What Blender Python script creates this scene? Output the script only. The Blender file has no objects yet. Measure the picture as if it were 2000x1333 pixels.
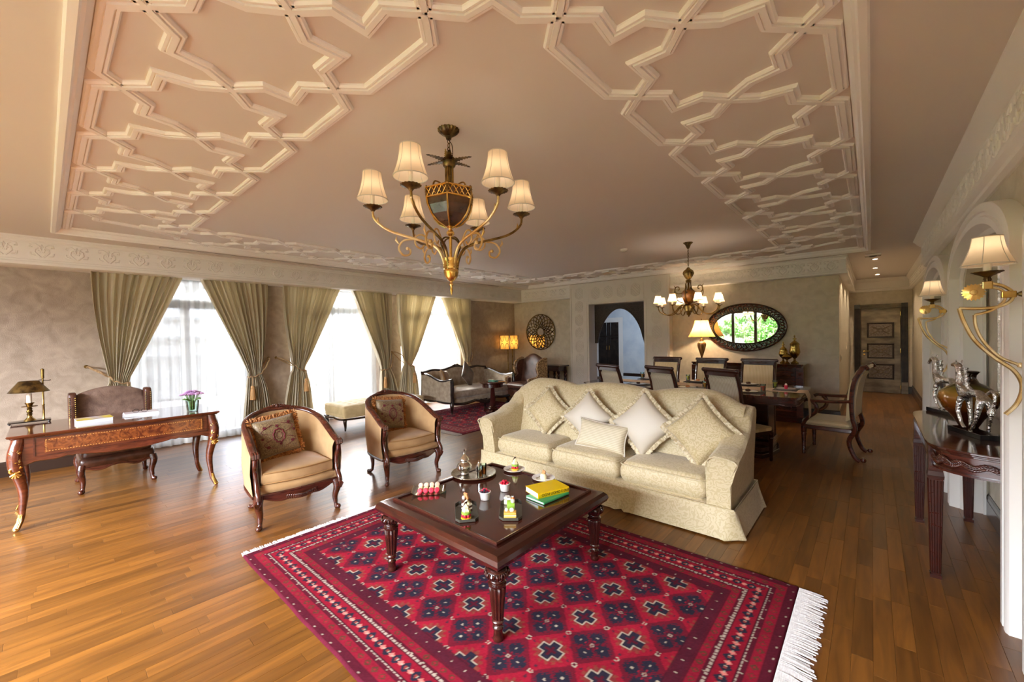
import bpy, bmesh, math, random
import numpy as np
from mathutils import Matrix, Vector, noise
random.seed(7)
PI=math.pi; C=bpy.context.scene.collection; sc=bpy.context.scene
sin,cos,rad=math.sin,math.cos,math.radians
# ------------------------------------------------------------------ camera, world, light
cd=bpy.data.cameras.new('camera'); cam=bpy.data.objects.new('camera',cd); C.objects.link(cam)
cd.sensor_width=36; cd.lens=801.3214/2000*36; cd.clip_start=.05; cd.clip_end=200
_f=rad(41.2398); _p=rad(-.77906); _r=rad(-.96768)
F=Vector((-sin(_f)*cos(_p),cos(_f)*cos(_p),sin(_p))); R=Vector((cos(_f),sin(_f),0)); U=R.cross(F)
R,U=R*cos(_r)+U*sin(_r),-R*sin(_r)+U*cos(_r)
M4=Matrix((( R.x,U.x,-F.x,0),(R.y,U.y,-F.y,0),(R.z,U.z,-F.z,1.5),(0,0,0,1)))
cam.matrix_world=M4; sc.camera=cam
def proj(x,y,z):
    v=Vector((x,y,z-1.5)); d=v.dot(F)
    return (1000+801.32*v.dot(R)/d,666.5-801.32*v.dot(U)/d,d) if d>.05 else (-9e9,0,d)
w=bpy.data.worlds.new('world'); sc.world=w; w.use_nodes=True
w.node_tree.nodes['Background'].inputs[0].default_value=(.89,.93,1.06,1)
w.node_tree.nodes['Background'].inputs[1].default_value=6.0
sc.view_settings.view_transform='Standard'; sc.view_settings.look='None'
sc.view_settings.gamma=1; sc.view_settings.use_curve_mapping=False
sc.view_settings.exposure=2.28
cy=sc.cycles
cy.max_bounces=9; cy.diffuse_bounces=5; cy.glossy_bounces=4; cy.transmission_bounces=6; cy.transparent_max_bounces=12
cy.caustics_reflective=False; cy.caustics_refractive=False; cy.sample_clamp_indirect=6
def area(name,loc,target,sx,sy,power,col):
    l=bpy.data.lights.new(name,'AREA'); l.shape='RECTANGLE'; l.size=sx; l.size_y=sy; l.energy=power; l.color=col
    o=bpy.data.objects.new(name,l); C.objects.link(o); o.location=loc
    o.rotation_euler=(Vector(target)-Vector(loc)).to_track_quat('-Z','Y').to_euler(); return o
# daylight: outside the garden-side windows behind the viewer, and outside the curtained windows
area('garden_daylight',(-2.5,-5.2,3.35),(-2.3,4.5,1.4),5.4,1.4,650,(.87,.93,1))
for _k,(_y,_e) in enumerate(((1.4,14),(3.55,28),(5.7,330))): area('terrace_daylight',(-9.3,_y,2.55),(-5.4,_y+.5,1.0),1.9,.9,_e,(1,.98,.94))
_pt=area('garden_window_portal',(-2.85,-3.02,1.18),(-2.85,0,1.18),5.3,2.35,1,(1,1,1)); _pt.data.cycles.is_portal=True
area('hall_daylight',(-4.2,10.6,2.6),(-6.2,13,1.2),1.2,1.2,18,(.7,.83,1))
def bulb(parent_loc,e,col=(1,.87,.7),r=.02,name='bulb_light'):
    l=bpy.data.lights.new(name,'POINT'); l.energy=e; l.color=col; l.shadow_soft_size=r
    o=bpy.data.objects.new(name,l); C.objects.link(o); o.location=parent_loc; return o
# ------------------------------------------------------------------ mesh helpers
class MB:
    def __init__(s,xf=None): s.v=[]; s.f=[]; s.xf=xf
    def add(s,vs,fs):
        o=len(s.v)
        if s.xf is not None: vs=[s.xf@Vector(v) for v in vs]
        s.v+=[tuple(v) for v in vs]; s.f+=[tuple(i+o for i in f) for f in fs]; return s
    def box(s,x0,x1,y0,y1,z0,z1):
        return s.add([(x0,y0,z0),(x1,y0,z0),(x1,y1,z0),(x0,y1,z0),(x0,y0,z1),(x1,y0,z1),(x1,y1,z1),(x0,y1,z1)],
          [(0,3,2,1),(4,5,6,7),(0,1,5,4),(1,2,6,5),(2,3,7,6),(3,0,4,7)])
    def cbox(s,c,d,rz=0,m=None):
        x,y,z=[k/2 for k in d]; M=Matrix.Translation(c)@(m if m is not None else Matrix.Rotation(rz,4,'Z'))
        return s.add([M@Vector(p) for p in [(-x,-y,-z),(x,-y,-z),(x,y,-z),(-x,y,-z),(-x,-y,z),(x,-y,z),(x,y,z),(-x,y,z)]],
          [(0,3,2,1),(4,5,6,7),(0,1,5,4),(1,2,6,5),(2,3,7,6),(3,0,4,7)])
    def lathe(s,prof,n=20,c=(0,0,0),flute=0,fn=12,sx=1,sy=1):
        vs=[]; fs=[]
        for r,z in prof:
            for k in range(n):
                a=2*PI*k/n; q=r*(1+flute*cos(fn*a))
                vs.append((c[0]+q*cos(a)*sx,c[1]+q*sin(a)*sy,c[2]+z))
        m=len(prof)
        for i in range(m-1):
            for k in range(n):
                fs.append((i*n+k,i*n+(k+1)%n,(i+1)*n+(k+1)%n,(i+1)*n+k))
        if prof[0][0]>1e-5: fs.append(tuple(range(n))[::-1])
        if prof[-1][0]>1e-5: fs.append(tuple((m-1)*n+k for k in range(n)))
        return s.add(vs,fs)
    def tube(s,pts,r,n=8,closed=False,flat=1.0,caps=True):
        P=[Vector(p) for p in pts]; m=len(P); rr=r if isinstance(r,(list,tuple)) else [r]*m
        T=[]
        for i in range(m):
            a=P[(i-1)%m] if (closed or i>0) else P[i]; b=P[(i+1)%m] if (closed or i<m-1) else P[i]
            t=(b-a); T.append(t.normalized() if t.length>1e-9 else Vector((0,0,1)))
        up=Vector((0,0,1)) if abs(T[0].z)<.9 else Vector((1,0,0))
        N=(up-T[0]*up.dot(T[0])).normalized(); vs=[]; fs=[]
        for i in range(m):
            N=(N-T[i]*N.dot(T[i])); N=N.normalized() if N.length>1e-6 else T[i].orthogonal().normalized()
            B=T[i].cross(N)
            for k in range(n):
                a=2*PI*k/n; vs.append(P[i]+N*(rr[i]*cos(a))+B*(rr[i]*flat*sin(a)))
        for i in range(m if closed else m-1):
            j=(i+1)%m
            for k in range(n): fs.append((i*n+k,i*n+(k+1)%n,j*n+(k+1)%n,j*n+k))
        if not closed and caps: fs+= [tuple(range(n))[::-1],tuple((m-1)*n+k for k in range(n))]
        return s.add(vs,fs)
    def sweep(s,prof,path,side=(0,0,1),closed=False,caps=True):
        """prof: (a,b) pairs; a goes to the left of the path in the plane normal to side, b along side; mitred"""
        P=[Vector(p) for p in path]; S=Vector(side).normalized(); m=len(P); vs=[]; fs=[]; n=len(prof)
        for i in range(m):
            d0=(P[i]-P[i-1]).normalized() if (closed or i>0) else None
            d1=(P[(i+1)%m]-P[i]).normalized() if (closed or i<m-1) else None
            if d0 is None: d0=d1
            if d1 is None: d1=d0
            n0=S.cross(d0); n1=S.cross(d1); b=(n0+n1); b=b.normalized() if b.length>1e-6 else n0
            k=1/max(.35,b.dot(n0))
            for (a,c) in prof: vs.append(P[i]+b*(a*k)+S*c)
        for i in range(m if closed else m-1):
            j=(i+1)%m
            for k in range(n): fs.append((i*n+k,i*n+(k+1)%n,j*n+(k+1)%n,j*n+k))
        if not closed and caps: fs+=[tuple(range(n))[::-1],tuple((m-1)*n+k for k in range(n))]
        return s.add(vs,fs)
    def prism(s,poly,h,axis='z',base=0):
        n=len(poly)
        def P(a,b,c): return {'z':(a,b,c),'x':(c,a,b),'y':(a,c,b)}[axis]
        vs=[P(a,b,base) for a,b in poly]+[P(a,b,base+h) for a,b in poly]
        return s.add(vs,[tuple(range(n))[::-1],tuple(range(n,2*n))]+[(k,(k+1)%n,n+(k+1)%n,n+k) for k in range(n)])
    def grid(s,fn,nu,nv,wu=False,wv=False):
        mu=nu if wu else nu+1; mv=nv if wv else nv+1
        vs=[fn(i/nu,j/nv) for j in range(mv) for i in range(mu)]
        fs=[(j*mu+i,j*mu+(i+1)%mu,((j+1)%mv)*mu+(i+1)%mu,((j+1)%mv)*mu+i) for j in range(nv) for i in range(nu)]
        return s.add(vs,fs)
    def sell(s,c,d,e1=.3,e2=.3,nu=28,nv=14,M=None):
        def pw(a,e): return math.copysign(abs(a)**e,a)
        def fn(u,v):
            a=2*PI*u; b=-PI/2+PI*v
            p=Vector((d[0]/2*pw(cos(b),e1)*pw(cos(a),e2),d[1]/2*pw(cos(b),e1)*pw(sin(a),e2),d[2]/2*pw(sin(b),e1)))
            if M is not None: p=M@p
            return p+Vector(c)
        return s.grid(fn,nu,nv,wu=True)
    def sph(s,c,r,n=10,sz=1):
        return s.lathe([(max(1e-6,r*cos(-PI/2+PI*i/(n//2))),r*sz*sin(-PI/2+PI*i/(n//2))) for i in range(n//2+1)],n,c)
    def mesh(s,name,mat,bevel=0,smooth=True,ang=42,seg=2,fix=True):
        me=bpy.data.meshes.new(name); me.from_pydata(s.v,[],s.f)
        if fix or bevel:
            bm=bmesh.new(); bm.from_mesh(me)
            if fix: bmesh.ops.remove_doubles(bm,verts=bm.verts,dist=1e-6)
            bmesh.ops.recalc_face_normals(bm,faces=bm.faces)
            if bevel:
                ed=[e for e in bm.edges if len(e.link_faces)==2 and e.calc_face_angle(0)>rad(28)]
                if ed: bmesh.ops.bevel(bm,geom=ed,offset=bevel,segments=seg,profile=.5,affect='EDGES',clamp_overlap=True)
            bm.to_mesh(me); bm.free()
        if mat: me.materials.append(mat)
        if smooth:
            me.shade_smooth(); me.set_sharp_from_angle(angle=rad(ang))
        return me
    def build(s,name,mat,parent=None,loc=None,rz=0,**k):
        o=bpy.data.objects.new(name,s.mesh(name,mat,**k)); C.objects.link(o); o.parent=parent
        if loc is not None: o.location=loc
        o.rotation_euler.z=rz
        return o
def part(name,me,parent,loc=(0,0,0),rot=(0,0,0),scale=(1,1,1)):
    o=bpy.data.objects.new(name,me); C.objects.link(o); o.parent=parent; o.location=loc; o.rotation_euler=rot; o.scale=scale; return o
def tag(o,label,cat=None,group=None,kind=None):
    if label: o['label']=label
    if cat: o['category']=cat
    if group: o['group']=group
    if kind: o['kind']=kind
    return o
def thing(name,label,cat,loc=(0,0,0),rz=0,group=None,rot=None):
    o=bpy.data.objects.new(name,None); C.objects.link(o); o.location=loc
    o.rotation_euler=rot if rot else (0,0,rz); o.empty_display_size=.1
    return tag(o,label,cat,group)
def struct(name,label=None):
    o=bpy.data.objects.new(name,None); C.objects.link(o); o['kind']='structure'
    if label: o['label']=label
    return o
def dup(root,loc,rz=None,label=None,group=None,rot=None):
    r=root.copy(); C.objects.link(r); r.location=loc
    if rz is not None: r.rotation_euler=(0,0,rz)
    if rot: r.rotation_euler=rot
    if label: r['label']=label
    if group: r['group']=group
    for ch in list(root.children):
        c=ch.copy(); C.objects.link(c); c.parent=r
        for g in list(ch.children):
            d=g.copy(); C.objects.link(d); d.parent=c
    return r
def catmull(P,n=6,closed=False):
    P=[Vector(p) for p in P]; out=[]; m=len(P)
    for i in range(m if closed else m-1):
        p0=P[(i-1)%m] if (closed or i>0) else P[i]; p1=P[i]; p2=P[(i+1)%m]; p3=P[(i+2)%m] if (closed or i<m-2) else P[i+1]
        for k in range(n):
            t=k/n; out.append(.5*((2*p1)+(p2-p0)*t+(2*p0-5*p1+4*p2-p3)*t*t+(3*p1-p0-3*p2+p3)*t**3))
    if not closed: out.append(P[-1])
    return out
def ip(t,ks):
    if t<=ks[0][0]: return ks[0][1]
    for (a,b),(c,d) in zip(ks,ks[1:]):
        if t<=c:
            q=(t-a)/(c-a); q=q*q*(3-2*q); return b+(d-b)*q
    return ks[-1][1]
def lin(t,ks):
    if t<=ks[0][0]: return ks[0][1]
    for (a,b),(c,d) in zip(ks,ks[1:]):
        if t<=c: return b+(d-b)*(t-a)/(c-a)
    return ks[-1][1]
# ------------------------------------------------------------------ materials
def s2l(c):
    if isinstance(c,str): c=[int(c[i:i+2],16)/255 for i in (0,2,4)]
    return [x/12.92 if x<=.04045 else ((x+.055)/1.055)**2.4 for x in c]+[1]
def newmat(name):
    m=bpy.data.materials.new(name); m.use_nodes=True; nt=m.node_tree
    return m,nt,nt.nodes['Principled BSDF']
def N(nt,t,**k):
    n=nt.nodes.new('ShaderNode'+t)
    for a,b in k.items():
        if a.startswith('i_'):
            kk=a[2:]; n.inputs[int(kk) if kk.isdigit() else kk].default_value=b
        else: setattr(n,a,b)
    return n
def pset(b,rough=.5,metal=0,spec=.5,coat=0,sheen=0,sub=0,emit=None,es=0,trans=0,alpha=1,coatr=.08):
    b.inputs['Roughness'].default_value=rough; b.inputs['Metallic'].default_value=metal
    b.inputs['Specular IOR Level'].default_value=spec; b.inputs['Coat Weight'].default_value=coat
    b.inputs['Coat Roughness'].default_value=coatr
    b.inputs['Sheen Weight'].default_value=sheen; b.inputs['Transmission Weight'].default_value=trans
    if emit: b.inputs['Emission Color'].default_value=s2l(emit); b.inputs['Emission Strength'].default_value=es
def coords(nt,scale=(1,1,1),geo=False):
    mp=N(nt,'Mapping'); mp.inputs['Scale'].default_value=scale
    if geo: nt.links.new(N(nt,'NewGeometry').outputs['Position'],mp.inputs[0])
    else: nt.links.new(N(nt,'TexCoord').outputs['Object'],mp.inputs[0])
    return mp.outputs[0]
def mat(name,c1,c2=None,sc_=(6,6,6),nscale=1,detail=4,lo=.35,hi=.65,bump=0,bscale=1,geo=False,dist=0,**k):
    m,nt,b=newmat(name); pset(b,**k); L=nt.links
    b.inputs['Base Color'].default_value=s2l(c1)
    if c2 or bump:
        co=coords(nt,sc_,geo); nz=N(nt,'TexNoise'); nz.inputs['Scale'].default_value=nscale; nz.inputs['Detail'].default_value=detail; nz.inputs['Distortion'].default_value=dist
        L.new(co,nz.inputs['Vector'])
        if c2:
            r=N(nt,'ValToRGB'); r.color_ramp.elements[0].position=lo; r.color_ramp.elements[1].position=hi
            r.color_ramp.elements[0].color=s2l(c1); r.color_ramp.elements[1].color=s2l(c2)
            L.new(nz.outputs['Fac'],r.inputs[0]); L.new(r.outputs[0],b.inputs['Base Color'])
        if bump:
            n2=N(nt,'TexNoise'); n2.inputs['Scale'].default_value=bscale; n2.inputs['Detail'].default_value=3; L.new(co,n2.inputs['Vector'])
            bp=N(nt,'Bump'); bp.inputs['Strength'].default_value=bump; bp.inputs['Distance'].default_value=.01
            L.new(n2.outputs['Fac'],bp.inputs['Height']); L.new(bp.outputs[0],b.inputs['Normal'])
    return m
M={}
M['plaster']=mat('plaster','FCF9F8',rough=.55)
M['ceiling']=mat('ceiling_paint','E6DDD8',rough=.7)
M['cornice']=mat('cornice_paint','F3EFEA',rough=.5)
M['portal']=mat('portal_paint','E6DED4',rough=.5)
M['hall']=mat('hall_paint','C9D2DC','DDE3E8',(3,3,3),rough=.5)
M['paper']=mat('wallpaper','C4B9A4','D6CCB8',(3,3,3),nscale=2.6,detail=12,lo=.3,hi=.7,bump=.25,bscale=40,rough=.42,spec=.55,geo=True,dist=.8)
M['paper_warm']=mat('wallpaper_rose','9A8A78','B5A492',(3,3,3),nscale=2.6,detail=12,lo=.3,hi=.7,bump=.25,bscale=40,rough=.4,spec=.55,geo=True,dist=.9)
M['skirt']=mat('dark_baseboard','2E1F18',rough=.28,coat=.4)
M['mahog']=mat('mahogany','2C110C','43190F',(3,3,18),nscale=2.2,rough=.24,coat=.6,spec=.5,dist=1)
M['mahogt']=mat('mahogany_top','33150E','4C2014',(14,2.5,3),nscale=2.2,rough=.16,coat=.9,dist=1)
M['inlayw']=mat('mahogany_veneer','3B1B12','55281A',(3,16,3),nscale=2.2,rough=.14,coat=.9,dist=1)
M['walnut']=mat('red_walnut','3C1A11','58291B',(3,3,14),nscale=2,rough=.25,coat=.6,dist=1)
M['deskw']=mat('desk_walnut','4E2315','6B341F',(14,3,14),nscale=2,rough=.22,coat=.7,dist=1.2)
M['desktop']=mat('desk_top','4A2417','643322',(12,2,3),nscale=2,rough=.12,coat=1,dist=1)
M['burl']=mat('burl_veneer','552612','8A4C22',(9,9,9),nscale=1.6,detail=8,lo=.36,hi=.62,rough=.2,coat=.8,dist=2.6)
M['inlay']=mat('light_inlay','C98F4A',rough=.25,coat=.6)
M['ebony']=mat('ebonised_wood','1B1311','2B1D18',(6,6,12),rough=.22,coat=.7)
M['fret']=mat('fretwork_wood','33261F','4A3A30',(40,40,40),rough=.45,bump=.5,bscale=3)
M['door']=mat('bronze_door','5A4C3D','8A7860',(2,2,5),nscale=1.6,detail=6,rough=.3,metal=.55,spec=.6)
M['doord']=mat('door_dark','241C17','3A2E26',(8,8,8),rough=.35,metal=.3)
M['doorp']=mat('door_panel','5B4E42','85776A',(10,10,10),nscale=4,rough=.4,metal=.4)
M['gold']=mat('gilt','D9A84A','F0CE86',(14,14,14),rough=.24,metal=1)
M['goldm']=mat('matt_gilt_iron','CFA764','F0D8A6',(10,10,10),lo=.4,hi=.6,rough=.42,metal=.65,bump=.2,bscale=8)
M['brass']=mat('antique_brass','6B5430','A88A4E',(18,18,18),rough=.32,metal=1)
M['brassd']=mat('dark_brass','4A3B27','8A7040',(20,20,20),lo=.4,hi=.62,rough=.38,metal=.9)
M['brassu']=mat('urn_brass','8C7438','BFA65C',(9,9,9),rough=.2,metal=1)
M['silver']=mat('polished_silver','E6E3DE','CFCBC4',(20,20,20),rough=.14,metal=1)
M['silverh']=mat('hammered_silver','E4E0DA','BDB8B2',(30,30,30),rough=.16,metal=1,bump=.9,bscale=2.2)
M['trays']=mat('chased_tray','B4AE9C','D6D0C0',(30,30,30),rough=.2,metal=1,bump=.35,bscale=4)
M['chrome']=mat('chrome','D8D8D8',rough=.12,metal=1)
M['black']=mat('black_lacquer','0E0F10',rough=.12,coat=.6)
M['white']=mat('white_porcelain','F2EEE8',rough=.18,coat=.5)
M['candle']=mat('candle_sleeve','F3E8D6',rough=.5)
M['lampglass']=mat('amber_panel','3A2418','6E4A30',(7,7,7),rough=.2,coat=.5,spec=.6)
M['tan']=mat('tan_velvet','AC8656','BB9666',(5,5,5),nscale=1.5,rough=.75,sheen=.35,bump=.15,bscale=40)
M['tand']=mat('tan_piping','A87F4E',rough=.8)
M['otto']=mat('ottoman_velvet','B9A06E','CDB684',(5,5,5),nscale=1.5,rough=.75,sheen=.3)
M['taupe']=mat('taupe_velvet','8E7D66','B0A08A',(6,6,6),nscale=2,detail=6,rough=.6,sheen=.5)
M['brownv']=mat('brown_velvet','4B3A2C','6E5844',(6,6,6),rough=.5,sheen=.4)
M['bronzev']=mat('bronze_satin','8C6B45','A98557',(6,6,6),rough=.35,sheen=.3)
M['leather']=mat('brown_leather','3F2418','5C382A',(6,6,6),nscale=2.5,rough=.32,spec=.6,bump=.2,bscale=12)
M['leatherp']=mat('taupe_leather','6D5549','8A7163',(8,8,8),nscale=2,detail=7,rough=.4,bump=.3,bscale=10)
M['leop']=mat('mottled_fabric','6A4E30','C0A276',(45,45,45),nscale=1,lo=.45,hi=.55,rough=.6)
M['rope']=mat('rope_cord','8A6B48','B3946A',(60,60,60),rough=.7)
M['tassel']=mat('tassel_silk','BE8C55','D5A870',(60,60,8),rough=.6)
M['cream']=mat('cream_satin','CFC5B4',rough=.45,sheen=.3)
M['ruffle']=mat('cream_ruffle','B5A380','DCCFB2',(35,35,35),nscale=1,lo=.42,hi=.58,rough=.7)
M['sheerless']=mat('white_trim','EFEAE2',rough=.5)
M['alu']=mat('grey_window_frame','79818A',rough=.4)
M['terr']=mat('terrace_stone','8E8B86',rough=.8)
M['exwall']=mat('white_render','9EA2A4',rough=.8)
M['exgrey']=mat('grey_render','5E666A',rough=.8)
M['vent']=mat('vent_dark','5E564E',rough=.6)
M['switch']=mat('cream_plastic','EFE6D6',rough=.4)
M['grout']=mat('floor_joint','5A3816',rough=.8)
def glass(name,col='FFFFFF',rough=0.0,ior=1.45):
    m,nt,b=newmat(name); L=nt.links; nt.nodes.remove(b)
    t=N(nt,'BsdfTransparent'); t.inputs[0].default_value=s2l(col); g=N(nt,'BsdfGlossy'); g.inputs['Roughness'].default_value=.03; f=N(nt,'LayerWeight'); f.inputs[0].default_value=.35
    x=N(nt,'MixShader'); L.new(f.outputs['Fresnel'],x.inputs[0]); L.new(t.outputs[0],x.inputs[1]); L.new(g.outputs[0],x.inputs[2]); L.new(x.outputs[0],nt.nodes['Material Output'].inputs[0]); return m
M['glass']=glass('clear_glass','F4FFFB'); M['gglass']=glass('green_edge_glass','BFE3D6',.02)
M['smoke']=mat('smoked_glass','4C4A42',rough=.08,spec=.7)
M['tea']=glass('mint_tea','E0A040')
def winglass():
    m,nt,b=newmat('window_glass'); L=nt.links; nt.nodes.remove(b)
    t=N(nt,'BsdfTransparent'); g=N(nt,'BsdfGlossy'); g.inputs['Roughness'].default_value=.02; x=N(nt,'MixShader'); x.inputs[0].default_value=.06
    L.new(t.outputs[0],x.inputs[1]); L.new(g.outputs[0],x.inputs[2]); L.new(x.outputs[0],nt.nodes['Material Output'].inputs[0]); return m
M['winglass']=winglass()
def mirror():
    m,nt,b=newmat('mirror_glass'); pset(b,rough=.015,metal=1); b.inputs['Base Color'].default_value=(.9,.92,.91,1); return m
M['mirror']=mirror()
def cloth(name,col,tr,transp,tc=None,stripe=None):
    """thin fabric that lets light through"""
    m,nt,b=newmat(name); L=nt.links; nt.nodes.remove(b)
    d=N(nt,'BsdfDiffuse'); d.inputs[0].default_value=s2l(col); t=N(nt,'BsdfTranslucent'); t.inputs[0].default_value=s2l(tc or col)
    x=N(nt,'MixShader'); x.inputs[0].default_value=tr; L.new(d.outputs[0],x.inputs[1]); L.new(t.outputs[0],x.inputs[2]); o=x
    if transp>0:
        tp=N(nt,'BsdfTransparent'); y=N(nt,'MixShader'); y.inputs[0].default_value=transp; L.new(x.outputs[0],y.inputs[1]); L.new(tp.outputs[0],y.inputs[2]); o=y
    L.new(o.outputs[0],nt.nodes['Material Output'].inputs[0]); return m
M['sheer']=cloth('sheer_voile','E8E9E8',.36,.26)
M['shade']=cloth('silk_shade','F6E9D6',.5,0,'FBE3C0')
M['shadew']=cloth('amber_silk_shade','F0C98A',.55,0,'FFC878')
M['shadep']=cloth('parchment_shade','D9B36A',.55,0,'F5C06A')
def curtainmat():
    m,nt,b=newmat('sage_silk'); L=nt.links; pset(b,rough=.38,sheen=.3,spec=.5)
    r=N(nt,'ValToRGB'); r.color_ramp.elements[0].color=s2l('948660'); r.color_ramp.elements[1].color=s2l('BDB08A')
    at=N(nt,'Attribute'); at.attribute_name='fold'; L.new(at.outputs['Fac'],r.inputs[0]); L.new(r.outputs[0],b.inputs['Base Color'])
    t=N(nt,'BsdfTranslucent'); t.inputs[0].default_value=s2l('CDB877'); x=N(nt,'MixShader'); x.inputs[0].default_value=.22
    L.new(b.outputs[0],x.inputs[1]); L.new(t.outputs[0],x.inputs[2]); L.new(x.outputs[0],nt.nodes['Material Output'].inputs[0]); return m
M['curtain']=mat('sage_silk_plain','D0C4A6',None,(1,8,1),rough=.36,sheen=.35,spec=.6)
def curt():
    m=M['curtain']; nt=m.node_tree; L=nt.links; b=nt.nodes['Principled BSDF']
    t=N(nt,'BsdfTranslucent'); t.inputs[0].default_value=s2l('C6B68C'); x=N(nt,'MixShader'); x.inputs[0].default_value=.13
    L.new(b.outputs[0],x.inputs[1]); L.new(t.outputs[0],x.inputs[2]); L.new(x.outputs[0],nt.nodes['Material Output'].inputs[0])
curt()
def stripes(name,c1,c2,axis,freq,rough=.6,c3=None):
    m,nt,b=newmat(name); pset(b,rough=rough,sheen=.2); L=nt.links
    co=N(nt,'TexCoord').outputs['Object']; s=N(nt,'SeparateXYZ'); L.new(co,s.inputs[0])
    mu=N(nt,'Math',operation='MULTIPLY'); mu.inputs[1].default_value=freq; L.new(s.outputs['XYZ'.index(axis)],mu.inputs[0])
    sn=N(nt,'Math',operation='SINE'); L.new(mu.outputs[0],sn.inputs[0])
    r=N(nt,'ValToRGB'); r.color_ramp.elements[0].position=.3; r.color_ramp.elements[1].position=.6; r.color_ramp.elements[0].color=s2l(c1); r.color_ramp.elements[1].color=s2l(c2)
    ad=N(nt,'Math',operation='MULTIPLY_ADD'); ad.inputs[1].default_value=.5; ad.inputs[2].default_value=.5; L.new(sn.outputs[0],ad.inputs[0])
    L.new(ad.outputs[0],r.inputs[0]); L.new(r.outputs[0],b.inputs['Base Color']); return m
M['dinst']=stripes('striped_dining_fabric','C7AF83','DBC89E','X',330)
M['dinback']=stripes('striped_grey_fabric','A3967E','BBB099','X',330)
M['dinsty']=stripes('striped_dining_fabric_side','C7AF83','DBC89E','Y',250)
M['lumb']=stripes('ribbed_cream','C4B798','DDD1B6','Z',420)
def damask(name,c1,c2,scale=7,rough=.5,bump=.3,thr=.5):
    """tone-on-tone scroll weave: swirled rings from a distorted wave"""
    m,nt,b=newmat(name); pset(b,rough=rough,sheen=.25); L=nt.links
    co=coords(nt,(scale,scale,scale)); v=N(nt,'TexVoronoi'); v.feature='F1'; v.inputs['Scale'].default_value=1.0; v.inputs['Randomness'].default_value=.6
    nz=N(nt,'TexNoise'); nz.inputs['Scale'].default_value=1.1; L.new(co,nz.inputs['Vector'])
    mx=N(nt,'Mix',data_type='VECTOR'); mx.inputs[0].default_value=.35; L.new(co,mx.inputs[4]); L.new(nz.outputs['Color'],mx.inputs[5]); L.new(mx.outputs[1],v.inputs['Vector'])
    mu0=N(nt,'Math',operation='MULTIPLY'); mu0.inputs[1].default_value=9; L.new(v.outputs['Distance'],mu0.inputs[0]); mu=N(nt,'Math',operation='MULTIPLY_ADD'); mu.inputs[1].default_value=46; L.new(nz.outputs['Fac'],mu.inputs[0]); L.new(mu0.outputs[0],mu.inputs[2])
    sn=N(nt,'Math',operation='SINE'); L.new(mu.outputs[0],sn.inputs[0])
    r=N(nt,'ValToRGB'); r.color_ramp.elements[0].position=.55; r.color_ramp.elements[1].position=.72; r.color_ramp.elements[0].color=s2l(c1); r.color_ramp.elements[1].color=s2l(c2)
    ad=N(nt,'Math',operation='MULTIPLY_ADD'); ad.inputs[1].default_value=.5; ad.inputs[2].default_value=.5; L.new(sn.outputs[0],ad.inputs[0])
    L.new(ad.outputs[0],r.inputs[0]); L.new(r.outputs[0],b.inputs['Base Color'])
    bp=N(nt,'Bump'); bp.inputs['Strength'].default_value=bump; bp.inputs['Distance'].default_value=.004; L.new(ad.outputs[0],bp.inputs['Height']); L.new(bp.outputs[0],b.inputs['Normal']); return m
M['damask']=damask('cream_damask','CCBC97','BFAD84',13,.55,.2)
M['damask2']=damask('cream_damask_pillow','CCBB94','BBA87C',16,.55,.25)
M['brocade']=damask('brocade','8E7854','6C563A',26,.5,.2)
M['fringe']=mat('amber_fringe','8A5226','C98B4C',(70,70,70),nscale=1,lo=.42,hi=.58,rough=.7)
def attrcol(name,attr,rough,sheen=0):
    m,nt,b=newmat(name); pset(b,rough=rough,sheen=sheen,spec=.08); a=N(nt,'Attribute'); a.attribute_name=attr
    nt.links.new(a.outputs['Color'],b.inputs['Base Color']); return m
M['rug']=attrcol('rug_pile','col',1.0,0)
def plank():
    m,nt,b=newmat('oak_parquet'); pset(b,rough=.33,spec=.42,coat=.1,coatr=.15); L=nt.links
    a=N(nt,'Attribute'); a.attribute_name='rnd'; o=N(nt,'Attribute'); o.attribute_type='OBJECT'; o.attribute_name='["rnd"]'
    ad=N(nt,'Math',operation='ADD'); L.new(a.outputs['Fac'],ad.inputs[0]); L.new(o.outputs['Fac'],ad.inputs[1])
    g=N(nt,'NewGeometry'); cx=N(nt,'CombineXYZ'); m1=N(nt,'Math',operation='MULTIPLY'); m1.inputs[1].default_value=37; L.new(ad.outputs[0],m1.inputs[0])
    for i in range(3): L.new(m1.outputs[0],cx.inputs[i])
    va=N(nt,'VectorMath',operation='ADD'); L.new(g.outputs['Position'],va.inputs[0]); L.new(cx.outputs[0],va.inputs[1])
    mp=N(nt,'Mapping'); mp.inputs['Scale'].default_value=(26,2.2,1); L.new(va.outputs[0],mp.inputs[0])
    nz=N(nt,'TexNoise'); nz.inputs['Scale'].default_value=1; nz.inputs['Detail'].default_value=6; nz.inputs['Distortion'].default_value=.8; L.new(mp.outputs[0],nz.inputs['Vector'])
    r=N(nt,'ValToRGB'); r.color_ramp.elements[0].position=.3; r.color_ramp.elements[1].position=.72; r.color_ramp.elements[0].color=s2l('5F3A16'); r.color_ramp.elements[1].color=s2l('7E501E'); L.new(nz.outputs['Fac'],r.inputs[0])
    hs=N(nt,'HueSaturation'); L.new(r.outputs[0],hs.inputs['Color']); mr=N(nt,'MapRange'); mr.inputs['To Min'].default_value=.74; mr.inputs['To Max'].default_value=1.28; L.new(ad.outputs[0],mr.inputs[0]); L.new(mr.outputs[0],hs.inputs['Value'])
    L.new(hs.outputs[0],b.inputs['Base Color']); bp=N(nt,'Bump'); bp.inputs['Strength'].default_value=.0; bp.inputs['Distance'].default_value=.001; L.new(nz.outputs['Fac'],bp.inputs['Height']); L.new(bp.outputs[0],b.inputs['Normal']); return m
M['plank']=plank()
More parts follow.
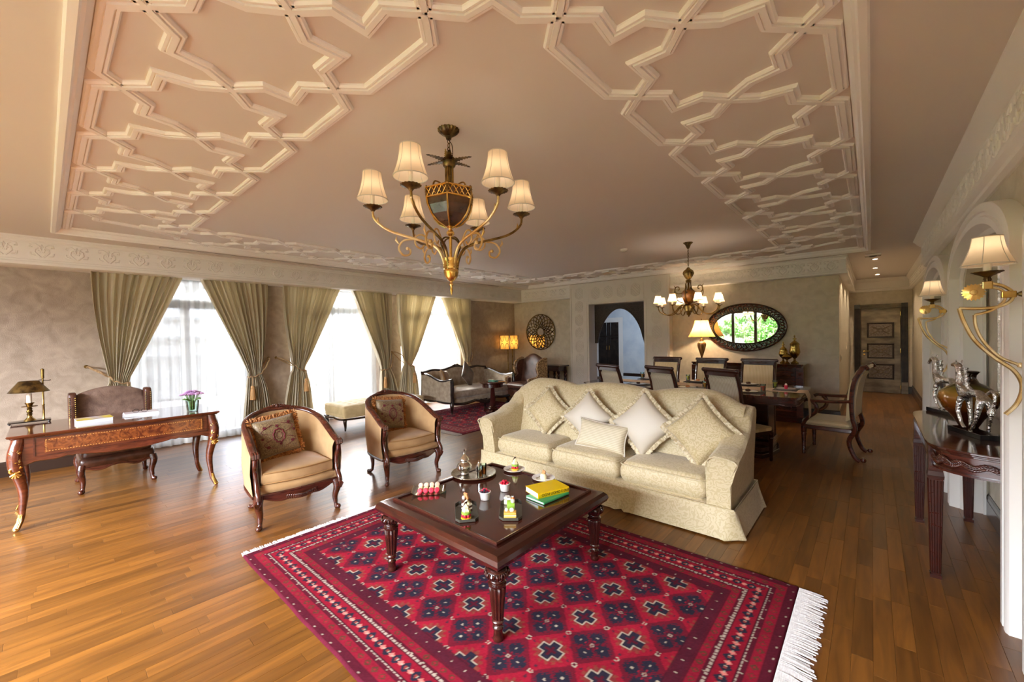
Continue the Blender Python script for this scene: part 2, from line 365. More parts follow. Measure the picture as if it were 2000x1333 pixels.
# ------------------------------------------------------------------ floor of oak strips
H=2.7
fl=struct('floor','glossy golden brown oak strip floor of the whole suite')
MB().box(-7.7,1.0,-2.95,8.6,-.06,-.004).box(-9.1,1.0,8.6,13.3,-.06,-.004).build('floor_base',M['grout'],fl,smooth=False)
PW=.076; pieces=[]; rr=random.Random(3)
nx=int((7.6+.75)/PW)+1
for i in range(nx):
    x=-7.6+i*PW; y=-2.9-rr.random()*.6
    while y<13.1:
        l=rr.choice((.42,.55,.7,.85)); pieces.append((x,y,l,rr.random())); y+=l
def seen(p):
    x,y,l,r=p; a=proj(x+PW/2,y+l/2,0)
    if a[2]<.3 or not(-150<a[0]<2150 and a[1]<1480): return 0
    if -3.3<x<-.28 and .86<y+l/2<2.88: return 0
    return l/a[2]**3
pieces.sort(key=seen,reverse=True)
pm={}
for l in (.42,.55,.7,.85): pm[l]=MB().box(.0003,PW-.0003,.0004,l-.0004,-.012,0).mesh('plank',M['plank'],bevel=.0007,seg=1,smooth=False)
for x,y,l,r in pieces[:300]:
    o=part('plank',pm[l],fl,(x,y,0)); o['rnd']=r
rest=MB(); att=[]
for x,y,l,r in pieces[300:]:
    rest.box(x+.0003,x+PW-.0003,y+.0004,y+l-.0004,-.012,0); att+=[r]*6
me=rest.mesh('planks_beyond',M['plank'],smooth=False,fix=False)
a=me.attributes.new('rnd','FLOAT','FACE'); a.data.foreach_set('value',att)
o=part('plank_field',me,fl); o['kind']='stuff'
# ------------------------------------------------------------------ ceiling with framed strapwork panel
TX0,TX1,TY0,TY1=-6.53,-.03,.10,8.10
ce=struct('ceiling','beige ceiling with a raised white plaster strapwork panel')
mb=MB(); mb.box(-7.8,TX0,-3,8.6,H,H+.1); mb.box(-9.1,TX0,8.6,13.3,H,H+.1); mb.box(TX1,1,-3,13.3,H,H+.1); mb.box(TX0,TX1,-3,TY0,H,H+.1); mb.box(TX0,TX1,TY1,13.3,H,H+.1)
mb.box(TX0,TX1,TY0,TY1,H+.035,H+.1); mb.build('ceiling_board',M['ceiling'],ce,smooth=False)
fr=[(-.03,.0),(-.03,-.02),(-.022,-.03),(.004,-.034),(.012,-.02),(.024,-.016),(.036,.008),(.046,.02),(.048,.035),(-.0,.035)]
MB().sweep(fr,[(TX0,TY0,H),(TX1,TY0,H),(TX1,TY1,H),(TX0,TY1,H)],closed=True).build('panel_moulding',M['plaster'],ce,ang=25)
SP=[(-.034,0),(-.034,-.008),(-.027,-.018),(-.017,-.018),(-.0165,-.012),(-.0115,-.012),(-.011,-.023),(.011,-.023),(.0115,-.012),(.0165,-.012),(.017,-.018),(.027,-.018),(.034,-.008),(.034,0)]
ZS=H+.035
P7=.7175; hp=P7/2
# straps in (u,v): u along the wall, v distance from the panel edge; nodes: A inner, B outer, centre M
c_in=[(0,.87),(.115,.985),(P7-.115,.985),(P7,.87)]
c_out=[(0,.17),(.085,.085),(P7-.085,.085),(P7,.17)]
c_a=[(0,.87),(.1,.76),(.245,.77),(.24,.63),(hp,.53)]
c_am=[(P7-u,v) for u,v in c_a]
c_b=[(hp,.53),(.455,.41),(.48,.275),(.61,.275),(P7,.17)]
c_bm=[(P7-u,v) for u,v in c_b]
def cellmeshes(mir):
    ms=[]
    for pts in (c_in,c_out,c_a,c_am,c_b,c_bm):
        q=[(u,(-v if mir else v),0) for u,v in pts]
        ms.append(MB().sweep(SP,q).mesh('strap',M['plaster'],ang=20))
    return ms
cm=cellmeshes(False); cmm=cellmeshes(True)
def cell(x,y,rot,mir=False):
    for me in (cmm if mir else cm): part('strap',me,ce,(x,y,ZS),(0,0,rot))
nX,nY=6,8
xa=-1.26; ya=1.33; xb=xa-nX*P7; yb=ya+nY*P7
for k in range(nX):
    cell(xb+k*P7,TY0,0)                       # near side: u=+x, v=+y
    cell(xb+k*P7,TY1,0,True)                  # far side
for k in range(nY):
    cell(TX1,ya+k*P7,PI/2)                    # right side: u=+y, v=-x
    cell(TX0,yb-k*P7,-PI/2)                   # window side: u=-y, v=+x
def corner(cx,cyy,sx,sy,du,dv):
    """corner square; du,dv distance of the last nodes from the panel corner along x and y"""
    T=lambda u,v:(cx+sx*u,cyy+sy*v,ZS)
    L=[[(du,.87),(du-.1,.985),(1.0,1.0),(.985,dv-.1),(.87,dv)],
       [(du,.17),(du-.1,.085),(.085,.085),(.085,dv-.1),(.17,dv)],
       [(du,.87),(du-.12,.76),(du-.26,.77),(du-.25,.63),(.62,.62),(.63,dv-.25),(.77,dv-.26),(.76,dv-.12),(.87,dv)],
       [(du,.17),(du-.12,.275),(du-.25,.275),(du-.28,.41),(.62,.62),(.41,dv-.28),(.275,dv-.25),(.275,dv-.12),(.17,dv)]]
    for l in L: MB().sweep(SP,[T(*p) for p in l],side=(0,0,1)).build('strap',M['plaster'],ce,ang=20)
corner(TX1,TY0,-1,1,TX1-xa,ya-TY0); corner(TX0,TY0,1,1,xb-TX0,ya-TY0)
corner(TX1,TY1,-1,-1,TX1-xa,TY1-yb); corner(TX0,TY1,1,-1,xb-TX0,TY1-yb)
# ------------------------------------------------------------------ walls
WX=-7.35; HEAD=2.42
wins=[(.55,2.2),(2.72,4.38),(4.88,6.52)]
wl=struct('wall_left','mottled taupe wallpapered wall with three curtained french windows')
mb=MB(); yy=-3.0
for a_,b_ in wins: mb.box(WX-.35,WX,yy,a_,0,H); mb.box(WX-.35,WX,a_,b_,HEAD,H); yy=b_
mb.box(WX-.35,WX,yy,8.9,0,H); mb.build('wall_surface',M['paper_warm'],wl,smooth=False)
wb=struct('wall_back','wallpapered end wall behind lounge, archway and dining area')
MB().box(-7.6,-5.45,8.5,8.75,0,H).build('lounge_wall',M['paper'],wb,smooth=False)
MB().box(-3.2,-.4,8.58,8.8,0,H).box(-.6,-.4,8.8,13.05,0,H).build('dining_wall',M['paper'],wb,smooth=False)
PX0,PX1,OX0,OX1,OZ=-5.5,-3.1,-4.98,-3.64,2.19
mb=MB(); mb.box(PX0,OX0,8.42,8.78,0,H); mb.box(OX1,PX1,8.42,8.78,0,H); mb.box(OX0,OX1,8.42,8.78,OZ,H)
mb.build('portal_wall',M['portal'],wb,bevel=.006,smooth=False)
# corridor end and hallway beyond the archway
ec=struct('wall_corridor_end','wallpapered wall at the end of the corridor')
MB().box(-.6,1.0,13.05,13.25,0,H).build('wall_surface',M['paper'],ec,smooth=False)
hw=struct('wall_hallway','pale blue grey hallway wall seen through the archway')
mb=MB(); mb.box(-9,-7.42,12.9,13.1,0,H); mb.box(-6.32,-3.2,12.9,13.1,0,H); mb.box(-7.42,-6.32,12.9,13.1,2.05,H).box(-7.42,-6.32,13.05,13.1,0,H); mb.box(-3.25,-3.1,8.78,12.9,0,H); mb.box(-9,-7.5,8.6,8.75,0,H); mb.box(-9,-8.9,8.75,13,0,H); mb.build('wall_surface',M['hall'],hw,smooth=False)
# behind the viewer: garden front with four tall openings
wf=struct('wall_front','wallpapered wall behind the viewer with garden windows')
mb=MB(); xs=-7.7; G=[(-5.5,-.2)]
for a_,b_ in G: mb.box(xs,a_,-3.0,-2.8,0,H); mb.box(a_,b_,-3.0,-2.8,2.35,H); xs=b_
mb.box(xs,1,-3,-2.8,0,H); mb.build('wall_surface',M['paper_warm'],wf,smooth=False)
for n,(a_,b_) in enumerate(G):
    t=struct('window_%d'%(n+4)); m=MB()
    for x in [a_+(b_-.1-a_)*q/6 for q in range(7)]: m.box(x,x+.11,-2.95,-2.87,0,2.35)
    m.box(a_,b_,-2.95,-2.87,2.29,2.35); m.box(a_,b_,-2.95,-2.87,0,.08)
    m.build('window_frame',M['skirt'],t,smooth=False)
# right wall: plane x=.57 with shallow arched openings onto the inner plane x=.70
RX=.57; RIN=.70; ARCH=[(-1.6,.47),(.73,2.80),(3.06,5.13),(5.39,7.46)]
wr=struct('wall_right','wallpapered wall with a row of arched white surrounds')
mb=MB(); mb.box(RIN,RIN+.2,-3,13.3,0,H)
JW=.16
def az(y,yc,hw,z0,rise): 
    q=max(0,1-((y-yc)/hw)**2); return z0+rise*q**.5
yy=-3.0
for a_,b_ in ARCH:
    a2,b2=a_+JW,b_-JW; yc=(a_+b_)/2; hw_=(b2-a2)/2
    mb.box(RX,RIN,yy,a2,0,H); n=24
    for i in range(n):
        y0=a2+(b2-a2)*i/n; y1=a2+(b2-a2)*(i+1)/n; z0=az(y0,yc,hw_,1.78,.34); z1=az(y1,yc,hw_,1.78,.34)
        mb.add([(RX,y0,z0),(RX,y1,z1),(RX,y1,H),(RX,y0,H),(RIN,y0,z0),(RIN,y1,z1),(RIN,y1,H),(RIN,y0,H)],[(0,1,2,3),(0,4,5,1),(4,7,6,5)])
    yy=b2
mb.box(RX,RIN,yy,7.8,0,H); mb.build('wall_surface',M['paper'],wr,smooth=False)
AP=[(0,0),(0,.088),(.02,.1),(.05,.1),(.056,.085),(.075,.085),(.082,.1),(.12,.1),(.14,.06),(.15,.03),(.18,.01),(.18,-.12),(.2,-.12),(.2,-.14),(-.0,-.14)]
for n,(a_,b_) in enumerate(ARCH):
    yc=(a_+b_)/2; ow=(b_-a_)/2; pts=[(0,b_,0),(0,b_,1.0)]
    for i in range(29):
        th=PI*i/28; pts.append((0,yc+ow*cos(th),1.90+.37*sin(th)**1.0))
    pts+=[(0,a_,1.0),(0,a_,0)]
    t=struct('trim_%d'%(n+1),'cream moulded arch surround on the right wall')
    MB().sweep([(a,-b*.82) for a,b in AP],pts,side=(1,0,0)).build('arch_moulding',M['cornice'],t,loc=(RX,0,0),ang=35)
# dark baseboards
def base(name,pts,h=.17,side=1):
    pr=[(0,0),(.016,0),(.016,h*.7),(.012,h*.72),(.012,h*.9),(.004,h),(0,h)]
    pr=[(a*side,b) for a,b in pr]; t=struct(name); MB().sweep(pr,pts).build('board',M['skirt'],t,smooth=False); return t
base('baseboard_left',[(WX,.55,0),(WX,-2.8,0)]); 
for k,(p,q) in enumerate(((2.2,2.72),(4.38,4.88),(6.52,8.5))): base('baseboard_left_%d'%(k+2),[(WX,q,0),(WX,p,0)])
base('baseboard_back',[(-5.5,8.5,0),(WX,8.5,0)]); base('baseboard_dining',[(-.4,13.05,0),(-.4,8.58,0),(-3.1,8.58,0)])
base('baseboard_corridor',[(.7,13.05,0),(.55,13.05,0)])
for k,(p,q) in enumerate(((3.2,4.95),(5.5,7.3),(.85,2.65))): base('baseboard_right_%d'%(k+1),[(RIN,p,0),(RIN,q,0)])
base('baseboard_corridor_right',[(RIN,7.85,0),(RIN,13.05,0)],.21)
for k,p in enumerate((2.8,5.13,.47)): base('baseboard_pier_%d'%(k+1),[(RX,p,0),(RX,p+.26,0)])
base('baseboard_hall',[(-3.25,12.9,0),(-6.32,12.9,0)])
# ------------------------------------------------------------------ cornices with relief ornaments
def orn_mesh():
    m=MB(); r=.0085
    for s in (-1,1):
        m.tube([(s*.008,0,-.075),(s*.03,0,-.05),(s*.055,0,-.02),(s*.05,0,.02),(s*.025,0,.035),(s*.012,0,.015),(s*.028,0,.0)],r,5)
        m.tube([(s*.012,0,-.02),(s*.02,0,.05),(s*.05,0,.075),(s*.085,0,.07),(s*.09,0,.04),(s*.07,0,.04)],r,5)
        m.tube([(s*.05,0,-.06),(s*.085,0,-.05),(s*.09,0,-.02)],r,5)
    m.tube([(0,0,-.02),(.014,0,.03),(0,0,.07),(-.014,0,.03),(0,0,-.02)],r,5)
    return m.mesh('ornament',M['cornice'],ang=80)
ORN=orn_mesh()
def ornaments(parent,p0,p1,n,rz,z):
    for k in range(n):
        f=(k+.5)/n; part('ornament',ORN,parent,(p0[0]+(p1[0]-p0[0])*f,p0[1]+(p1[1]-p0[1])*f,z),(0,0,rz))
CP=lambda d,h:[(0,0),(d,0),(d,-.02),(d-.012,-.03),(d-.018,-.05),(d-.03,-.06),(d-.03,-h+.075),(d-.022,-h+.07),(d-.022,-h+.05),(d-.008,-h+.045),(d-.004,-h+.012),(d-.03,-h),(0,-h)]
def cornice(name,pts,d,h,label=None):
    t=struct(name,label); MB().sweep([(a,b) for a,b in CP(d,h)],[(x,y,H) for x,y in pts]).build('moulding',M['cornice'],t,ang=30); return t
t=cornice('cornice_left',[(WX,8.5),(WX,-2.8)],.32,.33,'deep white pelmet over the curtains with scroll ornaments')
ornaments(t,(WX+.292,-.4),(WX+.292,8.3),32,PI/2,H-.155)
t=cornice('cornice_back',[(-5.5,8.5),(WX,8.5)],.07,.33); ornaments(t,(-7.0,8.458),(-5.6,8.458),5,0,H-.155)
t=cornice('cornice_dining',[(-.4,13.05),(-.4,8.58),(-3.1,8.58)],.12,.3,'white cornice with scroll ornaments over the dining wall'); ornaments(t,(-3.05,8.488),(-.38,8.488),12,0,H-.15)
ornaments(t,(-.312,12.8),(-.312,8.7),14,PI/2,H-.15)
CR=[(0,0),(.135,0),(.135,-.012),(.115,-.035),(.1,-.06),(.085,-.075),(.075,-.09),(.06,-.1),(.055,-.29),(.075,-.3),(.07,-.32),(.045,-.34),(.04,-.36),(.015,-.375),(0,-.375)]
t=struct('cornice_right','tall white cornice with scroll ornaments above the arches')
MB().sweep(CR,[(RX,-2.8,H),(RX,7.8,H),(RIN,7.8,H)]).build('moulding',M['cornice'],t,ang=30); ornaments(t,(RX-.058,-.6),(RX-.058,7.7),34,PI/2,H-.195)
t=struct('cornice_corridor'); MB().sweep([(a*.8,b*.8) for a,b in CR],[(RIN,7.82,H),(RIN,13.05,H),(-.4,13.05,H)]).build('moulding',M['cornice'],t,ang=30)
ornaments(t,(RIN-.046,8.0),(RIN-.046,12.8),18,PI/2,H-.155)
# ------------------------------------------------------------------ portal relief knots and fretwork arch
def knot_mesh():
    m=MB(); 
    for k in range(4):
        a=k*PI/2+PI/4
        c,s=cos(a),sin(a)
        for off in (-.045,0,.045):
            p=lambda u,v:((c*u-s*v),0,(s*u+c*v)); e=.105-abs(off)*.6
            if k<2: m.tube([p(-e,off),p(e,off)],.0065,5)
    m.tube([(.13*cos(t*PI/4)*(1 if t%2 else .82),0,.13*sin(t*PI/4)*(1 if t%2 else 1.1)) for t in range(8)],.0065,5,closed=True)
    m.tube([(.1*cos(t*PI/4)*(.7 if t%2 else 1),0,.13*sin(t*PI/4)*(.7 if t%2 else 1)) for t in range(8)],.0065,5,closed=True)
    return m.mesh('knot_relief',M['portal'],ang=60)
KN=knot_mesh(); pf=struct('trim_5','cream archway surround carved with interlaced knots')
for X,n in ((-5.24,8),(-3.37,8)):
    for k in range(n): part('knot_relief',KN,pf,(X,8.418,.26+k*.315))
for k in range(4): part('knot_relief',KN,pf,(-4.8+k*.325,8.418,2.44))
m=MB()
for x in (PX0+.045,OX0-.05,OX1+.05,PX1-.045): m.box(x-.006,x+.006,8.41,8.425,0,2.6 if x in(PX0+.045,PX1-.045) else OZ+.05)
m.box(OX0-.05,OX1+.05,8.41,8.425,OZ+.04,OZ+.052); m.build('bead',M['portal'],pf,smooth=False)
fa=thing('fretwork_arch','dark carved wooden fretwork arch panel set in the cream archway','arch',(-4.31,8.66,0))
n=40; x0,x1=-.64,.64; top=OZ-.003
def archz(x): 
    q=abs(x)/.56
    return 1.28+.8*(1-q**1.9)**.62 if q<1 else 1.28
vs=[];fs=[]; m=MB()
for i in range(n):
    a_=x0+(x1-x0)*i/n; b_=x0+(x1-x0)*(i+1)/n
    za,zb=archz(a_),archz(b_)
    m.add([(a_,-.02,za),(b_,-.02,zb),(b_,-.02,top),(a_,-.02,top),(a_,.02,za),(b_,.02,zb),(b_,.02,top),(a_,.02,top)],[(0,1,2,3),(7,6,5,4),(0,4,5,1),(3,2,6,7)])
m.build('arch_panel',M['fret'],fa,smooth=False)
m=MB(); 
for i in range(61):
    x=-.55+1.1*i/60; m.sph((x,-.012,archz(x)-.004),.011,6)
m.build('scalloped_edge',M['fret'],fa)['kind']='stuff'
m=MB()
for i in range(26):
    for j in range(19):
        x=-.6+i*.048; z=1.34+j*.045
        if z>archz(x)+.05: m.tube([(x+.018*cos(k*PI/2+(i+j)%2*.78),-.024,z+.018*sin(k*PI/2+(i+j)%2*.78)) for k in range(4)],.0035,4,closed=True)
m.build('lattice_relief',M['fret'],fa,smooth=False)['kind']='stuff'
m=MB(); m.tube([(x,-.03,archz(x)+.025) for x in [-.55+1.1*i/40 for i in range(41)]],.008,6); m.build('arch_bead',M['fret'],fa)
# hallway double door + casing
dd=struct('door_1','dark double door at the end of the hallway'); m=MB()
for s in (0,1):
    x=-7.42+s*.55; MB().box(x+.003,x+.547,12.93,12.97,0,2.04).build('door_leaf',M['doord'],dd,smooth=False,bevel=.004)
    for z0,z1 in ((.12,1.35),(1.45,1.92)): 
        mm=MB(); mm.sweep([(0,0),(.012,-.01),(.024,0)],[(x+.09,12.928,z0),(x+.46,12.928,z0),(x+.46,12.928,z1),(x+.09,12.928,z1)],side=(0,1,0),closed=True); mm.build('panel_bead',M['ebony'],dd,smooth=False)
    MB().tube([(x+(.5 if s==0 else .05),12.925,.93),(x+(.5 if s==0 else .05),12.88,.95),(x+(.5 if s==0 else .05),12.88,1.08),(x+(.5 if s==0 else .05),12.925,1.1)],.009,6).build('handle',M['gold'],dd)
t=struct('trim_6','cream door casing in the hallway')
MB().sweep([(0,0),(0,-.03),(.05,-.03),(.06,-.045),(.15,-.045),(.16,0)],[(-6.32,12.9,0),(-6.32,12.9,2.05),(-7.42,12.9,2.05),(-7.42,12.9,0)],side=(0,-1,0)).build('casing',M['cornice'],t,smooth=False)
# ------------------------------------------------------------------ corridor door
dr=struct('door_2','bronze toned entrance door with three carved dark panels at the corridor end')
DX0,DX1=-.19,.5
MB().box(DX0,DX1,12.99,13.04,0.005,1.985).build('door_leaf',M['door'],dr,smooth=False,bevel=.003)
pc=(DX0+DX1)/2
for z in (.50,.985,1.475):
    MB().sweep([(0,0),(.004,.018),(.03,.012),(.034,0)],[(pc-.24,12.99,z-.18),(pc+.24,12.99,z-.18),(pc+.24,12.99,z+.18),(pc-.24,12.99,z+.18)],side=(0,-1,0),closed=True).build('panel_frame',M['doord'],dr,smooth=False)
    m=MB().box(pc-.2,pc+.2,12.975,12.99,z-.145,z+.145)
    m.build('carved_panel',M['doorp'],dr,smooth=False,bevel=.003)
    m=MB(); m.tube([(pc+.04*cos(k*PI/3),12.972,z+.04*sin(k*PI/3)) for k in range(6)],.012,5,closed=True)
    for sx in (-1,1):
        for sz in (-1,1):
            m.tube([(pc+sx*.05,12.972,z+sz*.02),(pc+sx*.12,12.972,z+sz*.07),(pc+sx*.16,12.972,z+sz*.09)],.011,5)
            m.tube([(pc+sx*.17,12.972,z),(pc+sx*.1,12.972,z+sz*.05),(pc+sx*.03,12.972,z+sz*.11)],.006,5)
    m.build('panel_relief',M['door'],dr)
m=MB(); m.lathe([(.02,0),(.02,.012),(.008,.014),(.008,.04)],12); 
hd=MB(xf=Matrix.Translation((DX0+.055,12.99,.98))@Matrix.Rotation(PI/2,4,'X')); hd.lathe([(.022,0),(.022,.01),(.009,.012),(.009,.04)],12); hd.build('handle_rose',M['gold'],dr)
MB().tube([(DX0+.055,12.945,.98),(DX0+.15,12.945,.985)],.008,6).build('handle',M['gold'],dr)
hd=MB(xf=Matrix.Translation((DX0+.055,12.99,.9))@Matrix.Rotation(PI/2,4,'X')); hd.lathe([(.022,0),(.022,.008),(.012,.01)],12); hd.build('key_rose',M['gold'],dr)
for z in (.15,1.0,1.85): MB().box(DX1-.006,DX1+.006,12.97,12.99,z-.05,z+.05).build('hinge',M['gold'],dr,smooth=False)
t=struct('trim_7','fluted bronze door casing with corner blocks')
for X in (DX0-.125,DX1+.015):
    m=MB(); m.box(X,X+.11,13.0,13.048,.27,2.0)
    for q in range(4): m.box(X+.012+q*.025,X+.022+q*.025,12.988,13.0,.29,1.98)
    m.build('fluted_pilaster',M['doord'],t,smooth=False); MB().box(X-.005,X+.115,12.98,13.048,0,.27).build('plinth_block',M['door'],t,smooth=False,bevel=.004)
    MB().box(X,X+.11,12.985,13.048,2.0,2.1).build('corner_block',M['ebony'],t,smooth=False,bevel=.004)
m=MB(); 
for q in range(4): m.box(DX0-.015,DX1+.015,13.0-.008*(q%2),13.048,2.0+q*.024,2.02+q*.024)
m.build('head_casing',M['door'],t,smooth=False)
# switches and sockets
for (x,y,z,ax,lab) in ((-.4,8.95,1.02,'x','cream light switch on the corridor side of the dining wall corner'),(-.4,11.2,1.15,'x','cream light switch further down the corridor by the door'),):
    t=thing('light_switch',lab,'switch',(x,y,z)); MB().box(0,.01,-.045,.045,-.06,.06).build('plate',M['switch'],t,bevel=.003); MB().box(.01,.014,-.018,.018,-.03,.03).build('rocker',M['white'],t,bevel=.002)
t=thing('wall_socket','pale double socket low on dining wall right of the sideboard','socket',(-.68,8.58,.38)); MB().box(-.07,.07,-.012,0,-.04,.04).build('plate',M['switch'],t,bevel=.003); MB().box(-.05,-.01,-.016,-.012,-.02,.02).box(.01,.05,-.016,-.012,-.02,.02).build('outlet',M['white'],t,smooth=False)
# ceiling fittings
t=thing('smoke_detector','round cream smoke detector on plain ceiling left of the rear chandelier','detector',(-2.72,5.62,H+.035)); MB().lathe([(.055,0),(.055,-.02),(.04,-.035),(.001,-.038)],20).build('housing',M['white'],t)
t=thing('ceiling_detector','flat white square detector on corridor ceiling past the panel','detector',(.02,8.75,H)); MB().box(-.1,.1,-.1,.1,-.03,0).build('housing',M['white'],t,bevel=.01); MB().lathe([(.05,-.03),(.045,-.04),(.001,-.042)],16).build('grille',M['vent'],t)
for (x,y,lab) in ((.05,9.35,'nearest of three small downlights in the corridor ceiling'),(.06,10.7,'middle of three small downlights in the corridor ceiling'),(.1,12.0,'farthest of three small downlights, nearest the entrance door')):
    t=thing('downlight',lab,'downlight',(x,y,H),group='corridor downlights'); MB().lathe([(.05,0),(.05,-.006),(.036,-.008),(.034,-.001)],16).build('trim_ring',M['white'],t)
    e=M.get('led') or mat('warm_led','FFE6C0',emit='FFE2B8',es=14); M['led']=e
    MB().lathe([(.034,-.003),(.001,-.004)],16).build('lens',e,t)
    l=bpy.data.lights.new('downlight_beam','SPOT'); l.energy=9; l.color=(1,.8,.58); l.spot_size=1.9; l.shadow_soft_size=.04
    o=bpy.data.objects.new('downlight_beam',l); C.objects.link(o); o.location=(x,y,H-.02)
t=thing('air_vent','long dark linear air vent in ceiling beside the pelmet','vent',(-6.82,4.1,H)); MB().box(-.035,.035,-3.1,3.2,-.006,0).build('slot',M['vent'],t,smooth=False)
for x in (-.034,-.002,.03): MB().box(x,x+.006,-3.1,3.2,-.01,-.004).build('blade',M['ceiling'],t,smooth=False)
# ------------------------------------------------------------------ windows, sheers, curtains
for n,(a_,b_) in enumerate(wins):
    t=struct('window_%d'%(n+1),('first','second','third')[n]+' tall french window behind voile, counted from the desk'); X=WX-.27
    m=MB()
    for y in (a_,b_-.06): m.box(X-.03,X+.03,y,y+.06,0,HEAD)
    m.box(X-.03,X+.03,a_,b_,HEAD-.06,HEAD); m.box(X-.03,X+.03,a_,b_,0,.1); m.build('outer_frame',M['alu'],t,smooth=False)
    yc=(a_+b_)/2; MB().box(X-.04,X+.04,yc-.055,yc+.055,0,1.98).build('mullion',M['alu'],t,smooth=False); MB().box(X-.04,X+.04,a_,b_,1.98,2.1).build('transom',M['alu'],t,smooth=False)
    for p,q in ((a_+.06,yc-.055),(yc+.055,b_-.06)): MB().box(X-.004,X+.004,p,q,.1,1.98).build('pane',M['winglass'],t,smooth=False)
    MB().box(X-.004,X+.004,a_+.06,b_-.06,2.1,HEAD-.06).build('pane',M['winglass'],t,smooth=False)
    nz=random.Random(n)
    ph=[nz.random()*6 for _ in range(4)]
    def sh(u,v,a_=a_,b_=b_,ph=ph):
        y=a_+.01+(b_-a_-.02)*u; return (WX-.13+.022*sin(u*95+ph[0])+.012*sin(u*41+ph[1])*(1-v*.4)+.01*sin(u*170+ph[2]),y,.015+(HEAD-.02)*v)
    s=tag(MB().grid(sh,200,8).build('sheer_curtain',M['sheer']),('white voile sheer hanging behind the desk','white voile sheer behind the two tub chairs','white voile sheer behind the dark framed settee')[n],'sheer curtain','voile sheers')
CX=WX+.17
def curtain(k,y0,y1,side,ty,tz,b0,b1,lab,tlab,hook):
    """side=+1: gathered towards the larger y end"""
    r_=random.Random(k); ph=r_.random()*6; nf=12; zt=2.405; zb=.012
    def span(z):
        if z>=tz:
            t=(zt-z)/(zt-tz); 
            if side<0: e=lambda s,f: s+(f-s)*t
            lo=y0+(ty-.085-y0)*(t**(1.9) if side<0 else t**1.02); hi=y1+(ty+.085-y1)*(t**(1.02) if side<0 else t**1.9)
            return lo,hi
        t=(tz-z)/(tz-zb); q=t**.55
        return ty-.085+(b0-ty+.085)*q, ty+.085+(b1-ty-.085)*q
    def fn(u,v):
        z=zb+(zt-zb)*(1-v); lo,hi=span(z); w_=hi-lo; uu=u+.006*sin(u*31+ph+v*2)
        y=lo+w_*uu; near=math.exp(-((z-tz)/.16)**2)
        amp=.054*(1-.45*near)*(.8+.35*sin(u*17+ph)); x=CX+amp*sin(u*nf*2*PI+ph+.5*sin(v*5+u*9))+.007*sin(u*nf*4.1*PI+v*2)
        x+= -.03*near
        return (x,y+.006*sin(u*nf*2*PI+ph+1.2),z)
    o=tag(MB().grid(fn,230,44).build('curtain',M['curtain'],fix=False),lab,'curtain','sage silk curtains')
    # tieback: a rope that goes from a wall hook round the gathered cloth
    t=thing('curtain_tieback',tlab,'tieback',(WX,hook,1.2),group='rope tiebacks')
    L=lambda x,y,z:(x-WX,y-hook,z-1.2); d=1 if ty>hook else -1
    front=[L(WX+.015,hook,1.2),L(CX+.05,hook+d*.06,1.17),L(CX+.065,ty-d*.1,tz+.07),L(CX+.075,ty-d*.03,tz),L(CX+.05,ty+d*.08,tz-.03),L(CX-.03,ty+d*.1,tz-.03)]
    back=[L(CX-.05,ty+d*.09,tz-.02),L(CX-.1,ty-d*.08,tz+.06),L(WX+.015,hook,1.2)]
    for off in (-.008,.008):
        c_=catmull(front,8)
        q=[p+Vector((.008*sin(i*.9+off*400),0,.008*cos(i*.9+off*400))) for i,p in enumerate(c_)]
        MB().tube(q,.0095,6).build('rope',M['rope'],t)
    MB().tube(catmull(back,6),.0085,6).build('rope',M['rope'],t)
    MB().lathe([(.02,0),(.022,.01),(.012,.02),(.012,.03)],10).build('hook',M['brass'],t,rz=0).rotation_euler=(0,PI/2,0)
    tx,ty_=CX+.085,ty+d*.07
    MB().tube([L(tx,ty_,tz-.02),L(tx+.01,ty_+.005,tz-.1),L(tx,ty_,tz-.17)],[.012,.008,.011],6).build('tassel_cord',M['rope'],t)
    MB().lathe([(.001,.02),(.022,0),(.026,-.02),(.018,-.035),(.028,-.06),(.036,-.2),(.033,-.205),(.001,-.2)],18,L(tx,ty_,tz-.17),flute=.06,fn=9).build('tassel',M['tassel'],t)
CL=[(1,.38,1.29,-1,.62,1.0,.40,.80,'sage silk curtain left of the first window, tied back above the desk chair','rope tieback on the curtain above the desk chair',.34),
 (2,1.47,2.36,1,2.15,.96,1.95,2.4,'sage silk curtain right of the first window, next to the bare wall strip','rope tieback right of the first window',2.39),
 (3,2.56,3.52,-1,2.8,1.0,2.5,3.02,'sage silk curtain left of the second window behind the left tub chair','rope tieback left of the second window',2.5),
 (4,3.72,4.56,1,4.42,.9,4.25,4.72,'sage silk curtain right of the second window above the long ottoman','rope tieback with tassel right of the second window',4.6),
 (5,4.7,5.68,-1,4.95,.93,4.66,5.2,'sage silk curtain left of the third window behind the ottoman end','rope tieback left of the third window',4.66),
 (6,5.84,6.7,1,6.58,.9,6.4,6.8,'sage silk curtain right of the third window behind the dark framed settee','rope tieback right of the third window',6.75)]
for a_ in CL: curtain(*a_)
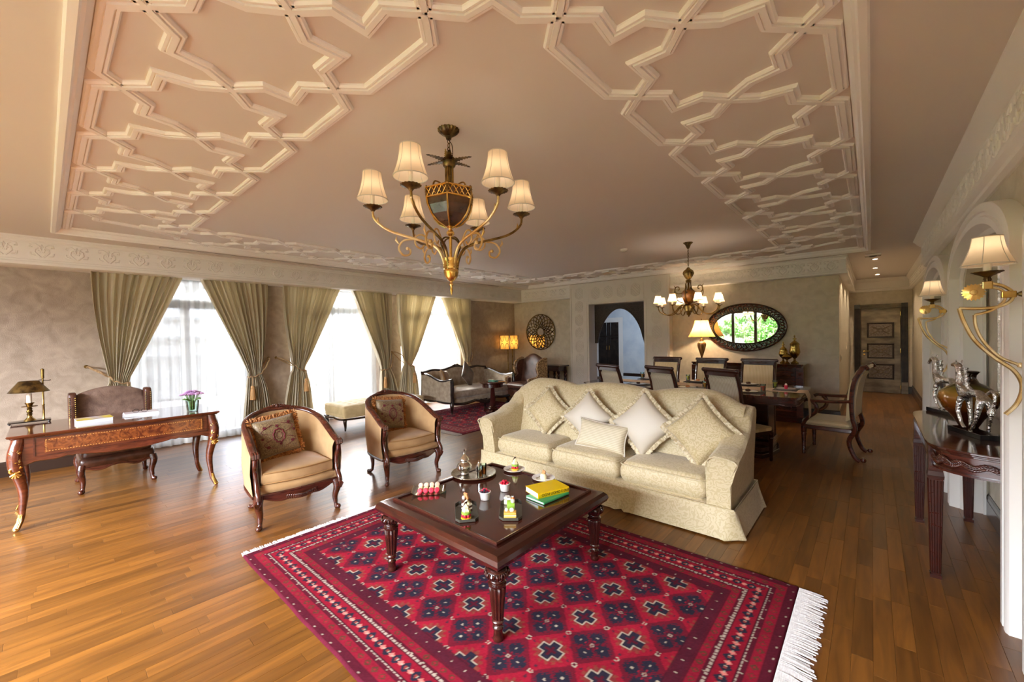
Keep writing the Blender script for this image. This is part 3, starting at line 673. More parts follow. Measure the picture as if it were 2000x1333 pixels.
# ------------------------------------------------------------------ outside
te=struct('terrace_ground','pale stone terrace outside the curtained windows'); MB().box(-16,-7.7,-6,14,-.12,-.02).build('paving',M['terr'],te,smooth=False)
vr=struct('veranda_roof','white veranda roof with cross beams outside the curtained windows'); MB().box(-12.2,-7.7,-6,14,2.78,2.92).build('soffit',M['exwall'],vr,smooth=False)
for _k in range(8): MB().box(-12.1,-7.75,-5+_k*2.4,-4.85+_k*2.4,2.62,2.78).build('cross_beam',M['exgrey'],vr,smooth=False)
for _k in range(5): MB().box(-12.1,-11.85,-3.2+_k*3.6,-2.95+_k*3.6,-.02,2.78).build('post',M['exwall'],vr,smooth=False)
eb=tag(thing('white_building','pale building with horizontal grey beams across the terrace','building',(-13.5,2,0)),'pale building with horizontal grey beams across the terrace')
MB().box(-.4,0,-6,1.2,0,3.4).build('wall',M['exwall'],eb,smooth=False)
for k in range(6): MB().box(0,.12,-5.8,1.0,.55+k*.5,.62+k*.5).build('beam',M['exgrey'],eb,smooth=False)
MB().box(-.6,-.1,2.6,9.5,0,2.6).build('annex_wall',M['exgrey'],eb,smooth=False)
for k in range(4): MB().box(-.1,-.04,3+k*1.6,3.8+k*1.6,.8,1.8).build('window',M['alu'],eb,smooth=False)
# garden bank behind the viewer (seen in the oval mirror)
gb=struct('garden_ground','planted garden bank outside the windows behind the viewer')
GG=mat('garden_soil','55553F','8C8A7C',(3,3,3),nscale=2,detail=8,rough=.9)
MB().grid(lambda u,v:(-14+18*u,-3.2-7*v,-.1+2.9*v**1.1+.2*sin(u*23+v*9)),24,14).build('bank',GG,gb)
GR=[mat('grass_green','2E5E1A','6A983A',(5,5,5),rough=.6),mat('grass_pale','6C8E44','A8BC7C',(5,5,5),rough=.6)]
rg=random.Random(5)
def tuft():
    m=MB()
    for k in range(26):
        a=rg.random()*6.28; l=.35+.45*rg.random(); w_=.012+.012*rg.random(); e=.35+.6*rg.random(); z=.5*l*(1.4-e)+.1
        p0=Vector((0,0,0)); p1=Vector((cos(a)*l*.4,sin(a)*l*.4,z)); p2=Vector((cos(a)*l*e*1.2,sin(a)*l*e*1.2,z*.9)); s=Vector((-sin(a),cos(a),0))*w_
        m.add([p0-s,p0+s,p1+s,p1-s,p2],[(0,1,2,3),(3,2,4)])
    return m
gm=MB()
for k in range(230):
    u=rg.random(); v=rg.random()**.9; x=-9.5+9*u; yv=v*.72
    tf=tuft(); gm2=MB(xf=Matrix.Translation((x,-4.2-6*yv,-.05+2.9*yv**1.1))@Matrix.Rotation(rg.random()*6,4,'Z')@Matrix.Scale(1.35,4)); gm2.add(tf.v,tf.f); gm.add(gm2.v,gm2.f)
o=gm.build('garden_grass',GR[0],smooth=False,fix=False); tag(o,'arching green grasses covering the garden bank, reflected in the oval mirror','grass',kind='stuff')
o.data.materials.append(GR[1])
for p in o.data.polygons: p.material_index=(p.index//52)%2
# ------------------------------------------------------------------ shared furniture helpers
def cabriole(h,dx,dy,r=(.03,.036,.016,.02),knee=.04,back=.012,n=14,foot=.02):
    """points and radii of an S-curved leg from z=h down to the floor leaning towards (dx,dy)"""
    P=[];Rr=[]
    for i in range(n+1):
        t=i/n; z=h*(1-t)
        o=ip(t,[(0,.0),(.2,knee),(.62,-back),(.85,-back*.3),(1,foot)])
        P.append((dx*o,dy*o,max(z,.012 if i==n else 0))); Rr.append(lin(t,[(0,r[0]),(.18,r[1]),(.55,(r[1]+r[2])/2*.95),(.86,r[2]),(.94,r[3]),(1,r[3]*.8)]))
    return P,Rr
def leg(name,mat_,parent,x,y,h,dx,dy,extra=True,**k):
    P,Rr=cabriole(h,dx,dy,**k); m=MB().tube(P,Rr,10)
    if extra:
        f=P[-1]; m.sph((f[0]+dx*.006,f[1]+dy*.006,Rr[-1]*1.0),Rr[-1]*1.12,8)
    return m.build(name,mat_,parent,loc=(x,y,0),ang=70)
def carving(parent,pts,mat_,name='carving',s=1.0,dep=.008,seed=1,nrm=(0,1,0)):
    """relief foliage: curled leaves either side of a stem that follows pts"""
    r_=random.Random(seed); m=MB(); Nn=Vector(nrm)
    c_=catmull(pts,5); m.tube([p+Nn*dep*.4 for p in c_],.0045*s,5)
    for i in range(1,len(c_)-1):
        t=(c_[i+1]-c_[i-1]).normalized(); q=Nn.cross(t); 
        for sd in (-1,1):
            a=c_[i]; tip=a+t*.016*s+q*sd*.018*s
            m.tube([a+Nn*dep*.3,a+t*.004*s+q*sd*.013*s+Nn*dep*.6,tip+Nn*dep*.6,a+t*.02*s+q*sd*.008*s+Nn*dep*.4],[.004*s,.006*s,.005*s,.002*s],5)
    return m.build(name,mat_,parent,ang=80)
def cush(parent,name,c,d,mat_,e1=.35,e2=.16,M_=None,nu=40,nv=14,pip=None,rz=0):
    return MB().sell(c,d,e1,e2,nu,nv,M_).build(name,mat_,parent,ang=80)
def boxcush(x0,x1,y0,y1,z0,z1,crown=.02,rd=.035,n=14):
    """seat cushion: rounded slab with a crowned top"""
    m=MB(); w_=x1-x0; d=y1-y0; h=z1-z0
    def f(u,v):
        a=2*PI*u; 
        def pw(q,e): return math.copysign(abs(q)**e,q)
        X=pw(cos(a),.18); Y=pw(sin(a),.18); s=max(abs(X),abs(Y)); X/=max(s,1e-6)**0; 
        b=v; 
        if b<.2: k=sin(b/.2*PI/2)**.5; z=z0+0*b; return (x0+w_/2+X*w_/2*k*.98,y0+d/2+Y*d/2*k*.98,z0+.0)
        if b<.8:
            t=(b-.2)/.6; o=1-rd/min(w_,d)*2*(abs(2*t-1)**3); return (x0+w_/2+X*w_/2*o,y0+d/2+Y*d/2*o,z0+h*t)
        k=1-(b-.8)/.2; kk=(1-rd/min(w_,d)*2)*sin(k*PI/2)**.8 if k>0 else 0
        return (x0+w_/2+X*w_/2*kk,y0+d/2+Y*d/2*kk,z1+crown*(1-kk**3))
    return m.grid(f,48,22,wu=True)
def piping(x0,x1,y0,y1,z,r=.006,k=.985):
    n=40; cx,cyy=(x0+x1)/2,(y0+y1)/2; pts=[]
    pw=lambda q,e: math.copysign(abs(q)**e,q)
    for i in range(n):
        a=2*PI*i/n; pts.append((cx+pw(cos(a),.18)*(x1-x0)/2*k,cyy+pw(sin(a),.18)*(y1-y0)/2*k,z))
    return MB().tube(pts,r,6,closed=True)
def pillow(w_,h,t,n=20,corner=.0,pinch=.10):
    """knife-edge pillow in the XZ plane, thickness along Y"""
    m=MB()
    def sd(sg):
        def f(u,v):
            a=2*u-1;b=2*v-1; q=((1-a**4)*(1-b**4)); th=t/2*max(0,q)**.45
            x=a*w_/2*(1-pinch*(1-b*b)*a*a*(1 if abs(a)>0 else 0)); z=b*h/2*(1-pinch*(1-a*a)*b*b)
            return (x,sg*th,z)
        return f
    m.grid(sd(1),n,n); m.grid(sd(-1),n,n); return m
def outline(w_,h,pinch=.1,n=24):
    pts=[]
    for k in range(4*n):
        s=k//n; f=2*(k%n)/n-1; a,b=((f,-1),(1,f),(-f,1),(-1,-f))[s]
        pts.append(Vector((a*w_/2*(1-pinch*(1-b*b)*a*a),0,b*h/2*(1-pinch*(1-a*a)*b*b))))
    return pts
def ruffle(w_,h,wd=.03,pinch=.1,n=60,amp=.012,seed=0):
    P=outline(w_,h,pinch,n); m=MB(); L=len(P); r_=random.Random(seed); cs=[]
    for k,p in enumerate(P):
        d=(P[(k+1)%L]-P[k-1]).normalized(); o=Vector((d.z,0,-d.x)); f=1+.25*r_.random()
        cs.append((p-o*.004,p+o*wd*.55*f+Vector((0,amp*sin(k*2.1),0)),p+o*wd*f+Vector((0,-amp*.9*sin(k*2.1+.7),0))))
    vs=[c for q in cs for c in q]; fs=[]
    for k in range(L):
        j=(k+1)%L
        for q in (0,1): fs.append((k*3+q,j*3+q,j*3+q+1,k*3+q+1))
    m.add(vs,fs); return m
def tasselfringe(w_,h,wd=.035,pinch=.05,n=70,seed=0):
    P=outline(w_,h,pinch,n); m=MB(); L=len(P); r_=random.Random(seed)
    for lay in range(3):
        for k,p in enumerate(P):
            d=(P[(k+1)%L]-P[k-1]).normalized(); o=Vector((d.z,0,-d.x)); q=p+Vector((0,(lay-1)*.007,0)); l=wd*(.7+.5*r_.random()); s=(r_.random()-.5)*.014
            a,b_=q+o*l*.6+d*s+Vector((0,(r_.random()-.5)*.016,0)),q+o*l+d*s*2+Vector((0,(r_.random()-.5)*.02,0))
            m.tube([q,a,b_],[.0035,.0045,.0025],4,caps=False)
    return m
def turned(prof,n=20,flute=0,fn=12): return MB().lathe(prof,n,flute=flute,fn=fn)
def flutedleg(h,r0,r1,n=14,z0=0,parent=None,acan=True):
    pass
# ------------------------------------------------------------------ red rug with fringes (pattern woven cell by cell)
def rug(name,label,X0,X1,Y0,Y1,step,seed,loc_z=.004,wear=0,th=.012):
    nx=int((X1-X0)/step)+1; ny=int((Y1-Y0)/step)+1
    xs=np.linspace(X0,X1,nx); ys=np.linspace(Y0,Y1,ny); gx,gy=np.meshgrid(xs,ys)
    rs=np.random.RandomState(seed)
    d=np.minimum(np.minimum(gx-X0,X1-gx),np.minimum(gy-Y0,Y1-gy))
    along=np.where((np.minimum(gx-X0,X1-gx)<np.minimum(gy-Y0,Y1-gy)),gy-Y0,gx-X0)
    L=lambda h:np.array(s2l(h)[:3])
    red,mar,nav,cre,brn,dred=L('931A2E'),L('541826'),L('2A2533'),L('AA9C8A'),L('6B3A30'),L('941E30')
    col=np.zeros(gx.shape+(3,))+red
    def put(mask,c,a=1.0): 
        m=(mask.astype(float)*a)[...,None]; col[:]=col*(1-m)+c*m
    # field
    a,b=.262,.303; cx0=X0+1.08; cy0=Y0+.67
    u=((gx-cx0)/a); v=((gy-cy0)/b)
    def cellc(ou,ov):
        p=(u-ou); q=(v-ov); p=p-np.round(p); q=q-np.round(q); return p*a,q*b
    p,q=cellc(.5,.5)                 # leaf clusters
    put((np.abs(p)+np.abs(q)*.87)<.13,mar,.75)
    p,q=(p+q)*.7071,(p-q)*.7071; ap,aq=np.abs(p),np.abs(q); z=.009*np.sin((gx+gy)*420)*1+.006*np.sin(gx*610)
    lo=(np.maximum(np.abs(ap-.041),np.abs(aq-.041))+.2*np.minimum(np.abs(ap-.041),np.abs(aq-.041))+z*.8<.036)
    put(lo,nav); dd=np.hypot(ap-.041,aq-.041); put(dd<.0065,cre); put((np.hypot(p,q)<.011)&(np.hypot(p,q)>.005),cre,.8); put(np.hypot(ap-.02,aq-.02)<.005,dred)
    p,q=cellc(0,0)                   # cross motifs outlined in ivory
    put(np.hypot(p,q)<.07,brn,.6); put((np.hypot(p,q)<.084)&(np.sin(np.arctan2(q,p)*14)>.1)&(np.hypot(p,q)>.06),L('7B4A35'),.5)
    def cross(s): 
        r1,r2=np.abs(p),np.abs(q); nt_=(r1<.25*s)&(r2>1.25*s)|(r2<.25*s)&(r1>1.25*s)
        return ((r1<.5*s)&(r2<1.45*s))|((r2<.5*s)&(r1<1.45*s))
    put(cross(.041)|((np.abs(p)<.026)&(np.abs(q)<.062))|((np.abs(q)<.026)&(np.abs(p)<.062)),cre); put(((np.abs(p)<.0205)&(np.abs(q)<.0565))|((np.abs(q)<.0205)&(np.abs(p)<.0565)),nav); put(((np.abs(p)<.006)&(np.abs(q)<.03))|((np.abs(q)<.006)&(np.abs(p)<.03)),mar)
    p,q=cellc(.5,0); r=np.hypot(p,q*.9); put((r<.013),cre); put(r<.008,mar); put((np.hypot(np.abs(p)-.035,q)<.006),nav,.8)
    p,q=cellc(0,.5); r=np.hypot(p,q); put((r<.012),cre); put(r<.0075,dred); put((np.hypot(p,np.abs(q)-.035)<.008),nav,.8)
    p,q=cellc(.25,.25); put(np.hypot(p,q)<.008,nav,.6)
    # borders
    def band(d0,d1,c): put((d>=d0)&(d<d1),c)
    band(-.1,.36,mar); band(.30,.36,L('4E1A28')); band(.045,.105,L('84192C')); band(.13,.215,red*.8); band(.245,.295,L('84192C'))
    s=along
    def mot(d0,per,rad_,c,ph=0):
        t=((s/per+ph)%1-.5)*per; put((np.abs(t)+np.abs(d-d0)*1.1<rad_),c)
    mot(.1725,.075,.034,nav); mot(.1725,.075,.012,L('8A3A36')); mot(.1725,.075,.018,L('D07A70'),.5); mot(.1725,.0375,.007,cre,.25)
    mot(.075,.06,.02,L('5A3428')); mot(.075,.06,.009,red); mot(.27,.06,.02,L('5A3428')); mot(.27,.06,.009,red)
    for dd_ in (.122,.228): put((np.abs(d-dd_)<.0038)&(np.sin(s*260)>-.55),L('A8988A'))
    for dd_ in (.02,.112,.24,.33): mot(dd_,.09,.0065,cre,.3)
    for dd_ in (.045,.105,.13,.215,.245,.295,.36): put(np.abs(d-dd_)<.003,L('3E1622'),.8)
    put((d>.3)&(d<.36)&(np.sin(s*300)*np.sin(d*500)>.3),mar,.8)
    nzl=rs.rand(ny//12+2,nx//12+2); iy=(np.arange(ny)/12); ix=(np.arange(nx)/12)
    fy,fx=iy.astype(int),ix.astype(int); ty=(iy-fy)[:,None]; tx=(ix-fx)[None,:]
    big=(nzl[fy][:,fx]*(1-ty)*(1-tx)+nzl[fy+1][:,fx]*ty*(1-tx)+nzl[fy][:,fx+1]*(1-ty)*tx+nzl[fy+1][:,fx+1]*ty*tx)
    col*=(.82+.3*big+.22*(rs.rand(ny,nx)-.5))[...,None]
    if wear: col[:]=col*(1-wear)+np.array(s2l('A8626C')[:3])*wear
    zz=np.full(gx.shape,th)+.0012*rs.rand(ny,nx); zz[0,:]=zz[-1,:]=0; zz[:,0]=zz[:,-1]=0
    wob=.002*np.sin(gx*9)+.001*np.sin(gx*23+1)
    gyw=gy+np.where(d<.05,wob,0)
    t=thing(name,label,'rug',((X0+X1)/2,(Y0+Y1)/2,.001)); ox,oy=(X0+X1)/2,(Y0+Y1)/2
    me=bpy.data.meshes.new('pile'); nv=nx*ny
    me.vertices.add(nv); me.vertices.foreach_set('co',np.stack([gx-ox,gyw-oy,zz],-1).astype(np.float32).ravel())
    idx=np.arange(nv).reshape(ny,nx); qd=np.stack([idx[:-1,:-1],idx[:-1,1:],idx[1:,1:],idx[1:,:-1]],-1).reshape(-1,4)
    me.loops.add(qd.size); me.loops.foreach_set('vertex_index',qd.ravel().astype(np.int32))
    me.polygons.add(len(qd)); me.polygons.foreach_set('loop_start',np.arange(0,qd.size,4,dtype=np.int32)); me.update(calc_edges=True)
    ca=me.attributes.new('col','FLOAT_COLOR','POINT'); ca.data.foreach_set('color',np.concatenate([col,np.ones(gx.shape+(1,))],-1).astype(np.float32).ravel())
    me.materials.append(M['rug']); part('pile',me,t)
    FM=M.get('rugfringe') or mat('rug_fringe','B4AEAC','CDC8C4',(200,40,1),rough=.8); M['rugfringe']=FM
    return t,ox,oy
def fringe(t,x,y0,y1,ox,oy,sgn,ln=.11,seed=0):
    r_=random.Random(seed); m=MB(); n=int((y1-y0)/.0075)
    for k in range(n):
        y=y0+(y1-y0)*k/n; l=ln*(.85+.3*r_.random()); s=(r_.random()-.5)*.02; w_=.0034
        P=[(x-ox,y-oy,.008),(x-ox+sgn*l*.5,y-oy+s*.4,.007+.004*r_.random()),(x-ox+sgn*l,y-oy+s,.003)]
        m.tube(P,[.0042,.004,.003],3,caps=False)
    m.box(min(x-ox,x-ox+sgn*.012),max(x-ox,x-ox+sgn*.012),y0-oy,y1-oy,.0,.009)
    o=m.build('fringe',M['rugfringe'],t,fix=False,smooth=False); o['kind']='stuff'
t,ox,oy=rug('patterned_rug','large crimson rug with navy cross and diamond motifs under the coffee table',-3.27,-.32,.87,2.86,.0068,1)
fringe(t,-3.27,.875,2.855,ox,oy,-1,.06,1); fringe(t,-.32,.875,2.855,ox,oy,1,.12,2)
t,ox,oy=rug('patterned_rug','smaller faded crimson rug under the round pedestal table and dark framed settee',-6.6,-4.68,4.16,6.75,.011,4,wear=.12)
r_=MB(); m=MB()
for k in range(240):
    x=-6.6+1.92*k/240; m.tube([(x-ox,4.16-oy,.008),(x-ox,4.1-oy,.006),(x-ox,4.06-oy,.003)],[.004,.004,.003],3,caps=False)
m.build('fringe',M['rugfringe'],t,fix=False,smooth=False)['kind']='stuff'
# ------------------------------------------------------------------ coffee table
T=thing('coffee_table','large square dark mahogany coffee table with fluted turned legs on the crimson rug','coffee table',(-1.845,1.90,.013))
TP=.455; hs=.535
frame=[(0,0),(.012,.0),(.016,-.006),(.03,-.008),(.045,-.006),(.075,-.012),(.092,-.028),(.098,-.05),(.09,-.07),(.07,-.078),(.066,-.092),(.05,-.1),(.044,-.112),(.0,-.112)]
q=hs-.098
MB().sweep([(-a,b) for a,b in frame],[(-q,-q,TP),(q,-q,TP),(q,q,TP),(-q,q,TP)],closed=True).build('rim_moulding',M['mahog'],T,ang=30)
MB().sweep([(.0,-.012),(.0,.006),(-.01,.009),(-.016,.002),(-.016,-.012)],[(-q,-q,TP),(q,-q,TP),(q,q,TP),(-q,q,TP)],closed=True).build('carved_edge',M['mahog'],T,ang=30)
for k in range(4):
    m=MB(); pts=[(-q,-q),(q,-q),(0,0)]; m.prism([(a+.002*0,b) for a,b in pts],.018,'z',TP-.02); m.build('top_panel',M['mahogt'],T,rz=k*PI/2,smooth=False)
MB().box(-q,q,-q,q,TP-.07,TP-.021).build('apron',M['mahog'],T,smooth=False)
lp=[(.028,0),(.03,.01),(.026,.02),(.024,.05),(.028,.056),(.03,.064),(.022,.072),(.02,.08),(.03,.086),(.033,.095),(.026,.103),(.027,.11)]
lp2=[(.027,.11),(.03,.16),(.036,.22),(.04,.262),(.038,.268)]
lp3=[(.038,.268),(.044,.274),(.045,.282),(.036,.288),(.036,.294),(.041,.299),(.034,.305)]
def ctleg():
    m=MB(); m.lathe([(r*.92,z) for r,z in lp],20); m.lathe(lp2,48,flute=.09,fn=12); m.lathe(lp3,20)
    m.lathe([(.034,.305),(.048,.318),(.054,.332),(.05,.346),(.042,.352),(.046,.36)],20)
    for k in range(10):
        a=2*PI*k/10
        for j in (-1,0,1):
            b=a+j*.16; m.tube([(.036*cos(a),.036*sin(a),.306),(.054*cos(b),.054*sin(b),.322),(.061*cos(b),.061*sin(b),.336),(.056*cos(b+j*.08),.056*sin(b+j*.08),.348)],[.003,.005,.006,.003],5)
    return m.mesh('leg',M['mahog'],ang=50)
LM=ctleg()
for sx in (-1,1):
    for sy in (-1,1): part('leg',LM,T,(sx*.465,sy*.465,0))
# ------------------------------------------------------------------ cream sofa (faces the viewer)
SX0,SX1,SY0,SY1=-3.31,-.75,3.24,4.03
S=thing('sofa','large cream damask three-seat sofa with humped back and skirt behind the coffee table','sofa',((SX0+SX1)/2,3.63,0))
ox,oy=(SX0+SX1)/2,3.63; W=(SX1-SX0)/2
def btop(x):   # back height along the sofa (local x), three humps
    t=(x+W)/(2*W); e=ip(abs(x)/W,[(0,0),(.74,0),(1,.09)])
    return .945-.01+.055*abs(math.cos(PI*3*(t-.5)))**.75-e
def back(u,v):
    x=-W+.05+(2*W-.1)*u; zt=btop(x); a=v*2*PI
    # closed section: front face leaning back, rolled top, rear
    sec=[(.04,.2),(.075,.42),(.12,.6),(.17,.8),(.21,zt-.035),(.245,zt-.004),(.29,zt),(.335,zt-.02),(.35,zt-.06),(.36,.6),(.37,.1),(.2,.1)]
    k=v*len(sec); i=int(k)%len(sec); f=k-int(k); p,q_=sec[i],sec[(i+1)%len(sec)]
    return (x,p[0]+(q_[0]-p[0])*f,p[1]+(q_[1]-p[1])*f)
MB().grid(back,72,24,wv=True).build('backrest',M['damask'],S,ang=75)
def arm(sd):
    m=MB()
    def h(y): return ip(y,[(-.40,.585),(-.34,.605),(-.2,.62),(.05,.70),(.22,.82),(.33,.87),(.41,.86)])
    def f(u,v):
        y=-.385+.79*u; zt=h(y); fl=ip(u,[(0,.045),(.4,.03),(1,.0)])
        sec=[(.185,.16),(.185,.30),(.18,zt-.12),(.165,zt-.03),(.13,zt-.002),(.07,zt),(.01-fl*.3,zt-.012),(-fl*.8,zt-.035),(-fl*.45,zt-.09),(.005,zt-.18),(.02,.38),(.025,.16)]
        k=v*len(sec); i=int(k)%len(sec); q=k-int(k); p,r_=sec[i],sec[(i+1)%len(sec)]
        x=p[0]+(r_[0]-p[0])*q; z=p[1]+(r_[1]-p[1])*q; 
        yb=y-(.05*max(0,(z-.25)/.35)*(1-u)**3 if u<.5 else 0)+.0
        return (sd*(W-x),yb+.03*(1-u)**4*(1 if z>.5 else 0),z)
    m.grid(f,26,36,wv=True)
    n0=len(m.v)
    mu=27; m.f.append(tuple(j*mu for j in range(36))); m.f.append(tuple(j*mu+26 for j in range(36))[::-1])
    return m
for sd in (-1,1):
    o=arm(sd).build('arm',M['damask'],S,ang=60)
    MB().tube(catmull([(sd*(W-.022),-.388,.2),(sd*(W-.018),-.392,.38),(sd*(W-.006),-.41,.46),(sd*(W+.018),-.428,.53),(sd*(W+.03),-.425,.552),(sd*(W-.0),-.418,.574),(sd*(W-.1),-.415,.585),(sd*(W-.17),-.413,.55),(sd*(W-.185),-.395,.44)],4),.005,5).build('piping',M['damask'],o)
MB().box(-W+.03,W-.03,-.37,.36,.10,.215).build('seat_base',M['damask'],S,bevel=.01)
def skirt():
    P=[(-W,-.40),(W,-.40),(W,.40),(-W,.40)]; m=MB(); out=[]
    for k in range(4):
        a=Vector(P[k]+(0,));b=Vector(P[(k+1)%4]+(0,)); n=60; dr_=(b-a).normalized(); nr=Vector((dr_.y,-dr_.x,0)); L_=(b-a).length
        for i in range(n):
            t=i/n; p=a+(b-a)*t; s=t*L_; pl=0
            for pos in ([0,L_/3,2*L_/3,L_] if k in (0,2) else [0,L_]):
                dd=s-pos; pl+= -.022*math.exp(-(dd/.012)**2)+.012*math.exp(-((abs(dd)-.035)/.018)**2)
            out.append((p,nr,pl))
    L=len(out); rows=8
    for j in range(rows+1):
        z=.212-(.2)*j/rows; fl=.012+.05*(j/rows)**1.2
        for p,nr,pl in out: m.v.append(tuple(p+nr*(fl+pl*(j/rows)*1.4)+Vector((0,0,z))))
    m.f=[(j*L+i,j*L+(i+1)%L,(j+1)*L+(i+1)%L,(j+1)*L+i) for j in range(rows) for i in range(L)]
    return m
skirt().build('skirt',M['damask'],S,fix=False,ang=60)
MB().tube([(-W-.005,-.402,.214),(W+.005,-.402,.214),(W+.005,.402,.214),(-W-.005,.402,.214)],.006,6,closed=True).build('welt',M['damask'],S)
cw=(2*W-.37)/3
for k in range(3):
    x0=-W+.185+k*cw; o=boxcush(x0+.003,x0+cw-.003,-.37,.16,.215,.385,.03,.03).build('seat_cushion',M['damask'],S,ang=70)
    piping(x0+.004,x0+cw-.004,-.37,.16,.372).build('piping',M['damask'],o)
# sofa pillows
def mkpillow(name,lab,w_,h,t,mt,loc,tilt,roll,lean,ruf=True,grp=None,cat='pillow'):
    P=thing(name,lab,cat,loc,group=grp)
    P.rotation_euler=(rad(lean),rad(roll),rad(tilt)); P.rotation_mode='XYZ'
    pillow(w_,h,t).build('cover',mt,P,ang=80)
    if ruf: ruffle(w_,h,.03,seed=len(lab)).build('ruffle',M['ruffle'],P,fix=False,ang=80)
    else: MB().tube(outline(w_,h,.1,20),.006,6,closed=True).build('piping',M['cream'],P)
    return P
mkpillow('pillow','diamond-set cream damask pillow with ruffle at the left end of the sofa',.37,.37,.13,M['damask2'],(-2.70,3.66,.66),4,45,-16)
mkpillow('pillow','plain white satin pillow with ruffle second from the left on the sofa',.38,.38,.13,M['cream'],(-2.17,3.63,.655),0,42,-18)
mkpillow('pillow','plain white satin pillow with ruffle right of the ribbed lumbar pillow',.42,.42,.14,M['cream'],(-1.58,3.62,.665),-4,43,-18)
mkpillow('pillow','diamond-set cream damask pillow with ruffle against the right sofa arm',.42,.42,.14,M['damask2'],(-1.08,3.60,.665),-10,44,-18)
mkpillow('lumbar_pillow','small rectangular ribbed cream lumbar pillow in the middle of the sofa',.52,.27,.12,M['lumb'],(-1.94,3.49,.525),2,4,-20,ruf=False)
# ------------------------------------------------------------------ tub chairs
def tubchair():
    t=thing('tub_chair','tan velvet tub chair with carved dark mahogany frame, at left near the desk','armchair')
    def plan(s,off=0):      # s in -1..1 around the U from the right arm tip (y<0) to the left; x forward
        a=s*PI*.5*1.18
        if abs(s)<.62:
            aa=s/.62*PI/2; return Vector((-.04-(.29+off)*cos(aa)**.9 if cos(aa)>0 else -.04,(.315+off)*math.copysign(abs(sin(aa))**.85,aa),0))
        f=(abs(s)-.62)/.38; return Vector((-.04+.31*f,math.copysign(.315+off+.01*f,s),0))
    def top(s): return .60+.245*max(0,math.cos(PI/2*min(1,abs(s)*1.02)))**1.05
    # upholstered shell
    def shell(u,v):
        s=-1+2*u; zt=top(s)-.01; k=v*8; sec=[(0.012,.27),(.028,.45),(.02,zt),(-.0,zt),(-.035,zt),(-.05,.55),(-.055,.4),(-.055,.27)]
        i=int(k)%8; f=k-int(k); p,q=sec[i],sec[(i+1)%8]; o=p[0]+(q[0]-p[0])*f; z=p[1]+(q[1]-p[1])*f
        P=plan(s,o); lean=.05*(z-.3)*cos(max(-1,min(1,s/.7))*PI/2) ; return (P.x-lean,P.y,z)
    MB().grid(shell,44,16,wv=True).build('upholstered_shell',M['tan'],t,ang=80)
    rail=[]; rr_=[]
    for i in range(61):
        s=-1+i/30; P=plan(s,-.006); rail.append((P.x-.05*(top(s)-.3)*cos(max(-1,min(1,s/.7))*PI/2)+(.02*(abs(s)-.9)/.1 if abs(s)>.9 else 0),P.y,top(s))); rr_.append(.022)
    MB().tube(rail,rr_,10,flat=1.35).build('top_rail',M['walnut'],t,ang=80)
    MB().tube([(p[0],p[1],p[2]+.016) for p in rail],.009,6).build('rail_bead',M['walnut'],t,ang=80)
    for sd in (-1,1):
        m=MB(); x,y,z=rail[0] if sd<0 else rail[-1]; y=sd*abs(y)
        for k in range(3): m.tube([(x+.0,y+(k-1)*.017,z+.012),(x+.022,y+(k-1)*.017,z+.002),(x+.026,y+(k-1)*.017,z-.02),(x+.01,y+(k-1)*.015,z-.034)],[.012,.014,.013,.008],7)
        m.build('arm_scroll',M['walnut'],t)
        pts=[(x+.004,y,z-.02),(x-.005,y,z-.08),(x-.03,y-sd*.004,.47),(x-.035,y-sd*.008,.41),(x-.01,y-sd*.01,.34),(x+.03,y-sd*.008,.29),(x+.04,y-sd*.006,.25)]
        MB().tube(catmull(pts,5),.021,8).build('arm_post',M['walnut'],t,ang=80)
    # crest carving
    m=MB(); bx=rail[30]
    m.sph((bx[0],0,bx[2]+.03),.022,8)
    for sd in (-1,1):
        for k in range(5):
            y=sd*(.02+k*.022); m.tube([(bx[0],y*.4,bx[2]+.02),(bx[0]+.006,y,bx[2]+.042-k*.007),(bx[0]+.004,y+sd*.022,bx[2]+.03-k*.006)],[.007,.011,.006],6)
    m.build('crest_carving',M['walnut'],t)
    # seat
    xf=.30
    m=MB(); 
    def seatpoly(g,n=26):
        pts=[]
        for i in range(n+1):
            s=-1+2*i/n; P=plan(s,-.05-g); pts.append((P.x,P.y))
        return pts
    def cushf(u,v):
        ps=seatpoly(0,26)
        # closed outline with a bowed front
        fr_=[(.27+.035*math.sin(PI*j/8),.262-.524*j/8) for j in range(9)]
        pl=ps+fr_; k=u*len(pl); i=int(k)%len(pl); f=k-int(k); p,q=pl[i],pl[(i+1)%len(pl)]; x=p[0]+(q[0]-p[0])*f; y=p[1]+(q[1]-p[1])*f
        cx,cy_=.02,0
        if v<.15: kk=v/.15; z=.345
        elif v<.75: kk=1-.03*abs((v-.45)/.3)**3; z=.345+.09*(v-.15)/.6
        else: kk=(1-(v-.75)/.25)**.7*.97; z=.435+.03*(1-kk**3)
        return (cx+(x-cx)*kk,cy_+(y-cy_)*kk,z)
    o=MB().grid(cushf,70,18,wu=True).build('seat_cushion',M['tan'],t,ang=75)
    MB().tube([(.268+.04*math.sin(PI*j/8),.262-.524*j/8,.434) for j in range(9)],.005,6).build('piping',M['tand'],o)
    MB().tube([(.268+.04*math.sin(PI*j/8),.262-.524*j/8,.352) for j in range(9)],.005,6).build('piping',M['tand'],o)
    m=MB(); m.grid(lambda u,v:(.255+.035*math.sin(PI*u)+.018*math.sin(PI*v)-(.0),.28-.56*u,.262+.08*v),16,8); m.grid(lambda u,v:(.1+.155*u,(.28-.56*v),.34),4,8)
    m.build('front_rail_upholstery',M['tan'],t,ang=80)
    MB().prism([(p[0],p[1]) for p in seatpoly(-.03)],.07,'z',.262).build('seat_deck',M['tan'],t,ang=60)
    # wood seat frame with scalloped apron
    m=MB()
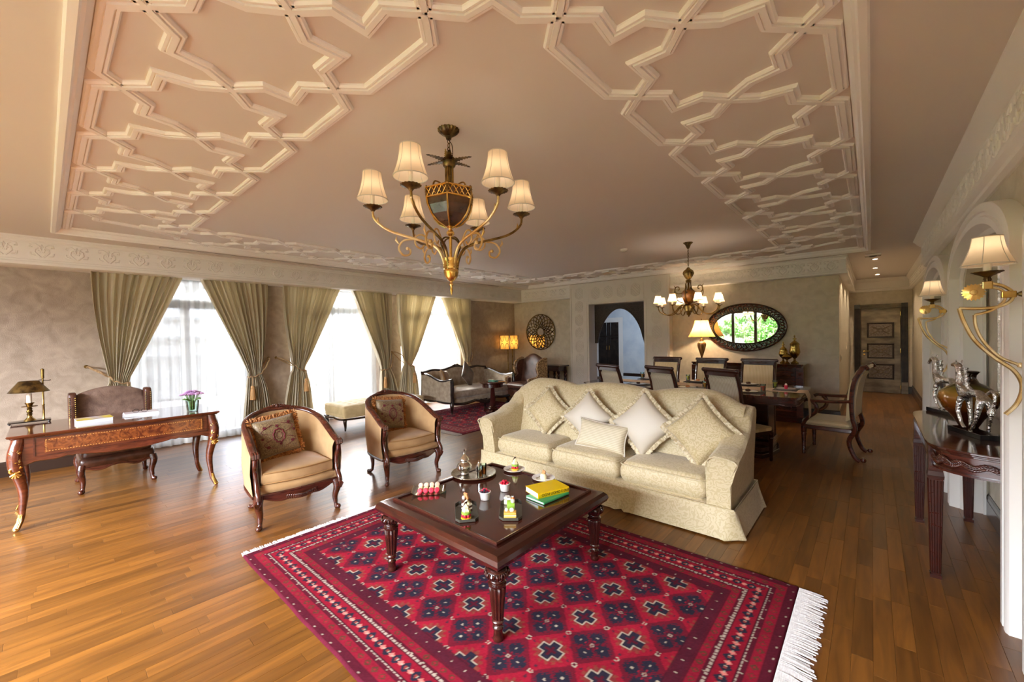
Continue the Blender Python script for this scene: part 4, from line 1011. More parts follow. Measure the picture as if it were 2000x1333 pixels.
    def ap(u,v): 
        y=.30-.60*u; zb=.262-.028-.028*math.cos(4*PI*u)*(.5)-.03*math.exp(-((u-.5)/.16)**2); return (.268+.035*math.sin(PI*u)+(.012 if v<.5 else 0)*1,y,.265+(zb-.265)*min(1,v*2) if v<=.5 else zb+(.265-zb)*(v-.5)*2)
    m.grid(lambda u,v:(.282+.035*math.sin(PI*u),.30-.6*u,.265-(.035+.02*math.cos(4*PI*u+PI)+.028*math.exp(-((u-.5)/.16)**2))*v),30,3)
    m.grid(lambda u,v:(.258+.035*math.sin(PI*u),.30-.6*u,.265-(.035+.02*math.cos(4*PI*u+PI)+.028*math.exp(-((u-.5)/.16)**2))*v),30,3)
    m.tube([(.275+.035*math.sin(PI*u/30),.30-.6*u/30,.265-(.035+.02*math.cos(4*PI*u/30+PI)+.028*math.exp(-((u/30-.5)/.16)**2))) for u in range(31)],.012,6)
    m.tube([(.272+.035*math.sin(PI*u/30),.30-.6*u/30,.268) for u in range(31)],.01,6)
    pl=[plan(-1+i/15,.006) for i in range(31)]
    m.tube([(p.x,p.y,.262-.014*abs(sin(i*.42))) for i,p in enumerate(pl)],.016,6,flat=.8)
    m.build('seat_frame',M['walnut'],t,ang=60)
    carving(t,[(.318,-.12,.232),(.33,-.05,.222),(.335,0,.218),(.33,.05,.222),(.318,.12,.232)],M['walnut'],'apron_carving',1,.006,nrm=(1,0,0))
    for sd in (-1,1):
        leg('leg',M['walnut'],t,.275,sd*.295,.265,.7,sd*.5,r=(.036,.034,.016,.024),knee=.02,back=.012,foot=.02)
        m=MB()
        for j in (-1,0,1): m.tube([(.31,sd*.315+j*.004,.255),(.325,sd*.325+j*.012,.225),(.312,sd*.32+j*.008,.185)],[.006,.009,.003],6)
        m.build('knee_carving',M['walnut'],t)
        leg('leg',M['walnut'],t,-.235,sd*.225,.26,-.7,sd*.4,r=(.028,.026,.015,.02),knee=.0,back=.01,foot=.06)
    return t
tc=tubchair(); tc.location=(-3.87,1.405,0); tc.rotation_euler=(0,0,rad(-5)); tc['group']='tub chairs'
t2=dup(tc,(-3.93,2.58,0),rad(-6),'tan velvet tub chair with carved dark mahogany frame, in front of the ottoman')
tc['label']='tan velvet tub chair with carved dark mahogany frame, nearer the desk'
def brocadepillow(lab,loc,rz,roll):
    P=thing('brocade_pillow',lab,'pillow',loc,group='brocade pillows'); P.rotation_euler=(rad(-14),rad(roll),rz)
    w_,h=.35,.33
    pillow(w_,h,.12,pinch=.04).build('cover',M['brocade'],P,ang=80)
    FR=M['fringe']; o=tasselfringe(w_,h).build('fringe',FR,P,fix=False); o['kind']='stuff'
    m=MB()                                  # woven medallion standing slightly proud
    f=lambda a,b:(a,-.0615*((1-(a/w_*2)**4)*(1-(b/h*2)**4))**.45-.0015,b)
    n=26; ring=[]
    for k in range(n):
        a=2*PI*k/n; r0=.052+.006*math.cos(a*9); ring.append((r0*cos(a)*.85,r0*sin(a)*1.1+.0))
    m.tube([f(*p) for p in ring],.006,5,closed=True,flat=.8)
    m.tube([f(p[0]*.55,p[1]*.55) for p in ring],.002,4,closed=True)
    for (a,b,s) in ((-.1,.09,.014),(.1,.095,.014),(-.1,-.08,.013),(.1,-.07,.014),(0,.085,.013),(0,-.075,.01),(-.13,.0,.01),(.135,.02,.01)):
        for k in range(6): m.tube([f(a,b),f(a+s*cos(k*PI/3),b+s*sin(k*PI/3))],[.002,.005],4)
    for sd in (-1,1):
        for q in (-1,1): m.tube([f(sd*(.06+.07*sin(i*.5)),q*(.02+.012*i)) for i in range(8)],.0022,4)
    BR=M.get('burg') or mat('burgundy_weave','6A1C28',rough=.6); M['burg']=BR
    m.build('woven_medallion',BR,P,ang=80)
    return P
brocadepillow('burgundy and bronze brocade pillow with amber fringe on the tub chair nearer the desk',(-3.97,1.34,.645),rad(90-5+8),-6)
brocadepillow('burgundy and bronze brocade pillow with amber fringe on the tub chair by the ottoman',(-4.05,2.53,.645),rad(90-6+6),6)
# ------------------------------------------------------------------ ottoman
O=thing('ottoman','long buttoned pale olive velvet ottoman under the second window','ottoman',(-6.63,3.88,0)); hx,hy=.34,.78
def ott(u,v):
    x=-hx+2*hx*u; y=-hy+2*hy*v; e=min(1,min(hx-abs(x),hy-abs(y))/.06); z=.385+.035*max(0,e)**.5
    bx=((x/.17+ (round(y/.15)%2)*.5)); dx_=(bx-round(bx))*.17; dy_=(y/.15-round(y/.15))*.15
    z-=.02*math.exp(-(dx_**2+dy_**2)/.0009)*(1 if e>.99 else 0)
    return (x,y,z)
m=MB().grid(ott,40,84); m.build('buttoned_top',M['otto'],O,ang=80)
m=MB()
for i in range(-2,3):
    for j in range(-5,6):
        x=i*.17-(j%2)*.085
        if abs(x)<.3: m.sph((x,j*.15,.402),.009,6,.6)
m.build('buttons',M['otto'],O)['kind']='stuff'
MB().sell((0,0,.325),(2*hx+.01,2*hy+.01,.13),.15,.08,64,8).build('padded_side',M['otto'],O,ang=60)
MB().sell((0,0,.245),(2*hx,2*hy,.06),.15,.08,64,8).build('lower_band',M['otto'],O,ang=60)
pts=[]
for k in range(96):
    s=k//24; f=2*(k%24)/24-1; a,b=((f,-1),(1,f),(-f,1),(-1,-f))[s]; pts.append((a*hx,b*hy,.205-.014*abs(sin((k%24)/24*PI*2))))
MB().tube(pts,.016,8,closed=True).build('carved_rail',M['ebony'],O)
for sx in (-1,1):
    for sy in (-1,0,1): leg('leg',M['ebony'],O,sx*(hx-.03),sy*(hy-.04),.21,sx*.7,sy*.7,r=(.034,.03,.014,.012),knee=.01,back=.006,foot=.0,extra=False)
# ------------------------------------------------------------------ writing desk
D=thing('writing_desk','long walnut writing desk with inlaid front and gilt-mounted legs at left','desk',(-5.46,.485,0))
dx,dy,dz=.385,.70,.77
m=MB(); m.sweep([(0,0),(.0,-.03),(-.012,-.032),(-.02,-.022),(-.03,-.018),(-.036,-.006),(-.03,0)],[(-dx+.036,-dy+.036,dz),(dx-.036,-dy+.036,dz),(dx-.036,dy-.036,dz),(-dx+.036,dy-.036,dz)],closed=True)
m.box(-dx+.036,dx-.036,-dy+.036,dy-.036,dz-.03,dz); m.build('desk_top',M['desktop'],D,ang=30)
def dz_b(t):   # lower edge of the front apron, t 0..1
    a=abs(2*t-1); return .548+lin(a,[(0,-.02),(.18,-.022),(.42,.0),(.5,.012),(.54,.004),(.56,.016),(.7,-.004),(.86,.004),(1,-.03)])
def apron(axis,half,off,th):
    m=MB(); n=48
    for s in (0,th):
        m.grid(lambda u,v:((off-s,-half+2*half*u,dz-.03-(dz-.03-dz_b(u))*v) if axis=='x' else (-half+2*half*u,off-s,dz-.03-(dz-.03-dz_b(u)-.0)*v)),n,2)
    pts=[((off-th/2,-half+2*half*i/n,dz_b(i/n)) if axis=='x' else (-half+2*half*i/n,off-th/2,dz_b(i/n))) for i in range(n+1)]
    m.tube(pts,th*.62,6); return m
apron('x',.635,.335,.022).build('front_apron',M['deskw'],D,ang=40); apron('x',.635,-.313,.022).build('back_apron',M['deskw'],D,ang=40)
apron('y',.30,.665,.022).build('side_apron',M['deskw'],D,ang=40); apron('y',.30,-.643,.022).build('side_apron',M['deskw'],D,ang=40)
MB().box(.334,.342,-.50,.56,.60,.715).build('veneer_panel',M['burl'],D,smooth=False)
MB().sweep([(0,0),(0,.006),(.008,.006),(.008,0)],[(.336,-.56,.575),(.336,.60,.575),(.336,.60,.735),(.336,-.56,.735)],side=(1,0,0),closed=True).build('panel_bead',M['walnut'],D,smooth=False)
m=MB(); n=62
for i in range(n):
    y=-.49+1.04*i/(n-1)
    for z in (.611,.704): m.cbox((.3425,y,z),(.002,.009,.0045))
for i in range(6):
    for y in (-.492,.552): m.cbox((.3425,y,.622+i*.0145),(.002,.0045,.009))
m.build('inlay_dots',M['inlay'],D,smooth=False)['kind']='stuff'
for sx in (-1,1):
    for sy in (-1,1):
        x,y=sx*.305,sy*.635; P,Rr=cabriole(.74,sx*.75,sy*.75,r=(.045,.05,.018,.017),knee=.035,back=.02,n=20,foot=.03)
        m=MB(); m.tube([(p[0],p[1],p[2]) for p in P],[.042 if p[2]>.55 else r_ for p,r_ in zip(P,Rr)],12); o=m.build('leg',M['deskw'],D,loc=(x,y,0),ang=70)
        g=MB(); f=P[-1]
        for k in range(7): q=P[-7+k]; 
        for j in range(5):
            a=math.atan2(sy,sx)+(j-2)*.42
            g.tube([(f[0]+.022*cos(a)-sx*.003*3*(1-0),f[1]+.022*sin(a),.012),(P[-3][0]+.021*cos(a),P[-3][1]+.021*sin(a),.07),(P[-4][0]+.018*cos(a),P[-4][1]+.018*sin(a),.125)],[.009,.006,.003],5)
        g.sph((f[0]+sx*.006,f[1]+sy*.006,.016),.02,8,.8); g.build('gilt_foot',M['gold'],o,ang=80)
        if sx>0:
            g=MB(); bx,by=.048,.0   # mount on the front corner: fan, scroll, rosette
            c0=Vector((sx*.036,sy*.02,0))
            def G(u,z): return c0+Vector((.012,sy*0+u,z))
            for j in range(5): a=-.9+.45*j; g.tube([G(0,.60),G(.025*sin(a),.60+.045*cos(a)),G(.04*sin(a),.60+.06*cos(a))],[.009,.013,.009],5)
            g.tube([G(.02*cos(k*.6),.555+.03*sin(k*.6)) for k in range(11)],.013,6); g.sph(G(0,.555),.02,8)
            g.tube([G(.03-.0*k,.52+.0) if k==0 else G(.03*cos(k*.7),.495+.022*sin(k*.7)) for k in range(9)],.012,6)
            for j in range(5): a=-1.2+.6*j; g.tube([G(0,.47),G(.03*sin(a),.46-.03*cos(a))],[.013,.009],5)
            g.build('gilt_mount',M['gold'],o,ang=80)
# desk chair
DC=thing('desk_chair','brown leather winged desk chair with brass nailheads behind the writing desk','chair',(-6.15,.485,0))
def dcb(u,v):
    y=-.27+.54*u; zt=.93+.075*math.sin(PI*u)**.8; sec=[(-.24,.36),(-.235,.6),(-.27,zt-.01),(-.30,zt+.004),(-.335,zt-.01),(-.33,.6),(-.30,.36)]
    k=v*7; i=int(k)%7; f=k-int(k); p,q=sec[i],sec[(i+1)%7]; return (p[0]+(q[0]-p[0])*f,y,p[1]+(q[1]-p[1])*f)
m=MB().grid(dcb,24,21,wv=True); m.f.append(tuple(j*25 for j in range(21))); m.f.append(tuple(j*25+24 for j in range(21))[::-1]); m.build('backrest',M['leatherp'],DC,ang=70)
for sd in (-1,1):
    o=MB().sell((-.24,sd*.30,.66),(.16,.07,.62),.25,.3,20,12).build('wing',M['leather'],DC,ang=80)
    m=MB()
    for k in range(24):
        for yy in (-.022,.022): m.sph((-.163,sd*.30+yy,.42+k*.0215),.0085,6)
    m.build('nailheads',M['brass'],o)['kind']='stuff'
boxcush(-.24,.27,-.27,.27,.32,.43).build('seat',M['leather'],DC,ang=70)
MB().sell((.02,0,.30),(.55,.58,.1),.2,.15,32,8).build('seat_rail',M['leather'],DC,ang=70)
m=MB(); m.grid(lambda u,v:(.285,-.28+.56*u,.27-(.03+.02*math.cos(4*PI*u+PI)+.02*math.sin(PI*u)**8)*v),24,2); m.tube([(.28,-.28+.56*i/24,.27-(.03+.02*math.cos(4*PI*i/24+PI))) for i in range(25)],.013,6); m.build('apron',M['walnut'],DC,ang=60)
for sx,sy in ((1,-1),(1,1),(-1,-1),(-1,1)): leg('leg',M['walnut'],DC,sx*.265,sy*.265,.28,sx*.7,sy*.5,r=(.036,.034,.017,.026),knee=.02,back=.012,foot=.02)
# bouillotte lamp
B=thing('desk_lamp','brass candlestick desk lamp with dark conical shade at the left end of the desk','lamp',(-5.83,-.10,.77),0)
m=MB().box(-.075,.075,-.13,.13,.012,.022); m.build('base_plate',M['black'],B,bevel=.004)
m=MB()
for sx in (-1,1):
    for sy in (-1,1): m.sph((sx*.065,sy*.118,.008),.009,8)
m.build('foot',M['black'],B)['kind']='stuff'
MB().lathe([(.04,.022),(.036,.03),(.018,.05),(.014,.07),(.02,.08),(.014,.088),(.022,.105),(.014,.122),(.02,.13),(.013,.138),(.018,.146),(.05,.15),(.052,.154),(.018,.156),(.022,.17),(.03,.182),(.03,.186),(.001,.186)],20).build('candlestick',M['brass'],B)
MB().lathe([(.017,.186),(.017,.27),(.001,.272)],14).build('candle',M['candle'],B)
MB().lathe([(.062,.385),(.13,.285)],32).build('shade',M['brassd'],B,ang=80)
MB().lathe([(.06,.384),(.128,.286)],32).build('shade_lining',M['brass'],B,ang=80)
MB().lathe([(.012,.022),(.008,.03),(.0075,.15),(.011,.155),(.0075,.16),(.006,.3),(.006,.40),(.011,.405),(.012,.49),(.001,.495)],12,(0,.085,0)).build('rod',M['brass'],B)
MB().tube([(0,.085,.39),(0,.06,.388)],.004,6).tube([(0,.085,.385),(0,.12,.38),(.01,.135,.385),(-.01,.135,.385),(0,.12,.38)],.003,5).build('shade_clamp',M['ebony'],B)
# books, magazines, glasses, flowers
BM={'gb':mat('cover_art','B7A8B0','C9B23A',(9,9,9),lo=.4,hi=.6,rough=.4),'pg':mat('paper_edge','E9EEF0',rough=.7),'mg':mat('magazine_cover','B9A9AE','D8D0D2',(14,14,14),rough=.4)}
b=thing('coffee_table_book','large pale-edged picture book lying on the desk left of the magazines','book',(-5.42,.29,.77),rad(4)); MB().box(-.085,.085,-.115,.115,0,.03).build('pages',BM['pg'],b,smooth=False); MB().box(-.088,.088,-.119,.119,.03,.034).build('cover',BM['gb'],b,smooth=False)
for k,(w_,l,z) in enumerate(((.19,.27,0),(.17,.25,.012))):
    b=thing('magazine',('lower pale magazine of the pair on the desk','upper mauve magazine of the pair under the eyeglasses')[k],'magazine',(-5.55+.01*k,.63,.77+z),rad(-5+4*k)); MB().box(-w_/2,w_/2,-l/2,l/2,0,.0115).build('pages',BM['pg'],b,smooth=False); MB().box(-w_/2,w_/2,-l/2,l/2,.0115,.0118).build('cover',BM['mg'],b,smooth=False)
g=thing('eyeglasses','dark framed eyeglasses on the magazines on the desk','eyeglasses',(-5.5,.62,.7942),rad(88)); m=MB()
for s in (-1,1): m.tube([(s*.032+.024*cos(a*PI/6),0,.018+.017*sin(a*PI/6)) for a in range(12)],.0022,5,closed=True)
m.tube([(-.01,0,.022),(.01,0,.022)],.0022,5); m.build('frame',M['black'],g)
for s in (-1,1): MB().tube([(s*.056,0,.024),(s*.056,.06,.02),(s*.05,.12,.004)],.002,5).build('temple',M['black'],g)
v=thing('flower_vase','small clear glass vase of lilac chrysanthemums on the right end of the desk','vase',(-5.30,1.00,.77)); v.scale=(1.25,1.25,1.25)
def glassbox(a,b_,h,t): 
    m=MB(); m.lathe([(a,0),(b_,h),(b_-t,h),(a-t,.008),(.0001,.008)],4); return m
m=MB(xf=Matrix.Rotation(PI/4,4,'Z')); m.lathe([(.045,0),(.056,.09),(.053,.09),(.042,.006),(.0001,.006)],4); m.build('glass',M['glass'],v,smooth=False)
G1=mat('stem_green','3E6A2E','6F8F4E',(40,40,40),rough=.6); L1=mat('lilac_petal','B98BC0','D9B4DC',(60,60,60),rough=.6); Y1=mat('flower_eye','D9C24A',rough=.7)
m=MB(); rf=random.Random(9); heads=[(cos(a)*.045*q,sin(a)*.045*q,.135+.015*(1-q)+.012*rf.random()) for a,q in [(k*1.05,1) for k in range(6)]+[(0,.0)]+[(k*1.6+.4,.55) for k in range(4)]]
for h in heads: m.tube([(h[0]*.3,h[1]*.3,.012),(h[0]*.4,h[1]*.4,.07),h],.003,5)
for k in range(16):
    a=k*.9; m.tube([(.02*cos(a),.02*sin(a),.09),(.05*cos(a),.05*sin(a),.105),(.065*cos(a),.065*sin(a),.10)],[.003,.008,.002],4,flat=.4)
m.build('stems',G1,v)['kind']='stuff'
for i,h in enumerate(heads):
    f=MB()
    for k in range(18):
        a=k*2*PI/18; r0=.026+.004*(k%2); f.tube([(0,0,0),(r0*.6*cos(a),r0*.6*sin(a),.006),(r0*cos(a),r0*sin(a),.002)],[.002,.005,.003],4,flat=.5,caps=False)
    f.sph((0,0,.004),.006,6); o=f.build('flower',L1,v,loc=h); o.scale=(1.35,1.35,1.35)
# ------------------------------------------------------------------ silver tray, teapot and glasses, sweets (coffee table top z = .468)
ZT=.468
t=thing('serving_tray','round chased silver tray carrying the teapot on the coffee table','tray',(-2.245,2.10,ZT)); MB().lathe([(.0001,.004),(.13,.005),(.15,.012),(.165,.016),(.168,.012),(.15,.006),(.13,0),(.0001,0)],48,flute=0).build('dish',M['trays'],t)
def teapot():
    t=thing('teapot','polished silver domed teapot standing on the round silver tray','teapot',(-2.285,2.045,ZT+.006))
    MB().lathe([(.03,0),(.034,.006),(.028,.012),(.048,.03),(.057,.052),(.05,.072),(.032,.088),(.026,.094),(.03,.1)],32,flute=.025,fn=16).build('body',M['silver'],t,ang=80)
    MB().lathe([(.03,.1),(.036,.106),(.034,.114),(.026,.126),(.014,.14),(.009,.146),(.006,.156),(.009,.16),(.004,.165),(.0045,.176),(.007,.18),(.0001,.184)],28).build('lid',M['silver'],t)
    MB().tube(catmull([(-.05,0,.04),(-.075,0,.05),(-.085,0,.075),(-.1,0,.098)],5),[.012,.011,.01,.009,.008,.008,.008,.007,.007,.006,.006,.006,.006,.006,.006,.006][:16],8).build('spout',M['silver'],t)
    MB().tube(catmull([(.05,0,.035),(.085,0,.04),(.09,0,.075),(.07,0,.1),(.035,0,.1)],5),.0045,7).build('handle',M['silver'],t)
    return t
teapot().rotation_euler.z=rad(120)
t=thing('sugar_pot','small silver pointed sugar pot on the silver tray','pot',(-2.225,2.135,ZT+.006)); MB().lathe([(.015,0),(.025,.012),(.028,.028),(.02,.044)],18).build('body',M['silver'],t); MB().lathe([(.022,.044),(.016,.056),(.006,.074),(.004,.08),(.006,.086),(.0001,.09)],16).build('lid',M['silver'],t)
for k,(x,y,lab) in enumerate(((-2.135,2.06,'clear glass of amber tea at the front of the silver tray'),(-2.165,2.125,'clear glass of amber tea standing behind the other on the silver tray'))):
    t=thing('tea_glass',lab,'glass',(x,y,ZT+.006),group='tea glasses'); MB().lathe([(.02,0),(.0235,.08),(.022,.08),(.0185,.005),(.0001,.005)],20).build('glass',M['glass'],t); MB().lathe([(.0001,.0055),(.018,.0055),(.0205,.05),(.0001,.05)],20).build('tea',M['tea'],t)
FC=lambda n,c,**k: mat(n,c,**k)
food={'red':FC('berry_red','C42038',rough=.3),'rasp':FC('raspberry','D0284A',rough=.5),'black':FC('blackberry','2E2A38',rough=.35),'green':FC('pistachio_cream','8DB23F',rough=.4),'cream':FC('pastry_cream','F2E7B8',rough=.45),'choc':FC('chocolate','4A2618',rough=.35),'caramel':FC('caramel','C98A58',rough=.4),'sponge':FC('sponge','D6A94C',rough=.6),'yellow':FC('lemon_base','F0BE30',rough=.4),'pink':FC('macaron_pink','E8374F',rough=.5),'beige':FC('macaron_beige','DDB9A0',rough=.55),'vanilla':FC('macaron_cream','EBD9AA',rough=.55),'orange':FC('kumquat','E07A28',rough=.35),'white':FC('meringue','F4EEDF',rough=.5)}
def plate(lab,x,y,r=.082,z=ZT,grp=None):
    t=thing('plate',lab,'plate',(x,y,z),group=grp); MB().lathe([(.0001,.003),(r*.6,.004),(r,.012),(r,.014),(r*.6,.008),(.0001,.006)][::1],36).build('dish',M['white'],t); return t
def spoon(lab,x,y,z,rz):
    t=thing('dessert_spoon',lab,'spoon',(x,y,z),rz); MB().sell((0,0,.004),(.024,.016,.006),1,1,12,6).build('bowl',M['silver'],t); MB().tube([(.01,0,.004),(.04,0,.014),(.085,0,.026)],[.0025,.002,.003],6).build('handle',M['silver'],t)
plate('white dessert plate with the layered berry tartlet near the sofa',-2.06,2.35); plate('white dessert plate with the lemon cream dessert beside the yellow book',-1.77,2.335)
spoon('small spoon on the plate with the berry tartlet',-2.09,2.31,ZT+.007,rad(60)); spoon('small spoon on the plate with the lemon dessert',-1.80,2.30,ZT+.007,rad(70))
def tart(lab,x,y,z=ZT+.007,s=1.0,nm='tartlet'):
    t=thing(nm,lab,'dessert',(x,y,z)); t.scale=(s,s,s)
    MB().lathe([(.025,0),(.029,.004),(.029,.01),(.0001,.011)],20).build('base',food['yellow'],t)
    m=MB()
    for k in range(6): a=k*PI/3; m.sph((.018*cos(a),.018*sin(a),.02),.011,8)
    m.build('berry_ring',food['red'],t)['kind']='stuff'
    MB().lathe([(.026,.03),(.027,.034),(.026,.042),(.0001,.043)],20).build('pistachio_layer',food['green'],t)
    m=MB(); m.lathe([(.02,.043),(.022,.05),(.014,.062),(.017,.068),(.006,.08),(.0001,.088)],12,flute=.12,fn=6); m.build('cream',food['cream'],t)
    MB(xf=Matrix.Translation((-.012,0,.07))@Matrix.Rotation(.5,4,'Y')).box(-.002,.002,-.01,.01,-.01,.03).build('chocolate_shard',food['choc'],t,smooth=False); return t
tart('layered tartlet with berries, green layer and cream on the left white plate',-2.05,2.35)
t=thing('lemon_dessert','pale lemon cream dessert with brown shard on the right white plate','dessert',(-1.765,2.33,ZT+.007)); MB().lathe([(.022,0),(.024,.02),(.018,.034),(.0001,.036)],16).build('cream',food['cream'],t); MB(xf=Matrix.Translation((0,0,.034))@Matrix.Rotation(.3,4,'Y')).box(-.012,.012,-.003,.003,0,.026).build('chocolate_shard',food['caramel'],t,smooth=False)
def ramekin(lab,x,y,mix):
    t=thing('ramekin',lab,'ramekin',(x,y,ZT),group='berry ramekins'); MB().lathe([(.027,0),(.036,.046),(.038,.048),(.038,.051),(.034,.051),(.026,.006),(.0001,.006)],28).build('cup',M['white'],t)
    MB().lathe([(.0001,.04),(.032,.04)],20).build('filling',food['red'],t)
    r_=random.Random(3); n=0
    for lay,(rr,c) in enumerate(((.022,6),(.009,3))):
        for k in range(c):
            a=k*2*PI/c+lay; x1,y1,z1=x+rr*cos(a),y+rr*sin(a),ZT+.047+lay*.013
            q=mix(cos(a),sin(a)); nm={'red':'strawberry','rasp':'raspberry','black':'blackberry'}[q]
            m=MB(); m.sph((0,0,0),.0075,8)
            if q!='red':
                for i in range(14): u=i*2.4; zz=1-2*(i+.5)/14; rq=(1-zz*zz)**.5; m.sph((.0075*rq*cos(u),.0075*rq*sin(u),.0075*zz),.0032,4)
            else: m=MB().lathe([(.0001,-.012),(.007,-.004),(.010,.004),(.006,.009),(.0001,.01)],10)
            o=m.build(nm,food[q],ang=80); o.location=(x1,y1,z1); tag(o,{'red':'red strawberry half heaped in the ramekin nearer the plates','rasp':'red raspberry heaped in the ramekin of mixed berries','black':'dark blackberry at the front of the ramekin of mixed berries'}[q],'berry',{'red':'strawberries in the ramekin','rasp':'raspberries in the ramekin','black':'blackberries in the ramekin'}[q])
ramekin('white ramekin of raspberries and blackberries beside the dark glass trays',-1.84,1.815,lambda a,b:'black' if a*.7-b*.7>-.1 else 'rasp')
ramekin('white ramekin of red strawberries between the silver tray and the plates',-1.84,2.0,lambda a,b:'red')
# macarons on a square glass dish
t=thing('glass_dish','square clear glass dish with upturned ends holding macarons','dish',(-2.22,1.67,ZT),rad(48)); m=MB()
m.grid(lambda u,v:(-.11+.22*u,-.065+.13*v,.004+.022*(2*u-1)**4),14,2); m.grid(lambda u,v:(-.11+.22*u,-.065+.13*v,.0005+.022*(2*u-1)**4),14,2); m.build('glass',M['gglass'],t)
mm=[MB().lathe([(.0001,-.011),(.012,-.0105),(.0165,-.006),(.0165,-.003),(.0001,-.003)],16).mesh('shell',food[c]) for c in ('pink','beige','vanilla')]
mf=MB().lathe([(.0001,-.003),(.014,-.003),(.014,.003),(.0001,.003)],14).mesh('filling',food['cream'])
cI=0
for row,(mi,off,zz,lab) in enumerate(((0,-.034,.0165,'bright pink macaron standing in the front row on the glass dish'),(2,.0,.0165,'cream and beige macaron in the middle row on the glass dish'),(1,.028,.03,'beige pink macaron in the raised rear row on the glass dish'))):
    for k in range(4):
        R_=Matrix.Rotation(rad(48),4,'Z'); p=R_@Vector((-.055+.036*k,off,0)); 
        o=thing('macaron',lab,'macaron',(-2.22+p.x,1.67+p.y,ZT+.005+zz),group=('pink macarons','middle row macarons','rear row macarons')[row]); o.rotation_euler=(0,rad((60,15,55)[row]),rad(-40+9*(k-1.5)))
        part('shell',mm[mi],o); part('shell',mm[mi],o,rot=(PI,0,0)); part('filling',mf,o)
# two smoked glass trays with pastries
def stray(lab,x,y,rz):
    t=thing('pastry_tray',lab,'tray',(x,y,ZT),rz); a,b=.13,.062; pl=[(-a,-b+.02),(-a+.03,-b),(a-.03,-b),(a,-b+.02),(a,b-.02),(a-.03,b),(-a+.03,b),(-a,b-.02)]
    m=MB(); m.prism(pl,.003,'z',0); n=8
    m.sweep([(0,0),(0,.014),(-.003,.014),(-.003,0)],[(p[0],p[1],.001) for p in pl],closed=True); m.build('glass',M['smoke'],t,smooth=False); return t
stray('smoked glass tray nearer the macarons with three layered cakes',-1.79,1.61,rad(140)); stray('smoked glass tray nearer the books with a green roulade',-1.60,1.79,rad(130))
tart('berry tartlet with green layer at the near end of the left smoked tray',-1.72,1.545,ZT+.004,1.0)
t=thing('cream_cake','striped white and chocolate cream cake in the middle of the left smoked tray','dessert',(-1.79,1.615,ZT+.004)); 
for k in range(4): MB().cbox((0,0,.008+k*.011),(.045,.045,.011)).build('layer',food['white'] if k%2 else food['choc'],t,smooth=False,bevel=.002)
MB().lathe([(.018,.044),(.02,.05),(.006,.066),(.0001,.07)],12,flute=.1,fn=6).build('cream',food['cream'],t)
t=thing('chocolate_cake','chocolate cake with caramel square at the far end of the left smoked tray','dessert',(-1.86,1.675,ZT+.004)); MB().cbox((0,0,.018),(.045,.045,.036)).build('base',food['choc'],t,smooth=False,bevel=.004); MB(xf=Matrix.Translation((0,0,.055))@Matrix.Rotation(.3,4,'X')).cbox((0,0,0),(.03,.012,.04)).build('caramel_square',food['caramel'],t,smooth=False,bevel=.003); MB().sph((-.012,-.01,.045),.012,8).build('meringue',food['white'],t)
t=thing('sponge_cake','golden rectangular sponge slice at the near end of the right smoked tray','dessert',(-1.535,1.71,ZT+.004),rad(40)); MB().cbox((0,0,.009),(.07,.045,.018)).build('lower_sponge',food['sponge'],t,smooth=False,bevel=.003); MB().cbox((0,0,.0205),(.068,.043,.005)).build('cream_layer',food['cream'],t,smooth=False); MB().cbox((0,0,.03),(.07,.045,.014)).build('upper_sponge',food['sponge'],t,smooth=False,bevel=.003); MB().sell((.01,0,.045),(.026,.014,.026),1,1,10,8).sell((-.02,.004,.044),(.02,.012,.022),1,1,10,8).build('meringue',food['white'],t)
t=thing('roulade','round green roulade topped with meringue in the middle of the right smoked tray','dessert',(-1.60,1.79,ZT+.004),rad(40)); m=MB(xf=Matrix.Translation((0,0,.03))@Matrix.Rotation(PI/2,4,'Y')); m.lathe([(.0001,-.022),(.026,-.022),(.028,0),(.026,.022),(.0001,.022)],20); m.build('roll',food['green'],t); MB().sph((.012,-.015,.06),.013,8).build('meringue',food['white'],t); MB().sph((.012,.016,.058),.011,8).build('kumquat',food['orange'],t)
t=thing('cream_tart','pale nut-topped cream square at the far end of the right smoked tray','dessert',(-1.675,1.855,ZT+.004),rad(30)); MB().cbox((0,0,.014),(.05,.05,.028)).build('base',food['cream'],t,smooth=False,bevel=.004); m=MB(); r_=random.Random(2)
for k in range(9): m.cbox(((r_.random()-.5)*.04,(r_.random()-.5)*.04,.033),(.013,.013,.013),r_.random()*3)
m.build('nut_pieces',food['white'],t,smooth=False)['kind']='stuff'
# books
def book(nm,lab,x,y,z,rz,w_,l,h,cm_,spine=None):
    t=thing(nm,lab,'book',(x,y,z),rz); MB().box(-w_/2+.003,w_/2-.003,-l/2+.003,l/2-.003,.002,h-.002).build('pages',BM['pg'],t,smooth=False)
    m=MB(); m.box(-w_/2,w_/2,-l/2,l/2,0,.002).box(-w_/2,w_/2,-l/2,l/2,h-.002,h); m.prism([(w_/2-.004,0),(w_/2+.001,.001),(w_/2+.004,h*.3),(w_/2+.004,h*.7),(w_/2+.001,h-.001),(w_/2-.004,h)],l,'y',-l/2); m.build('cover',cm_,t,smooth=False); return t
book('green_book','green paperback lying under the yellow book on the coffee table',-1.562,2.10,ZT,rad(-6),.155,.235,.014,mat('green_cover','3E9A5E',rough=.35))['category']='book'
yb=book('yellow_book','thick bright yellow book with black title on top of the green one',-1.59,2.135,ZT+.014,rad(-20),.155,.235,.034,mat('yellow_cover','E8C200',rough=.3)); yb['category']='book'
cu=bpy.data.curves.new('title','FONT'); cu.body='OGNI UOMO È DUE'; cu.size=.0235; cu.extrude=.0004; cu.align_x='CENTER'; cu.align_y='CENTER'
